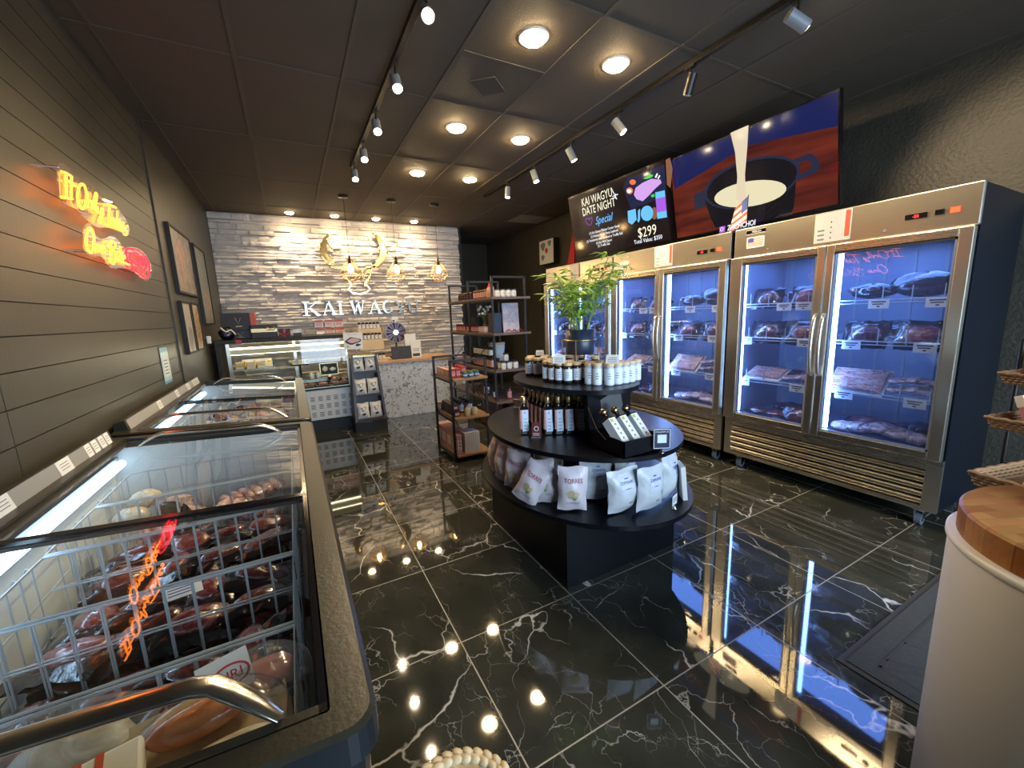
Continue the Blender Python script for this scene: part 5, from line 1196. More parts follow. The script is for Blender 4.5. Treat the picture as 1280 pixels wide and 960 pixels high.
# ---- black gift box with three bottles
t = thing('presentation_box', 'open black box holding three bottles at the right of the middle tier', 'box', (1.455, 1.515, ZM))
q = MB(); w_, d_, h_ = .125, .125, .085
q.bx((-w_, -d_, 0), (w_, d_, .006), M_black); q.bx((-w_, -d_, 0), (w_, -d_+.006, h_), M_black); q.bx((-w_, d_-.006, 0), (w_, d_, h_), M_black); q.bx((-w_, -d_, 0), (-w_+.006, d_, h_), M_black); q.bx((w_-.006, -d_, 0), (w_, d_, h_), M_black); q.build('box_tray', t)
q = MB(); q.poly3([(-w_, d_, h_), (w_, d_, h_), (w_, d_+.05, h_+.09), (w_-.02, d_+.03, h_+.20), (-w_+.01, d_+.03, h_+.20), (-w_, d_+.05, h_+.09)], (0, .006, 0), M_black); q.build('lid', t)
q = MB(); q.tube([(-w_, d_+.02, h_+.12), (-w_-.01, .06, h_+.02), (-w_-.004, 0, h_-.02)], .0015, M_goldpaint, 5); q.build('cord', t)
M_goldball = P('gold_stopper', (.50, .34, .14), .22, metal=1)
def laid():
    t = thing('bottle', 'x', 'bottle'); w_ = .024; q = MB(); q.bx((-w_, -w_, 0), (w_, w_, .16), M_oil); q.build('bottle_body', t, bevel=.004)
    q = MB(); q.lathe([(.012, .158), (.011, .182), (.0001, .182)], M_oil, n=14); q.build('neck', t)
    q = MB(); q.blob((0, 0, .198), (.040, .040, .038), M_goldball, 1, 16, 10, 0); q.build('cap', t)
    q = MB(); q.bx((-w_-.001, -w_-.0012, .0), (w_+.001, -w_-.0002, .150), M_paper); q.bx((-w_-.001, -w_-.0002, .0), (-w_-.0002, w_, .150), M_label)
    for j in range(4): q.bx((-.006, -w_-.0018, .03+.026*j), (.006, -w_-.0012, .040+.026*j), M_grey)
    q.bx((-.018, -w_-.0018, .128), (.002, -w_-.0012, .145), M_greenl); q.build('label', t); return t
M_greenl = P('green_gold_mark', (.42, .50, .08), .5)
kl = Kind(laid())
for k, x in enumerate((-.075, 0, .075)): kl.put((1.46+x-.01, 1.435, ZM+.045), label='white labelled bottle with gold ball stopper, %s of three in the black box' % ('left', 'middle', 'right')[k], rot=(-.72, .0, .18), group='bottles in the black box')
def art_qr(q, w_, h_):
    for a_, c_ in (((-w_*.46, -.0008, -h_*.47), (w_*.46, -.0004, -h_*.44)), ((-w_*.46, -.0008, h_*.44), (w_*.46, -.0004, h_*.47)), ((-w_*.47, -.0008, -h_*.47), (-w_*.44, -.0004, h_*.47)), ((w_*.44, -.0008, -h_*.47), (w_*.47, -.0004, h_*.47))): q.bx(a_, c_, M_paper)
    q.bx((-w_*.26, -.0008, -h_*.20), (w_*.26, -.0004, h_*.20), M_label)
    q.text('FOLLOW US', .012, M_paper, (0, -.001, h_*.34), (1, 0, 0), (0, 0, 1), .0003, maxw=w_*.75)
def post_sign(loc, rz, lab, w_, h_, card, art=None, zz=.025):
    t = thing('sign_holder', lab, 'sign', loc, rz); q = MB(); q.lathe([(.0001, 0), (.014, 0), (.013, .004), (.005, .010), (.004, zz+.004), (.0001, zz+.004)], M_chrome, n=16); q.build('stand_base', t)
    q = MB(); q.box((0, 0, zz+h_/2), (w_, .002, h_), card); q.build('card', t)
    if art: q = MB(); q.xf = Matrix.Translation((0, -.0012, zz+h_/2)); art(q, w_, h_); q.build('printing', t)
    return t
M_navycard = P('navy_card', (.012, .022, .06), .4)
c = on(2, ZM, 821, 564); post_sign((c.x-.0, c.y-.03, ZM), -.5, 'small navy sign with a white border in front of the black box', .085, .105, M_navycard, art_qr, .020)
c = on(2, ZL, 843, 636)
def art_lines(q, w_, h_):
    for j in range(2): q.bx((-w_*.36, -.0008, h_*(.12-.22*j)), (w_*.36, -.0004, h_*(.20-.22*j)), M_bluep)
post_sign((c.x, c.y, ZL), .35, 'tiny white price sign at the right edge of the lowest tier', .062, .055, M_paper, art_lines, .022)
# ---- crisp bags on the lowest tier
def bag(name, W_, H_, T_, mat, seed, deco):
    t = thing(name, 'x', 'bag'); rs = random.Random(seed); n, m = 10, 14; F = []; B_ = []
    ph = [rs.uniform(0, 6) for _ in range(6)]
    for j in range(m+1):
        v = j/m; pr = (math.sin(math.pi*min(1, max(0, (v-.05)/.9)))**.55) if .05 < v < .95 else 0
        for i in range(n+1):
            u = i/n*2-1; th = T_/2*pr*(1-abs(u)**2.6)**.7 if abs(u) < 1 else 0
            wr = .0035*math.sin(6*u+ph[0]+v*9)*pr + .0025*math.sin(13*v+ph[1]+u*3)*pr; k = 1-.10*pr*(.6+.4*math.sin(5*v+ph[2])) + .02*math.sin(17*v+ph[3])
            x = u*W_/2*k; z = v*H_ + .004*math.sin(4*u+ph[4])*(1 if v in (0, 1) else .3)
            F.append((x, -th-wr-.001, z)); B_.append((x, th*.8+wr+.001, z))
    fs = [(j*(n+1)+i, j*(n+1)+i+1, (j+1)*(n+1)+i+1, (j+1)*(n+1)+i) for j in range(m) for i in range(n)]
    q = MB(); q.add(F, fs, mat, True); q.add(B_, [tuple(reversed(f)) for f in fs], mat, True)
    ed = [j*(n+1) for j in range(m+1)]; 
    for e_ in (ed, [k+n for k in ed], list(range(n+1)), list(range(m*(n+1), (m+1)*(n+1)))):
        vs = [F[k] for k in e_]+[B_[k] for k in e_]; L_ = len(e_); q.add(vs, [(k, k+1, L_+k+1, L_+k) for k in range(L_-1)], mat, True)
    body = q.build('bag_body', t)
    def sp(u, v, lift=.0022):      # point on the front surface
        fi = (u+1)/2*n; fj = v*m; i = min(int(fi), n-1); j = min(int(fj), m-1); a, b2 = fi-i, fj-j
        g = lambda i_, j_: Vector(F[j_*(n+1)+i_]); p = g(i, j)*(1-a)*(1-b2)+g(i+1, j)*a*(1-b2)+g(i, j+1)*(1-a)*b2+g(i+1, j+1)*a*b2
        return p + Vector((0, -lift, 0))
    q = MB(); deco(q, sp, W_, H_); q.build('printing', t); return t
M_maroonp = P('maroon_print', (.30, .01, .05), .45); M_beige = P('potato_print', (.52, .42, .24), .5); M_greenp = P('green_print', (.12, .34, .16), .5)
def wraptext(q, sp, txt, size, v0, mat, W_, H_, half=.62):
    me = textmesh(txt, 0, 0.0); xs = [p[0] for p in me[0]]; x0, x1 = min(xs), max(xs)
    q.add([sp((p[0]-x0)/(x1-x0)*2*half-half, v0+(p[1]-.35)*size/H_, .003) for p in me[0]], me[1], mat)
def patch(q, sp, u0, v0, ru, rv, mat, n=12, lift=.0026, wob=0):
    q.add([sp(u0+ru*math.cos(a)*(1+wob*math.sin(3*a)), v0+rv*math.sin(a)*(1+wob*math.sin(2*a)), lift) for a in [2*math.pi*i/n for i in range(n)]], [tuple(range(n))], mat)
def deco_t(q, sp, W_, H_):
    wraptext(q, sp, 'TORRES', .034, .72, M_maroonp, W_, H_); patch(q, sp, -.15, .42, .26, .10, M_beige, wob=.15); patch(q, sp, .22, .40, .20, .08, M_beige, wob=.2); patch(q, sp, .12, .32, .13, .04, M_greenp, wob=.25)
    for j in range(2): q.add([sp(-.5, .22-.035*j), sp(.5, .22-.035*j), sp(.5, .228-.035*j), sp(-.5, .228-.035*j)], [(0, 1, 2, 3)], M_ink)
M_lilac = P('pale_lilac_panel', (.62, .68, .84), .35)
def deco_w(q, sp, W_, H_):
    for (a0, a1, c0_, c1_) in ((-.45, .45, .50, .62), (-.45, .45, .62, .74), (-.45, .45, .74, .92)): 
        for k in range(4): 
            ua = a0+(a1-a0)*k/4; ub = a0+(a1-a0)*(k+1)/4; q.add([sp(ua, c0_, .0018), sp(ub, c0_, .0018), sp(ub, c1_, .0018), sp(ua, c1_, .0018)], [(0, 1, 2, 3)], M_lilac)
    wraptext(q, sp, 'DIMARI', .022, .74, M_bluep, W_, H_, .40); patch(q, sp, 0, .82, .14, .012, M_bluep, wob=.2); patch(q, sp, .0, .60, .22, .008, M_bluep); patch(q, sp, .2, .24, .14, .022, M_grey, wob=.3)
bt = [Kind(bag('crisp_bag', .150, .235, .070, M_bag, 3, deco_t)), Kind(bag('crisp_bag', .155, .235, .080, M_bag, 9, deco_t))]
bw = [Kind(bag('white_bag', .195, .225, .085, M_bagw, 5, deco_w)), Kind(bag('white_bag', .190, .225, .095, M_bagw, 15, deco_w))]
def putbag(kd, px, py, tilt, roll, lab, dz=0, yaw=0, inn=0.0, s=1.0, grp=None):
    c = on(2, ZL+dz, px, py); d = Vector((c.x-ICX, (c.y-ICY)*.75, 0)).normalized(); rz = math.atan2(d.x, -d.y)+yaw; c = c - d*inn
    kd.put((c.x, c.y, ZL+.012+dz), label=lab, group=grp, scale=s, rot=(Matrix.Rotation(rz, 3, 'Z') @ Matrix.Rotation(roll, 3, 'Y') @ Matrix.Rotation(tilt, 3, 'X')).to_euler())
G1 = 'printed crisp bags on the lowest tier'; G2 = 'white bags on the lowest tier'
for (k_, px, py, ti, ro, inn, dz, yw, lab) in (
    (0, 609, 588, -.20, .02, .03, 0, .2, 'farthest crisp bag at the left end of the lowest tier'), (1, 622, 604, -.10, .05, .03, 0, .25, 'second crisp bag from the left end, front row'),
    (0, 636, 616, -.05, .12, .04, 0, .40, 'third crisp bag from the left end, front row, standing wide'), (1, 650, 630, -.18, .48, .02, 0, .25, 'crisp bag leaning to the right over the tier edge'),
    (0, 682, 633, -.10, -.20, .03, 0, .25, 'crisp bag leaning left, just left of the frontal one'), (1, 714, 642, -.02, .04, .02, 0, .30, 'crisp bag facing the front squarely, next to the white bags'),
    (0, 634, 592, -.15, .0, .10, .03, .3, 'crisp bag behind the wide one, second row'), (1, 655, 598, -.15, .1, .12, .04, .3, 'crisp bag behind the leaning one, second row'), (0, 690, 604, -.2, -.25, .12, .04, .3, 'crisp bag behind the left leaning one, second row'), (1, 716, 610, -.15, .15, .12, .02, .3, 'crisp bag peeking between the frontal bag and the white bags, second row')):
    putbag(bt[k_], px, py, ti, ro, lab, dz, yw, inn, grp=G1)
for (k_, px, py, ti, ro, inn, dz, yw, lab) in (
    (0, 748, 631, -.12, .03, .05, 0, .25, 'white bag farthest left, half behind the frontal crisp bag'), (1, 783, 644, -.02, -.05, .03, 0, .2, 'big white bag facing the front, second white from the left'),
    (0, 817, 641, -.02, .03, .03, 0, .1, 'white bag with a panel facing front, third white from the left'), (1, 846, 622, -.05, .02, .04, 0, -.1, 'white bag at the right end of the lowest tier'), (0, 800, 622, -.1, 0, .10, .02, .2, 'white bag in the second row between the two front ones'), (1, 768, 612, -.1, 0, .13, .02, .2, 'white bag in the second row on the left')):
    putbag(bw[k_], px, py, ti, ro, lab, dz, yw, inn, grp=G2)
c = on(2, ZL, 862, 622); t = thing('product_box', 'slim dark and white box leaning at the right end of the lowest tier', 'box', (c.x-.02, c.y+.03, ZL), rot=(-.1, 0, 1.0)); q = MB(); q.bx((-.05, -.012, 0), (.05, .012, .19), M_paper); q.build('box_body', t); q = MB(); q.bx((-.05, -.0135, 0), (.05, -.012, .07), M_blackmat); q.bx((-.03, -.0135, .10), (.03, -.012, .16), M_grey); q.build('printing', t)

# ================================================================ SHELF RACKS
def frame_posts(q, xs, ys, H_, r=.011):
    for y in ys:
        for x in xs: q.bx((x-r, y-r, 0), (x+r, y+r, H_), M_tubeblk)
        q.bx((xs[0], y-r, H_-2*r), (xs[1], y+r, H_), M_tubeblk)
t = thing('low_shelf_rack', 'low black metal rack with three wooden shelves left of the island', 'shelf rack', (1.495, 3.98, 0))
q = MB(); frame_posts(q, (-.185, .185), (-.26, .26), 1.035); 
for z in (.055, .435, .825): 
    for x in (-.185, .185): q.bx((x-.008, -.26, z-.02), (x+.008, .26, z), M_tubeblk)
q.tube([(.185, -.26, .50), (.185, .26, .82)], .005, M_tubeblk, 6); q.tube([(.185, .26, .50), (.185, -.26, .82)], .005, M_tubeblk, 6)
q.build('metal_frame', t)
for z in (.055, .435, .825): q = MB(); q.bx((-.172, -.30, z), (.19, .29, z+.022), M_shelfwood); q.build('shelf', t, bevel=.002)
t = thing('tall_shelf_rack', 'tall black metal rack with dark wooden shelves in front of the corridor', 'shelf rack', (2.34, 5.12, 0))
q = MB(); frame_posts(q, (-.22, .22), (-.72, -.0, .72), 1.895, .012)
for z in (.37, .755, 1.20, 1.625):
    for x in (-.22, .22): q.bx((x-.008, -.72, z-.02), (x+.008, .72, z), M_tubeblk)
for y0_ in (-.72, 0.0): q.tube([(-.22, y0_, .40), (-.22, y0_+.72, .75)], .005, M_tubeblk, 6); q.tube([(-.22, y0_, 1.18), (-.22, y0_+.72, .78)], .005, M_tubeblk, 6)
q.build('metal_frame', t)
for z in (.37, .755, 1.20, 1.625): q = MB(); q.bx((-.24, -.77, z), (.27, .75, z+.028), M_shelfdark); q.build('shelf', t, bevel=.002)
def box_item(name, w_, d_, h_, mat, lab_mat=None, cat='box', lines=2, lidm=None):
    t = thing(name, 'x', cat); q = MB(); q.bx((-w_/2, -d_/2, 0), (w_/2, d_/2, h_), mat); q.build('box_body', t, bevel=min(.002, h_*.1))
    q = MB()
    if lab_mat:
        q.bx((-w_*.36, -d_/2-.0008, h_*.25), (w_*.36, -d_/2-.0002, h_*.75), lab_mat); q.bx((-w_/2-.0008, -d_*.36, h_*.25), (-w_/2-.0002, d_*.36, h_*.75), lab_mat)
        for j in range(lines): q.bx((-w_*.25, -d_/2-.0014, h_*(.60-.16*j)), (w_*.25, -d_/2-.0008, h_*(.64-.16*j)), M_ink)
        q.build('label', t)
    return t
M_purple = P('purple_jam', (.10, .01, .12), .2, coat=.5); M_redjam = P('red_jam', (.26, .015, .03), .2, coat=.5); M_goldlid = P('gold_lid', (.62, .44, .14), .3, metal=.8); M_pinkpk = P('pink_pack', (.66, .38, .34), .5); M_tin = P('blue_tin', (.04, .22, .38), .3); M_dkbrown = P('dark_brown_pack', (.045, .020, .014), .4); M_candle = P('cream_wax', (.72, .58, .30), .4, coat=.5); M_redpk = P('red_pack', (.42, .02, .03), .4); M_spine = P('pink_spine_print', (.62, .34, .33), .5)
K_ = dict(purple=Kind(jar('jam_jar', .031, .088, M_purple, M_goldlid, M_dkbrown, .014)), red=Kind(jar('jam_jar', .031, .092, M_redjam, M_goldlid, M_pinkpk, .014)), white=Kind(jar('candle_jar', .034, .085, M_cream, M_blackmat, M_paper, .012, (.2, .8), 'jar')),
          smallp=Kind(jar('syrup_bottle', .020, .085, M_redjam, M_blackmat, M_pinkl, .016, (.15, .75), 'bottle')), darkj=Kind(jar('sauce_jar', .031, .105, M_jar, M_blackmat, M_label, .016)), dark2=Kind(jar('sauce_jar', .028, .13, M_jar, M_blackmat, M_pinkpk, .018)),
          tin=Kind(jar('blue_tin', .024, .052, M_tin, M_goldlid, M_paper, .010, (.35, .65), 'tin')), wax=Kind(jar('glass_candle', .030, .075, M_candle, None, None)), pinkb=Kind(box_item('pink_pack', .05, .05, .075, M_pinkpk, M_paper)), dk=Kind(box_item('chocolate_box', .09, .06, .055, M_dkbrown, M_pinkpk)), book=Kind(box_item('boxed_set', .022, .16, .21, M_paper, None)), pbook=Kind(box_item('pink_book', .022, .16, .20, M_spine, M_paper)), redb=Kind(box_item('red_box', .05, .05, .09, M_redpk, M_pinkpk)))
def row(kind, n, x0, y0, dx, dy, z, what, grp, rz=0, jit=.003):
    for k in range(n): K_[kind].put((x0+dx*k+random.uniform(-jit, jit), y0+dy*k+random.uniform(-jit, jit), z), rz, '%s, %s from near end' % (what, NTH[k]), grp)
zt = .848
row('tin', 3, 1.465, 3.735, .062, .0, zt, 'blue tin, front row of low rack top', 'blue tins on the low rack'); row('tin', 3, 1.465, 3.80, .062, .0, zt, 'blue tin, second row of low rack top', 'blue tins on the low rack')
row('redb', 2, 1.36, 3.80, .055, .0, zt, 'red and pink box beside blue tins, low rack', 'red boxes on the low rack'); row('pinkb', 5, 1.355, 3.87, .0, .075, zt, 'pink cube pack, left edge of low rack top', 'pink packs on the low rack'); row('pinkb', 4, 1.43, 3.90, .0, .078, zt, 'pink cube pack, inner row of low rack top', 'pink packs on the low rack')
row('redb', 3, 1.52, 3.92, .0, .08, zt, 'red box at the right of the low rack top', 'red boxes on the low rack')
zt = .458
row('wax', 2, 1.475, 3.75, .075, .0, zt, 'cream glass candle, front of low rack middle shelf', 'glass candles on the low rack'); K_['wax'].put((1.52, 3.83, zt+.0), 0, 'cream glass candle behind the two front ones on the middle shelf, low rack', 'glass candles on the low rack')
row('dk', 5, 1.37, 3.80, .0, .085, zt, 'dark chocolate box, left of low rack middle shelf', 'chocolate boxes on the low rack', math.pi/2); row('dk', 4, 1.37, 3.84, .0, .085, zt+.056, 'dark chocolate box, upper layer, low rack middle shelf', 'chocolate boxes on the low rack', math.pi/2)
row('darkj', 4, 1.47, 3.91, .0, .075, zt, 'dark jar, middle of low rack middle shelf', 'dark jars on the low rack'); row('darkj', 4, 1.56, 3.90, .0, .075, zt, 'dark jar, right of low rack middle shelf', 'dark jars on the low rack'); row('pinkb', 2, 1.345, 4.20, .0, .06, zt, 'pink pack, far left of low rack middle shelf', 'pink packs on the low rack')
zt = .078
for k in range(7): K_['book'].put((1.425+.0235*k, 3.79, zt), 0, 'white slim box at the front of the bottom shelf, %s from the left' % NTH[k], 'white slim boxes on the low rack')
for r_ in range(3):
    for k in range(6): K_['pbook'].put((1.345+.024*k+.0, 3.79+.165*(r_+1), zt), 0, 'pink slim book on the low rack bottom shelf, %s from left, %s row' % (NTH[k], NTH[r_]), 'pink books on the low rack')
K_['pbook'].put((1.345, 3.79, zt), 0, 'pink slim book beside the white boxes at the front left of the bottom shelf', 'pink books on the low rack'); K_['pbook'].put((1.37, 3.79, zt), 0, 'pink slim book between the front left pink book and the white boxes', 'pink books on the low rack')
# tall rack goods ; x from 2.10 to 2.60, y from 4.36 to 5.86
zt = 1.653
row('white', 4, 2.22, 4.46, .074, .0, zt, 'white jar, front of tall rack top shelf', 'white jars on the tall rack', 0); row('red', 6, 2.18, 4.66, .0, .070, zt, 'red jam jar, left edge of tall rack top shelf', 'red jam jars on the tall rack', -.8); row('red', 5, 2.25, 4.72, .0, .072, zt, 'red jam jar, inner row of tall rack top shelf', 'red jam jars on the tall rack', -.8)
row('purple', 6, 2.18, 5.20, .0, .070, zt, 'purple jam jar, far left of tall rack top shelf', 'purple jam jars on the tall rack', -.8)
def squeeze():
    t = thing('sauce_bottle', 'x', 'bottle'); q = MB(); q.lathe([(.0001, 0), (.030, 0), (.032, .01), (.030, .10), (.022, .125), (.0001, .13)], M_pinkpk, n=18); q.build('bottle_body', t); q = MB(); q.lathe([(.024, .12), (.022, .135), (.008, .145), (.004, .175), (.0001, .176)], M_redpk, n=14); q.build('cap', t); return t
ks = Kind(squeeze()); 
for k, (x, y) in enumerate(((2.17, 4.50), (2.17, 4.575))): ks.put((x, y, zt), 0, 'pink sauce bottle with red nozzle on the tall rack top shelf, %s of the pair' % ('nearer', 'farther')[k], 'red nozzle bottles')
zt = 1.228
t = thing('picture_board', 'pale lilac marbled board standing on the second shelf of the tall rack', 'board', (2.42, 4.50, zt), rot=(-.06, 0, .05)); q = MB(); q.bx((-.115, 0, 0), (.115, .012, .355), speckle('lilac_marble', (.42, .38, .44), (.60, .55, .62), 6, .35, .6, .4, (1, 1, 1), 2)); q.build('board', t); q = MB(); q.tube(smooth_path([(-.05, -.001, .10), (.02, -.001, .14), (-.02, -.001, .20), (.05, -.001, .26), (.08, -.001, .18)], 4), .0012, M_grey, 5); q.build('line_drawing', t)
t = thing('gift_box', 'tall dark navy box on the second shelf of the tall rack', 'box', (2.24, 4.60, zt)); q = MB(); q.bx((-.06, -.07, 0), (.06, .07, .24), M_navycard); q.build('box_body', t, bevel=.002); q = MB(); q.bx((-.0615, -.06, .0), (-.060, .06, .24), M_dkbrown); q.build('side_panel', t)
t = thing('ribbon', 'red ribbon lying at the front edge of the tall rack second shelf', 'ribbon', (2.42, 4.42, zt)); q = MB(); q.tube(smooth_path([(-.12, 0, .008), (-.08, .01, .03), (-.04, -.01, .010), (0, .0, .032), (.03, .012, .008), (.07, -.01, .035), (.10, 0, .012), (.14, .01, .02)], 5), .011, M_redpk, 8, flat=.4); q.build('ribbon_loops', t)
t = thing('gift_bag', 'black paper gift bag with looped handles on the tall rack second shelf', 'gift bag', (2.22, 5.12, zt)); q = MB(); q.bx((-.05, -.08, 0), (.05, .08, .19), M_blackmat); q.build('bag_body', t, bevel=.003); q = MB(); q.tube(smooth_path([(-.05, -.045, .18), (-.05, -.035, .26), (-.05, 0, .285), (-.05, .035, .26), (-.05, .045, .18)], 4), .003, M_blackmat, 6); q.build('handle', t)
t = thing('flower_arrangement', 'small cream blossoms on stems above the dark boxes on the tall rack', 'flowers', (2.22, 4.84, zt)); q = MB(); q.lathe([(.0001, 0), (.03, 0), (.04, .06), (.025, .12), (.0001, .12)], M_dkbrown, n=16); q.build('vase', t)
rs = random.Random(8); q = MB(); q2 = MB()
for k in range(16):
    a = rs.uniform(0, 6.28); p = Vector((math.cos(a)*rs.uniform(.03, .10), math.sin(a)*rs.uniform(.05, .20), rs.uniform(.20, .33))); q.tube([(0, 0, .10), p*.6+Vector((0, 0, .06)), p], .0018, M_stem, 5); q2.blob(p, (.035, .035, .028), M_paper, k, 8, 6, .35)
q.build('stems', t); q2.build('blossoms', t)
row('smallp', 7, 2.15, 4.95, .0, .052, zt, 'small pink labelled bottle, left of tall rack second shelf', 'small bottles on the tall rack', -.8); row('smallp', 6, 2.155, 5.40, .0, .055, zt, 'small dark bottle at the far end of the second shelf', 'small bottles on the tall rack', -.8); row('pinkb', 3, 2.16, 4.72, .0, .07, zt, 'pink pack behind the navy box on the second shelf', 'pink packs on the tall rack')
zt = .783
row('white', 3, 2.24, 4.42, .085, .0, zt, 'cream candle jar, front of third shelf, tall rack', 'candle jars on the tall rack'); row('white', 3, 2.24, 4.50, .085, .0, zt, 'cream candle jar, second row of third shelf, tall rack', 'candle jars on the tall rack'); K_['white'].put((2.30, 4.46, zt+.097), 0, 'white candle jar stacked on top of the front candle jars', 'candle jars on the tall rack')
row('dark2', 8, 2.16, 4.56, .0, .075, zt, 'dark pink labelled jar, left of third shelf, tall rack', 'dark jars on the tall rack', -.8); row('darkj', 7, 2.165, 4.60, .0, .078, zt+.149, 'dark jar stacked in upper row of third shelf, tall rack', 'dark jars on the tall rack', -.8); row('darkj', 6, 2.25, 4.60, .0, .08, zt, 'dark jar in the inner row of the third shelf, tall rack', 'dark jars on the tall rack', -.8); row('dark2', 5, 2.17, 5.20, .0, .08, zt, 'dark jar at the far end of the third shelf, tall rack', 'dark jars on the tall rack', -.8)
t = thing('lidded_bucket', 'cream tapered bucket with a wooden lid at the back of the tall rack third shelf', 'bucket', (2.42, 4.95, zt)); q = MB(); q.lathe([(.0001, 0), (.085, 0), (.115, .27), (.0001, .27)], M_cream, n=28); q.build('bucket_body', t); q = MB(); q.lathe([(.0001, .27), (.118, .27), (.118, .295), (.0001, .295)], M_woodlid, n=28); q.build('lid', t)
zt = .398
K_['smallp'].put((2.33, 4.46, zt), 0, 'small red bottle standing at the front of the lowest tall rack shelf', None, scale=1.5); K_['darkj'].put((2.20, 4.60, zt), 0, 'small jar with white label on the lowest tall rack shelf'); K_['darkj'].put((2.20, 4.86, zt), 0, 'dark jar farther back on the lowest tall rack shelf', scale=1.3)
t = thing('storage_crate', 'dark reddish crate on the floor under the tall rack', 'crate', (2.33, 4.75, 0)); q = MB(); M_crate = P('dark_red_brown', (.09, .022, .016), .5)
for a_, c_ in (((-.18, -.25, 0), (.18, .25, .02)), ((-.18, -.25, 0), (-.165, .25, .24)), ((.165, -.25, 0), (.18, .25, .24)), ((-.18, -.25, 0), (.18, -.235, .24)), ((-.18, .235, 0), (.18, .25, .24))): q.bx(a_, c_, M_crate)
q.build('crate_body', t, bevel=.003)

# ================================================================ DELI CASE AND COUNTER
t = thing('deli_case', 'glass fronted refrigerated deli case in front of the stone wall, far left', 'display case', (-.07, 6.30, 0))
def mb(): m_ = MB(); m_.xf = Matrix.Translation((.07, -6.30, 0)); return m_
XA, XB = -.80, .64; YF, YB = 5.86, 6.72
q = mb(); q.bx((XA, YF+.02, 0), (XB, YB, .15), M_blackmat); q.build('plinth', t)
q = mb(); q.bx((XA, YF, .15), (XB, YF+.03, .555), M_casewhite) if False else None
M_casewhite = P('case_white_panel', (.66, .66, .64), .35); q.bx((XA, YF, .155), (XB, YF+.03, .555), M_casewhite); q.bx((XA, YF+.03, .15), (XB, YB, .555), M_grey)
pn = q.build('front_panel', t, bevel=.003)
q = mb()
for c_ in range(15):
    for r_ in range(3):
        for s_ in range(4): x = XA+.08+c_*.094; z = .20+.105*r_+.017*s_; q.bx((x, YF-.0008, z), (x+.052, YF+.001, z+.007), M_blackmat)
q.build('vent_slots', pn)
q = mb(); q.bx((XA, YF-.01, .555), (XB, YF+.015, .575), M_blackmat); q.bx((XA, YF-.02, 1.22), (XB+.02, YB, 1.265), M_blackmat); q.build('top_ledge', t, bevel=.003)
q = mb(); q.bx((XA, YF, .15), (XA+.035, YB, 1.22), M_blackmat); q.bx((XB-.025, YF+.03, .57), (XB, YB, 1.22), M_casewhite2) if False else None
q.bx((XA+.10, YF+.01, .57), (XA+.135, YF+.05, 1.22), M_steel); q.bx((XB-.02, YF+.02, .57), (XB, YF+.05, 1.22), M_steel); q.bx((-.0, YB-.05, .57), (.04, YB-.02, 1.20), M_steel); q.build('frame_post', t)
q = mb(); q.poly3([(XA+.04, YF+.015, 1.075), (XB, YF+.015, 1.075), (XB, YF+.015, 1.15), (XA+.04, YF+.015, 1.15)], (0, .10, .02), M_creamcan) if False else None
M_creamcan = P('cream_canopy', (.72, .64, .42), .4); q.bx((XA+.10, YF+.03, 1.085), (XB-.01, YF+.14, 1.145), M_creamcan); q.build('canopy', t)
q = mb(); q.bx((XA+.12, YF+.05, 1.150), (XB-.02, YF+.075, 1.165), M_ledw); q.bx((XA+.12, YF+.10, 1.078), (XB-.02, YF+.125, 1.084), M_ledw); q.build('light_strip', t)
q = mb(); q.quad((XA+.1, YF+.012, .575), (XB, YF+.012, .575), (XB, YF+.022, 1.215), (XA+.1, YF+.022, 1.215), M_glass); q.quad((XA+.1, YB-.03, .575), (XB, YB-.03, .575), (XB, YB-.03, 1.215), (XA+.1, YB-.03, 1.215), M_glass); q.quad((XB-.004, YF+.03, .575), (XB-.004, YB-.03, .575), (XB-.004, YB-.03, 1.215), (XB-.004, YF+.03, 1.215), M_glass); q.build('glass_pane', t)
q = mb(); q.bx((XA+.1, YF+.04, .56), (XB-.02, YB-.06, .60), M_steel); q.build('deck', t)
q = mb(); q.bx((XA+.10, YF+.10, .885), (-.22, YB-.10, .893), M_clearp); q.bx((XA+.10, YF+.10, .880), (-.22, YF+.108, .898), M_steel); q.build('glass_shelf', t)
M_cheese = P('yellow_cheese', (.80, .56, .16), .4, coat=.4); M_blueice = P('blue_white_pack', (.30, .52, .82), .35, vary=.5, vscale=30)
kc = Kind(box_item('cheese_pack', .09, .10, .045, M_cheese, M_paper, 'cheese', 1)); kb_ = Kind(box_item('blue_pack', .10, .11, .05, M_blueice, M_paper, 'food pack', 1)); kw = Kind(box_item('white_pack', .07, .05, .11, M_paper, M_cheese, 'food pack', 1))
for k in range(3):
    for l in range(2): kc.put((-.60+.11*k, 6.02, .894+.046*l), .1*k, 'yellow cheese pack on the deli case glass shelf, %s from the left, %s' % (NTH[k], ('bottom', 'top')[l]), 'cheese packs')
for k in range(5):
    kw.put((-.55+.065*k, 6.16, .894), 0, 'upright white and yellow pack behind the cheese, %s from the left' % NTH[k], 'upright packs in the deli case')
for k in range(8): kb_.put((-.02+.085*k if k < 7 else -.12, 6.12, .601), .12*(k % 3-1), 'blue and white pack, deli case back row, %s from the left' % NTH[k], 'blue packs in the deli case', scale=(.85, .9, 1.3))
for k in range(5): kb_.put((.0+.12*k, 5.99, .601), 0, 'blue and white pack, deli case front row, %s from the left' % NTH[k], 'blue packs in the deli case', scale=(1, .8, .8))
for k in range(5): packs[k % 4].put((.05+.125*k, 5.935, .615), label='small red meat tray at the front of the deli case, %s from the left' % NTH[k], rot=(.5, 0, 0), scale=.75)
packs[0].put((.46, 6.03, .66), label='dark steak pack leaning in the deli case beside the photo frame', rot=(.4, 0, .2), scale=.8)
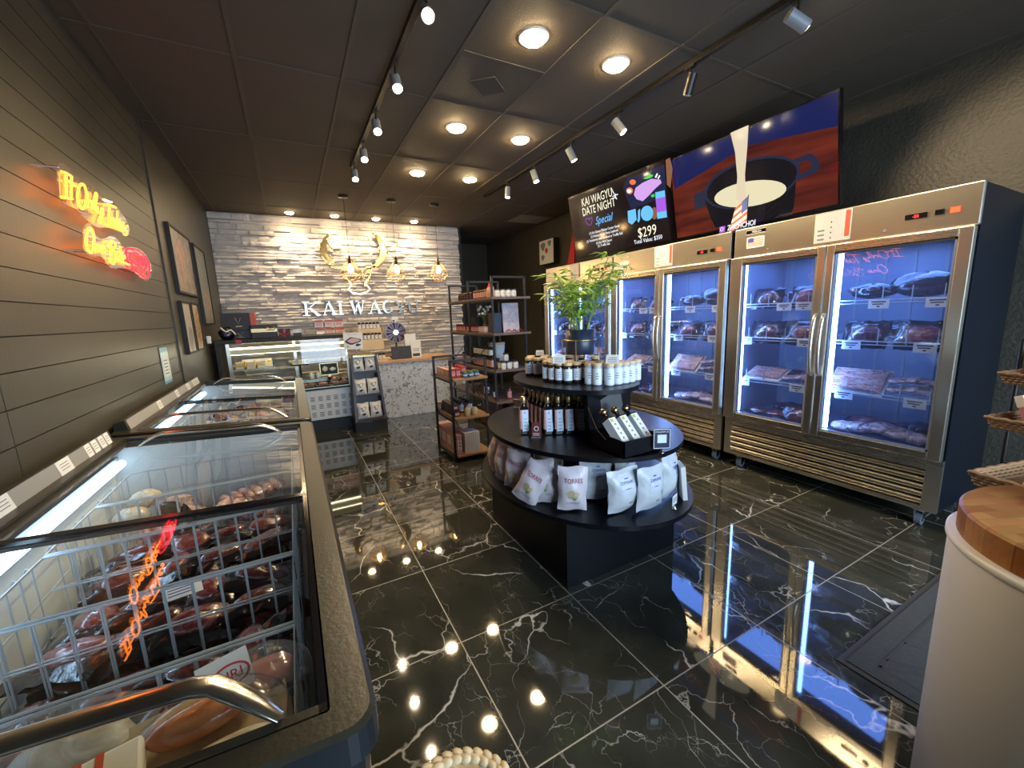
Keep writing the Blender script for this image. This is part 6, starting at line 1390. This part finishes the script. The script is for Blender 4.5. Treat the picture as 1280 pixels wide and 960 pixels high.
t = thing('photo_frame', 'small black framed food photo standing inside the deli case', 'picture frame', (.42, 6.30, .60), rot=(-.1, 0, 0)); q = MB(); q.bx((-.12, 0, .09), (.12, .012, .26), M_goldpaint); q.build('frame', t); q = MB(); q.bx((-.112, -.001, .098), (.112, 0, .252), M_blackmat); q.blob((-.05, -.003, .18), (.07, .006, .07), M_palemeat, 1, 10, 6, .2); q.blob((.05, -.003, .17), (.09, .006, .05), M_paper, 2, 10, 6, .3); q.build('photo', t); q = MB(); q.bx((-.02, .02, 0), (.02, .03, .10), M_goldpaint); q.build('stand_leg', t)
t = thing('cake_stand', 'black pedestal stand carrying small white packs in the deli case', 'pedestal stand', (.06, 6.33, .60)); q = MB(); q.lathe([(.0001, 0), (.06, 0), (.055, .01), (.014, .03), (.012, .25), (.12, .262), (.12, .272), (.0001, .272)], M_blackgl, n=28); q.build('stand_body', t)
for k in range(3): kw.put((.0+.07*k, 6.33, .873), .2*k, 'small white pack on the black pedestal in the deli case, %s from the left' % NTH[k], 'packs on the pedestal', scale=(.9, .9, .6))
def cup(): 
    t = thing('pale_cup', 'x', 'cup'); q = MB(); q.lathe([(.0001, 0), (.022, 0), (.034, .13), (.034, .135), (.031, .135), (.0001, .12)], M_paper, n=18); q.build('cup_body', t); q = MB(); q.blob((0, 0, .135), (.06, .06, .03), M_palemeat, 2, 10, 6, .2); q.build('contents', t); return t
kcu = Kind(cup()); 
for k in range(2): kcu.put((.19+.085*k, 6.24, .601), 0, 'tall pale cup right of the black pedestal in the deli case, %s of two' % ('left', 'right')[k], 'pale cups')
# things on top of the deli case
ZD = 1.266
def giftbox(x, y, w_, d_, h_, z, lab, top=None, side=None, rz=0, band=None, logo=True):
    t = thing('gift_box', lab, 'gift box', (x, y, z), rz); q = MB(); q.bx((-w_/2, -d_/2, 0), (w_/2, d_/2, h_), M_dkbox); q.build('box_body', t, bevel=.002)
    if side: q = MB(); q.bx((w_/2-.05, -d_/2-.001, 0), (w_/2+.001, d_/2, h_), side); q.build('side_panel', t)
    if band: q = MB(); q.bx((-w_/2-.001, -d_/2-.0015, h_*.45), (w_/2+.001, -d_/2, h_*.72), band); q.build('band', t)
    if logo: q = MB(); q.tube([(-.028+.0, -d_/2-.0015, h_*.72), (-.012, -d_/2-.0015, h_*.52), (0, -d_/2-.0015, h_*.35), (.012, -d_/2-.0015, h_*.52), (.028, -d_/2-.0015, h_*.72)], .0022, M_goldpaint, 5); q.bx((-.035, -d_/2-.0015, h_*.22), (.035, -d_/2-.0008, h_*.25), M_goldpaint); q.build('logo', t)
    return t
M_dkbox = P('dark_box_card', (.020, .014, .012), .5)
giftbox(-.555, 6.22, .40, .22, .105, ZD, 'long black gift box under the red sided one on the deli case'); giftbox(-.56, 6.24, .36, .22, .215, ZD+.106, 'large black box with a red side, top of stack on the deli case', side=M_redo)
giftbox(-.29, 6.10, .28, .18, .165, ZD, 'black gift box with a gold bow band in the middle of the deli case top', band=M_goldpaint, logo=False)
t = thing('ribbon_bow', 'gold ribbon bow on the black gift box band', 'bow', (-.22, 6.00, ZD+.10)); q = MB()
for s_ in (-1, 1): q.tube(smooth_path([(0, -.012, 0), (.03*s_, -.02, .035), (.055*s_, -.012, .02), (.03*s_, -.012, -.004), (0, -.012, 0)], 4), .006, M_goldpaint, 6, flat=.4)
q.build('bow_loops', t)
t = thing('gift_box', 'small black gift box wrapped with a red bow on the deli case', 'gift box', (-.07, 6.03, ZD)); q = MB(); q.bx((-.065, -.05, 0), (.065, .05, .105), M_dkbox); q.build('box_body', t, bevel=.002); q = MB(); q.bx((-.012, -.052, 0), (.012, .052, .107), M_redpk)
for s_ in (-1, 1):
    for h2 in (.055, .02): q.tube(smooth_path([(0, -.055, .035), (.028*s_, -.062, h2+.02), (.055*s_, -.055, h2), (.025*s_, -.055, .02), (0, -.055, .035)], 4), .007, M_redpk, 6, flat=.4)
q.build('red_bow', t)
t = thing('gift_box', 'small black box with a white lid flap at the right of the red bow box', 'gift box', (.075, 6.03, ZD)); q = MB(); q.bx((-.05, -.04, 0), (.05, .04, .085), M_dkbox); q.build('box_body', t, bevel=.002); q = MB(); q.bx((-.052, -.042, .045), (.052, .042, .088), M_paper); q.bx((-.008, -.044, .058), (.008, -.042, .072), M_goldpaint); q.build('lid', t)
t = thing('crumpled_foil', 'silver and black wrapped bundle at the left end of the deli case top', 'wrapped bundle', (-.68, 6.02, ZD)); q = MB(); q.blob((0, 0, .075), (.16, .12, .15), M_film, 31, 14, 8, .3); q.build('wrap', t); q = MB(); q.tube(smooth_path([(-.05, -.06, .15), (0, -.075, .10), (.05, -.06, .12), (.09, -.05, .06)], 4), .012, M_white, 8, flat=.5); q.build('ribbon', t)
t = thing('folded_paper', 'crumpled white paper lying on the deli case top, right of the boxes', 'paper', (.33, 5.98, ZD)); q = MB(); q.blob((0, 0, .016), (.09, .06, .03), M_paper, 7, 10, 6, .3); q.build('paper', t)
t = thing('wall_switch', 'small white dispenser on the wall above the deli case end', 'dispenser', (WX, 5.75, 1.245)); q = MB(); q.bx((.012, -.03, 0), (.05, .03, .085), M_white); q.build('housing', t, bevel=.006); q = MB(); q.bx((.05, -.018, .015), (.052, .018, .05), M_grey); q.build('front_slot', t)
t = thing('red_tag', 'small red tag hanging on the deli case ledge edge', 'tag', (-.56, 5.835, 1.225)); q = MB(); q.bx((-.03, -.002, 0), (.03, .002, .04), M_redpk); q.build('tag', t)
# counter
t = thing('checkout_counter', 'checkout counter with white marble front and wooden top below the emblem', 'counter', (1.42, 6.30, 0))
q = MB(); q.bx((-.74, -.28, 0), (.75, .30, .80), M_marble); q.build('marble_front', t)
q = MB(); q.bx((-.76, -.31, .80), (.77, .32, .848), M_countwood); q.build('counter_top', t, bevel=.004)
t = thing('spice_rack', 'tiered wooden stand with small white labelled jars on the counter', 'tiered stand', (1.02, 6.12, .848)); q = MB()
for k in range(3): q.bx((-.17, .02+.08*k, .155*k-.0+(.0 if k else 0)), (.17, .10+.08*k, .155*k+.155 if k else .03), M_woodlid)
q.bx((-.17, -.06, 0), (.17, .02, .02), M_woodlid); q.build('stand_body', t, bevel=.002)
ksp = Kind(jar('spice_jar', .021, .072, M_jar, M_redpk2 if False else M_dkbrown, M_paper, .02, (.05, .85)))
for l, (yy, zz) in enumerate(((6.10, .868+.0), (6.26, 1.158), (6.34, 1.313))):
    yy = (6.095, 6.26, 6.34)[l]
    for k in range(6): ksp.put((1.02-.13+.052*k, yy, (.869, 1.159, 1.314)[l]), 0, 'small white labelled jar on the %s tier of the wooden stand, %s from the left' % (('bottom', 'middle', 'top')[l], NTH[k]), 'jars on the tiered stand')
t = thing('prize_wheel', 'round purple and black prize wheel with a silver hub on the counter', 'prize wheel', (1.42, 6.45, .848)); q = MB(); q.bx((-.10, -.05, 0), (.10, .05, .02), M_blackmat); q.bx((-.012, -.01, 0), (.012, .01, .62), M_blackmat); q.build('stand_body', t)
q = MB(); q.cyl((0, -.03, .385), (0, -.045, .385), .155, M_blackgl, 40); q.build('wheel', t)
M_purple2 = P('purple_segment', (.06, .022, .10), .35); q = MB()
for k in range(16):
    a0, a1 = 2*math.pi*k/16, 2*math.pi*(k+.82)/16; q.poly3([(.05*math.cos(a0), -.046, .385+.05*math.sin(a0)), (.148*math.cos(a0), -.046, .385+.148*math.sin(a0)), (.148*math.cos(a1), -.046, .385+.148*math.sin(a1)), (.05*math.cos(a1), -.046, .385+.05*math.sin(a1))], (0, -.001, 0), M_purple2 if k % 2 else M_blackmat)
    q.tube([(.06*math.cos(a0), -.048, .385+.06*math.sin(a0)), (.145*math.cos(a0), -.048, .385+.145*math.sin(a0))], .0018, M_pinkpk, 4)
q.build('segments', t); q = MB(); q.cyl((0, -.046, .385), (0, -.056, .385), .038, M_chrome, 28); q.build('hub', t); q = MB(); q.bx((-.05, -.05, .575), (.05, -.03, .625), M_white); q.bx((-.008, -.055, .53), (.008, -.045, .58), M_white); q.build('pointer', t)
t = thing('card_display_box', 'flat black box with a dark bull mark propped in front of the prize wheel', 'box', (1.425, 6.15, .848), rot=(-.12, 0, 0)); q = MB(); q.bx((-.145, -.02, 0), (.145, .02, .185), M_dkbox); q.build('box_body', t, bevel=.002); q = MB(); q.tube([(-.028, -.0215, .12), (-.012, -.0215, .09), (0, -.0215, .065), (.012, -.0215, .09), (.028, -.0215, .12)], .003, M_purple2, 5); q.build('logo', t)
t = thing('notice_card', 'tall white card with dark lettering at the right of the black box, counter', 'card', (1.655, 6.20, .848), rot=(-.08, 0, 0)); q = MB(); q.bx((-.075, 0, 0), (.085, .006, .26), M_paper); q.bx((-.14, .05, 0), (.03, .056, .36), M_paper); q.build('card', t); q = MB(); q.text('YOUR', .035, M_ink, (0.005, -.001, .13), (1, 0, 0), (0, 0, 1), .0004, maxw=.10); q.text('ORDER', .030, M_ink, (0.005, -.001, .10), (1, 0, 0), (0, 0, 1), .0004, maxw=.10); q.bx((-.05, -.001, .015), (.06, 0, .06), M_ink); q.build('printing', t)
# small bag rack with poster
t = thing('bag_rack', 'small dark tapered rack with three tiers of white bags before the counter', 'display rack', (.81, 5.70, 0))
M_esp = P('espresso_wood', (.030, .014, .010), .4); q = MB(); q.prism([(-.20, -.20), (.0, -.235), (.20, -.20), (.20, .17), (-.20, .17)], (0, 0, 0), (1, 0, 0), (0, 1, 0), (0, 0, .12), M_blackmat); q.prism([(-.215, -.215), (.0, -.25), (.22, -.215), (.22, .18), (-.215, .18)], (0, 0, .12), (1, 0, 0), (0, 1, 0), (0, 0, .018), M_esp); q.build('base', t)
q = MB()
for s_ in (-1, 1): q.poly3([(s_*.20-.0, -.20, .138), (s_*.20, .16, .138), (s_*.165, .16, .985), (s_*.165, -.06, .985)], (-s_*.028, 0, 0), M_esp)
q.build('side_panel', t)
q = MB(); 
for z, y_ in ((.138, -.16), (.45, -.11), (.75, -.06)): q.bx((-.175, y_-.03, z), (.175, .15, z+.012), M_esp); q.bx((-.175, y_-.035, z), (.175, y_-.03, z+.03), M_esp)
q.build('shelf', t)
q = MB(); q.bx((-.17, -.06, .965), (.17, .15, .98), M_goldpaint); q.bx((-.165, .14, .15), (.165, .155, .98), M_grey); q.build('top_bar', t)
def deco_b(q, sp, W_, H_): patch(q, sp, 0, .62, .45, .14, M_grey, wob=.3, lift=.002); patch(q, sp, 0, .28, .35, .07, M_dkbrown, wob=.2); patch(q, sp, 0, .62, .25, .07, M_paper, wob=.2, lift=.003)
kbb = Kind(bag('white_pouch', .155, .215, .10, M_paper, 25, deco_b))
for l, (z, y_) in enumerate(((.150, -.125), (.462, -.075), (.762, -.02))):
    for k, s_ in enumerate((-1, 1)): kbb.put((.81+.082*s_, 5.70+y_, z+.002), label='white pouch on the %s tier of the small dark rack, %s one' % (('bottom', 'middle', 'top')[l], ('left', 'right')[k]), rot=(-.14, 0, 0), group='white pouches on the small rack', scale=(1, 1, .98))
t = thing('poster_holder', 'white poster with a steak drawing clipped above the small dark rack', 'poster', (.70, 5.66, .98)); q = MB(); q.tube([(.03, .02, 0), (.03, .02, .10)], .005, M_chrome, 8); q.bx((-.02, 0, 0), (.08, .04, .006), M_chrome); q.build('stand_base', t)
q = MB(); q.box((-.0, 0, .20), (.235, .004, .215), M_paper, Matrix.Rotation(.03, 3, 'Y')); q.build('card', t)
q = MB(); 
def ring3(cx_, cz_, a, b_, n=18, wob=.2): return [(cx_+a*math.cos(k)*(1+wob*math.sin(2*k+1)), -.0035, cz_+b_*math.sin(k)*(1+wob*math.cos(3*k))) for k in [2*math.pi*i/n for i in range(n)]]
q.poly3(ring3(0, .20, .085, .045), (0, -.0008, 0), M_ink); q.poly3([(p[0], -.0045, p[2]) for p in ring3(.005, .204, .066, .030)], (0, -.0006, 0), M_pinkpk); q.poly3(ring3(.055, .145, .028, .018), (0, -.0008, 0), M_ink); q.poly3(ring3(-.07, .13, .014, .012), (0, -.0008, 0), M_beige)
q.text('FRESH DAILY', .022, M_pinkpk, (0, -.004, .285), (1, 0, 0), (0, 0, 1), .0004, maxw=.17); q.build('printing', t)

# ================================================================ NEAR RIGHT : ROUND TABLE, TRAYS, MAT ; NEAR LEFT : BASKET
DX, DY_, DR, DZ = 1.575, .045, .298, .930
t = thing('round_table', 'white drum shaped table with a thick butcher block top at the right edge', 'table', (DX, DY_, 0))
M_drum = P('white_drum_paint', (.80, .79, .79), .55, bump=.06, bscale=8, vary=.08, vscale=2)
q = MB(); q.lathe([(.0001, 0), (DR+.012, 0), (DR+.012, DZ-.085)], M_drum, n=96); q.build('drum_body', t)
q = MB(); q.lathe([(DR+.014, DZ-.09), (DR+.018, DZ-.085), (DR+.018, DZ-.074), (DR+.012, DZ-.070), (.0001, DZ-.070)], M_white, n=96); q.build('rim_lip', t)
q = MB(); q.lathe([(.0001, DZ-.07), (DR-.002, DZ-.07), (DR, DZ-.066), (DR, DZ-.006), (DR-.006, DZ), (.0001, DZ)], M_butcher, n=96, smooth=False); q.build('butcher_top', t)
t = thing('leaflet_holder', 'clear leaflet holder on a black base standing on the butcher block', 'leaflet holder', (1.685, .195, DZ), .35); q = MB(); q.bx((-.078, -.055, 0), (.078, .05, .022), M_blackmat); q.build('base', t, bevel=.004); q = MB(); q.bx((-.062, .0, .02), (.062, .004, .20), M_clearp); q.bx((-.062, -.03, .02), (.062, -.026, .10), M_clearp); q.bx((-.064, -.03, .02), (-.060, .004, .17), M_clearp); q.bx((.060, -.03, .02), (.064, .004, .17), M_clearp); q.build('clear_panel', t)
q = MB(); q.bx((-.055, -.020, .025), (.055, -.004, .16), M_paper); q.build('leaflets', t)
t = thing('snack_tray', 'dark square board lying at the near right of the butcher block top', 'board', (1.66, -.07, DZ), .6); q = MB(); q.bx((-.09, -.07, 0), (.09, .07, .012), M_blackmat); q.build('board', t, bevel=.003); q = MB(); q.bx((-.08, -.06, .012), (.08, .06, .016), M_shelfwood); q.build('inlay', t)
# wicker tray tower
M_wick = wood('wicker', (.16, .08, .035), (.36, .20, .09), 40, .6, 0, (1, 1, 6))
def wicker(w_, d_, h_, lab, loc, rz, tilt=0):
    t = thing('wicker_tray', lab, 'wicker tray', loc, rot=(tilt, 0, rz)); q = MB()
    q.bx((-w_/2, -d_/2, 0), (w_/2, d_/2, .006), M_wick)
    for l in range(4):
        z = .008+l*h_/4; o_ = .012*l/3; pts = []
        for (a0, b0, a1, b1) in ((-1, -1, 1, -1), (1, -1, 1, 1), (1, 1, -1, 1), (-1, 1, -1, -1)):
            n = 26
            for i in range(n):
                u = i/n; wv = .0035*(1 if (i+l) % 2 else -1); x = (a0+(a1-a0)*u)*(w_/2+o_); y = (b0+(b1-b0)*u)*(d_/2+o_); nx, ny = (0, b0) if b0 == b1 else (a0, 0); pts.append((x+nx*wv, y+ny*wv, z))
        q.tube(pts, h_/7.5, M_wick, 6, closed=True)
    q.build('woven_sides', t); q = MB(); pts = []
    W2, D2 = w_/2+.016, d_/2+.016
    for i in range(80):
        u = i/80*4; s_ = int(u); f_ = u-s_; c4 = [(-W2, -D2), (W2, -D2), (W2, D2), (-W2, D2)]; a, b2 = c4[s_], c4[(s_+1) % 4]; pts.append((a[0]+(b2[0]-a[0])*f_, a[1]+(b2[1]-a[1])*f_, h_+.004+.003*math.sin(i*2.1)))
    q.tube(pts, .008, M_wick, 6, closed=True); q.build('rim', t); return t
wicker(.34, .26, .045, 'upper wicker tray on the far right display stand', (2.99, .385, 1.055), -.25); wicker(.38, .30, .045, 'middle wicker tray on the far right display stand', (2.91, .36, .862), -.25); wicker(.44, .34, .055, 'lowest and largest wicker tray behind the butcher block top', (2.68, .30, .655), -.25)
t = thing('tray_stand', 'black wire display stand carrying the three wicker trays', 'display stand', (3.0, .38, 0), -.25); q = MB()
for x in (-.02, .22): q.tube([(x, .17, 0), (x, .17, 1.25)], .009, M_tubeblk, 8); q.tube([(x, .19, .012), (x, -.22, .012)], .009, M_tubeblk, 8)
for z in (.647, .854, 1.047): 
    for x in (-.02, .22): q.tube([(x, .17, z), (x-.10, -.10, z)], .006, M_tubeblk, 6)
    q.tube([(-.12, -.10, z), (.12, -.10, z)], .006, M_tubeblk, 6)
q.build('wire_frame', t)
M_yel = P('yellow_pack', (.75, .55, .14), .45); M_mauve = P('mauve_pack', (.50, .20, .26), .45)
def pouch(lab, loc, rot, mat, w_, h_, txt=None, tm=None, topm=None):
    t = thing('snack_pack', lab, 'snack pack', loc, rot=rot); q = MB(); q.box((0, 0, h_/2), (w_, .03, h_), mat); q.build('pack_body', t, bevel=.006)
    q = MB()
    if topm: q.bx((-w_/2-.0005, -.0165, h_*.66), (w_/2+.0005, .0165, h_+.0005), topm)
    if txt: q.text(txt, w_*.30, tm or M_ink, (0, -.0168, h_*.42), (1, 0, 0), (0, 0, 1), .0005, maxw=w_*.85)
    for j in range(2): q.bx((-w_*.3, -.0162, h_*(.16+.08*j)), (w_*.3, -.0155, h_*(.18+.08*j)), M_ink)
    q.build('printing', t); return t
pouch('yellow snack pack leaning in the upper wicker tray', (2.93, .35, 1.062), (-.35, 0, -.45), M_yel, .12, .13); pouch('yellow snack pack behind the first in the upper wicker tray', (2.99, .41, 1.062), (-.35, 0, -.45), M_yel, .12, .15)
pouch('mauve and cream pack leaning in the middle wicker tray', (2.79, .36, .870), (-.45, 0, -.5), M_mauve, .13, .14, 'CF', M_paper, M_cream); pouch('mauve and cream pack behind the first in the middle wicker tray', (2.86, .42, .870), (-.4, 0, -.5), M_mauve, .13, .15, None, None, M_cream)
pouch('white card with dark letters in front of the middle wicker tray packs', (2.87, .29, .870), (-.25, 0, -.5), M_paper, .13, .06, 'ALM', M_ink); pouch('red pack beside the lettered card in the middle wicker tray', (2.98, .27, .870), (-.25, 0, -.5), M_redpk, .07, .06)
for k in range(4): pouch('flat pale pink printed pack in the lowest wicker tray, %s from the left' % NTH[k], (2.57+.07*k, .30-.02*k, .672), (-1.25, 0, -.3-.1*k), M_bag, .08, .10, 'NUTS', M_maroonp)
# floor mat
t = thing('entrance_mat', 'dark grey ribbed entrance mat on the floor at the right', 'mat', (2.50, .10, 0)); M_mat = P('grey_mat_fibre', (.045, .045, .042), .9, bump=.9, bscale=220, vary=.3, vscale=60); M_matb = P('mat_rubber_border', (.03, .028, .025), .7)
q = MB(); q.bx((-.68, -.62, 0), (.68, .575, .006), M_matb); q.build('border', t, bevel=.002)
q = MB(); q.bx((-.655, -.595, .005), (.655, .55, .010), M_mat); q.build('pile', t)
q = MB()
for a, b2 in (((-.58, .47), (.58, .47)), ((-.58, .47), (-.58, -.52)), ((-.58, .47), (-.10, -.10)), ((-.52, .47), (-.05, -.13)), ((-.10, -.10), (.40, .47)), ((-.05, -.14), (.46, .47)), ((-.58, .05), (-.28, .20)), ((-.58, .0), (-.24, .17)), ((-.10, .22), (.1, .47)), ((-.35, .47), (-.2, .15)), ((-.10, -.10), (-.10, -.52)), ((-.58, -.2), (.0, -.5)), ((.40, .47), (.58, .2))):
    q.stroke([(a[0], a[1], .010), (b2[0], b2[1], .010)], .012, (0, 0, 1), .0012, M_matb)
q.build('groove_pattern', t)
# rope basket, bottom of the frame
M_rope = wood('pale_rope', (.52, .36, .18), (.82, .66, .40), 30, .7, 0, (1, 1, 1))
t = thing('rope_basket', 'round basket of pale braided rope at the bottom edge beside the freezer', 'basket', (.215, .745, 0)); q = MB(); R_ = .142
for l in range(7):
    z = .03+.037*l; rr_ = R_*(.86+.02*l); q.tube([((rr_)*math.cos(2*math.pi*i/40), (rr_)*math.sin(2*math.pi*i/40), z+.003*(i % 2)) for i in range(40)], .021, M_rope, 8, closed=True)
q.lathe([(.0001, .012), (R_*.84, .012)], M_rope, n=32); q.build('woven_body', t)
q = MB(); nb = 34
for s_ in (0, 1):
    for i in range(nb):
        a = 2*math.pi*(i+.5*s_)/nb; c_ = Vector((R_*math.cos(a), R_*math.sin(a), .300)); tg = Vector((-math.sin(a), math.cos(a), 0)); up_ = Vector((math.cos(a)*.5, math.sin(a)*.5, .8*(1 if s_ else -1)))
        ax = (tg*.75+up_*(.55)).normalized(); M3 = ax.to_track_quat('X', 'Z').to_matrix(); q.blob(c_ + Vector((math.cos(a), math.sin(a), 0))*(.006 if s_ else -.006), (.046, .024, .026), M_rope, 1, 10, 6, 0, rot=M3)
q.build('braided_rim', t)
q = MB(); q.blob((0, 0, .18), (.26, .26, .14), M_brownpk, 3, 14, 8, .15) if False else None
M_brownpk = P('brown_wrapping', (.16, .085, .045), .45, bump=.6, bscale=25, coat=.3); q.blob((0, 0, 0), (.20, .20, .13), M_brownpk, 3, 16, 8, .22); o = q.build('paper_wrapped_goods'); o.location = (.215, .745, .20); tag(o, 'crumpled brown wrapped goods inside the rope basket', 'wrapped goods')
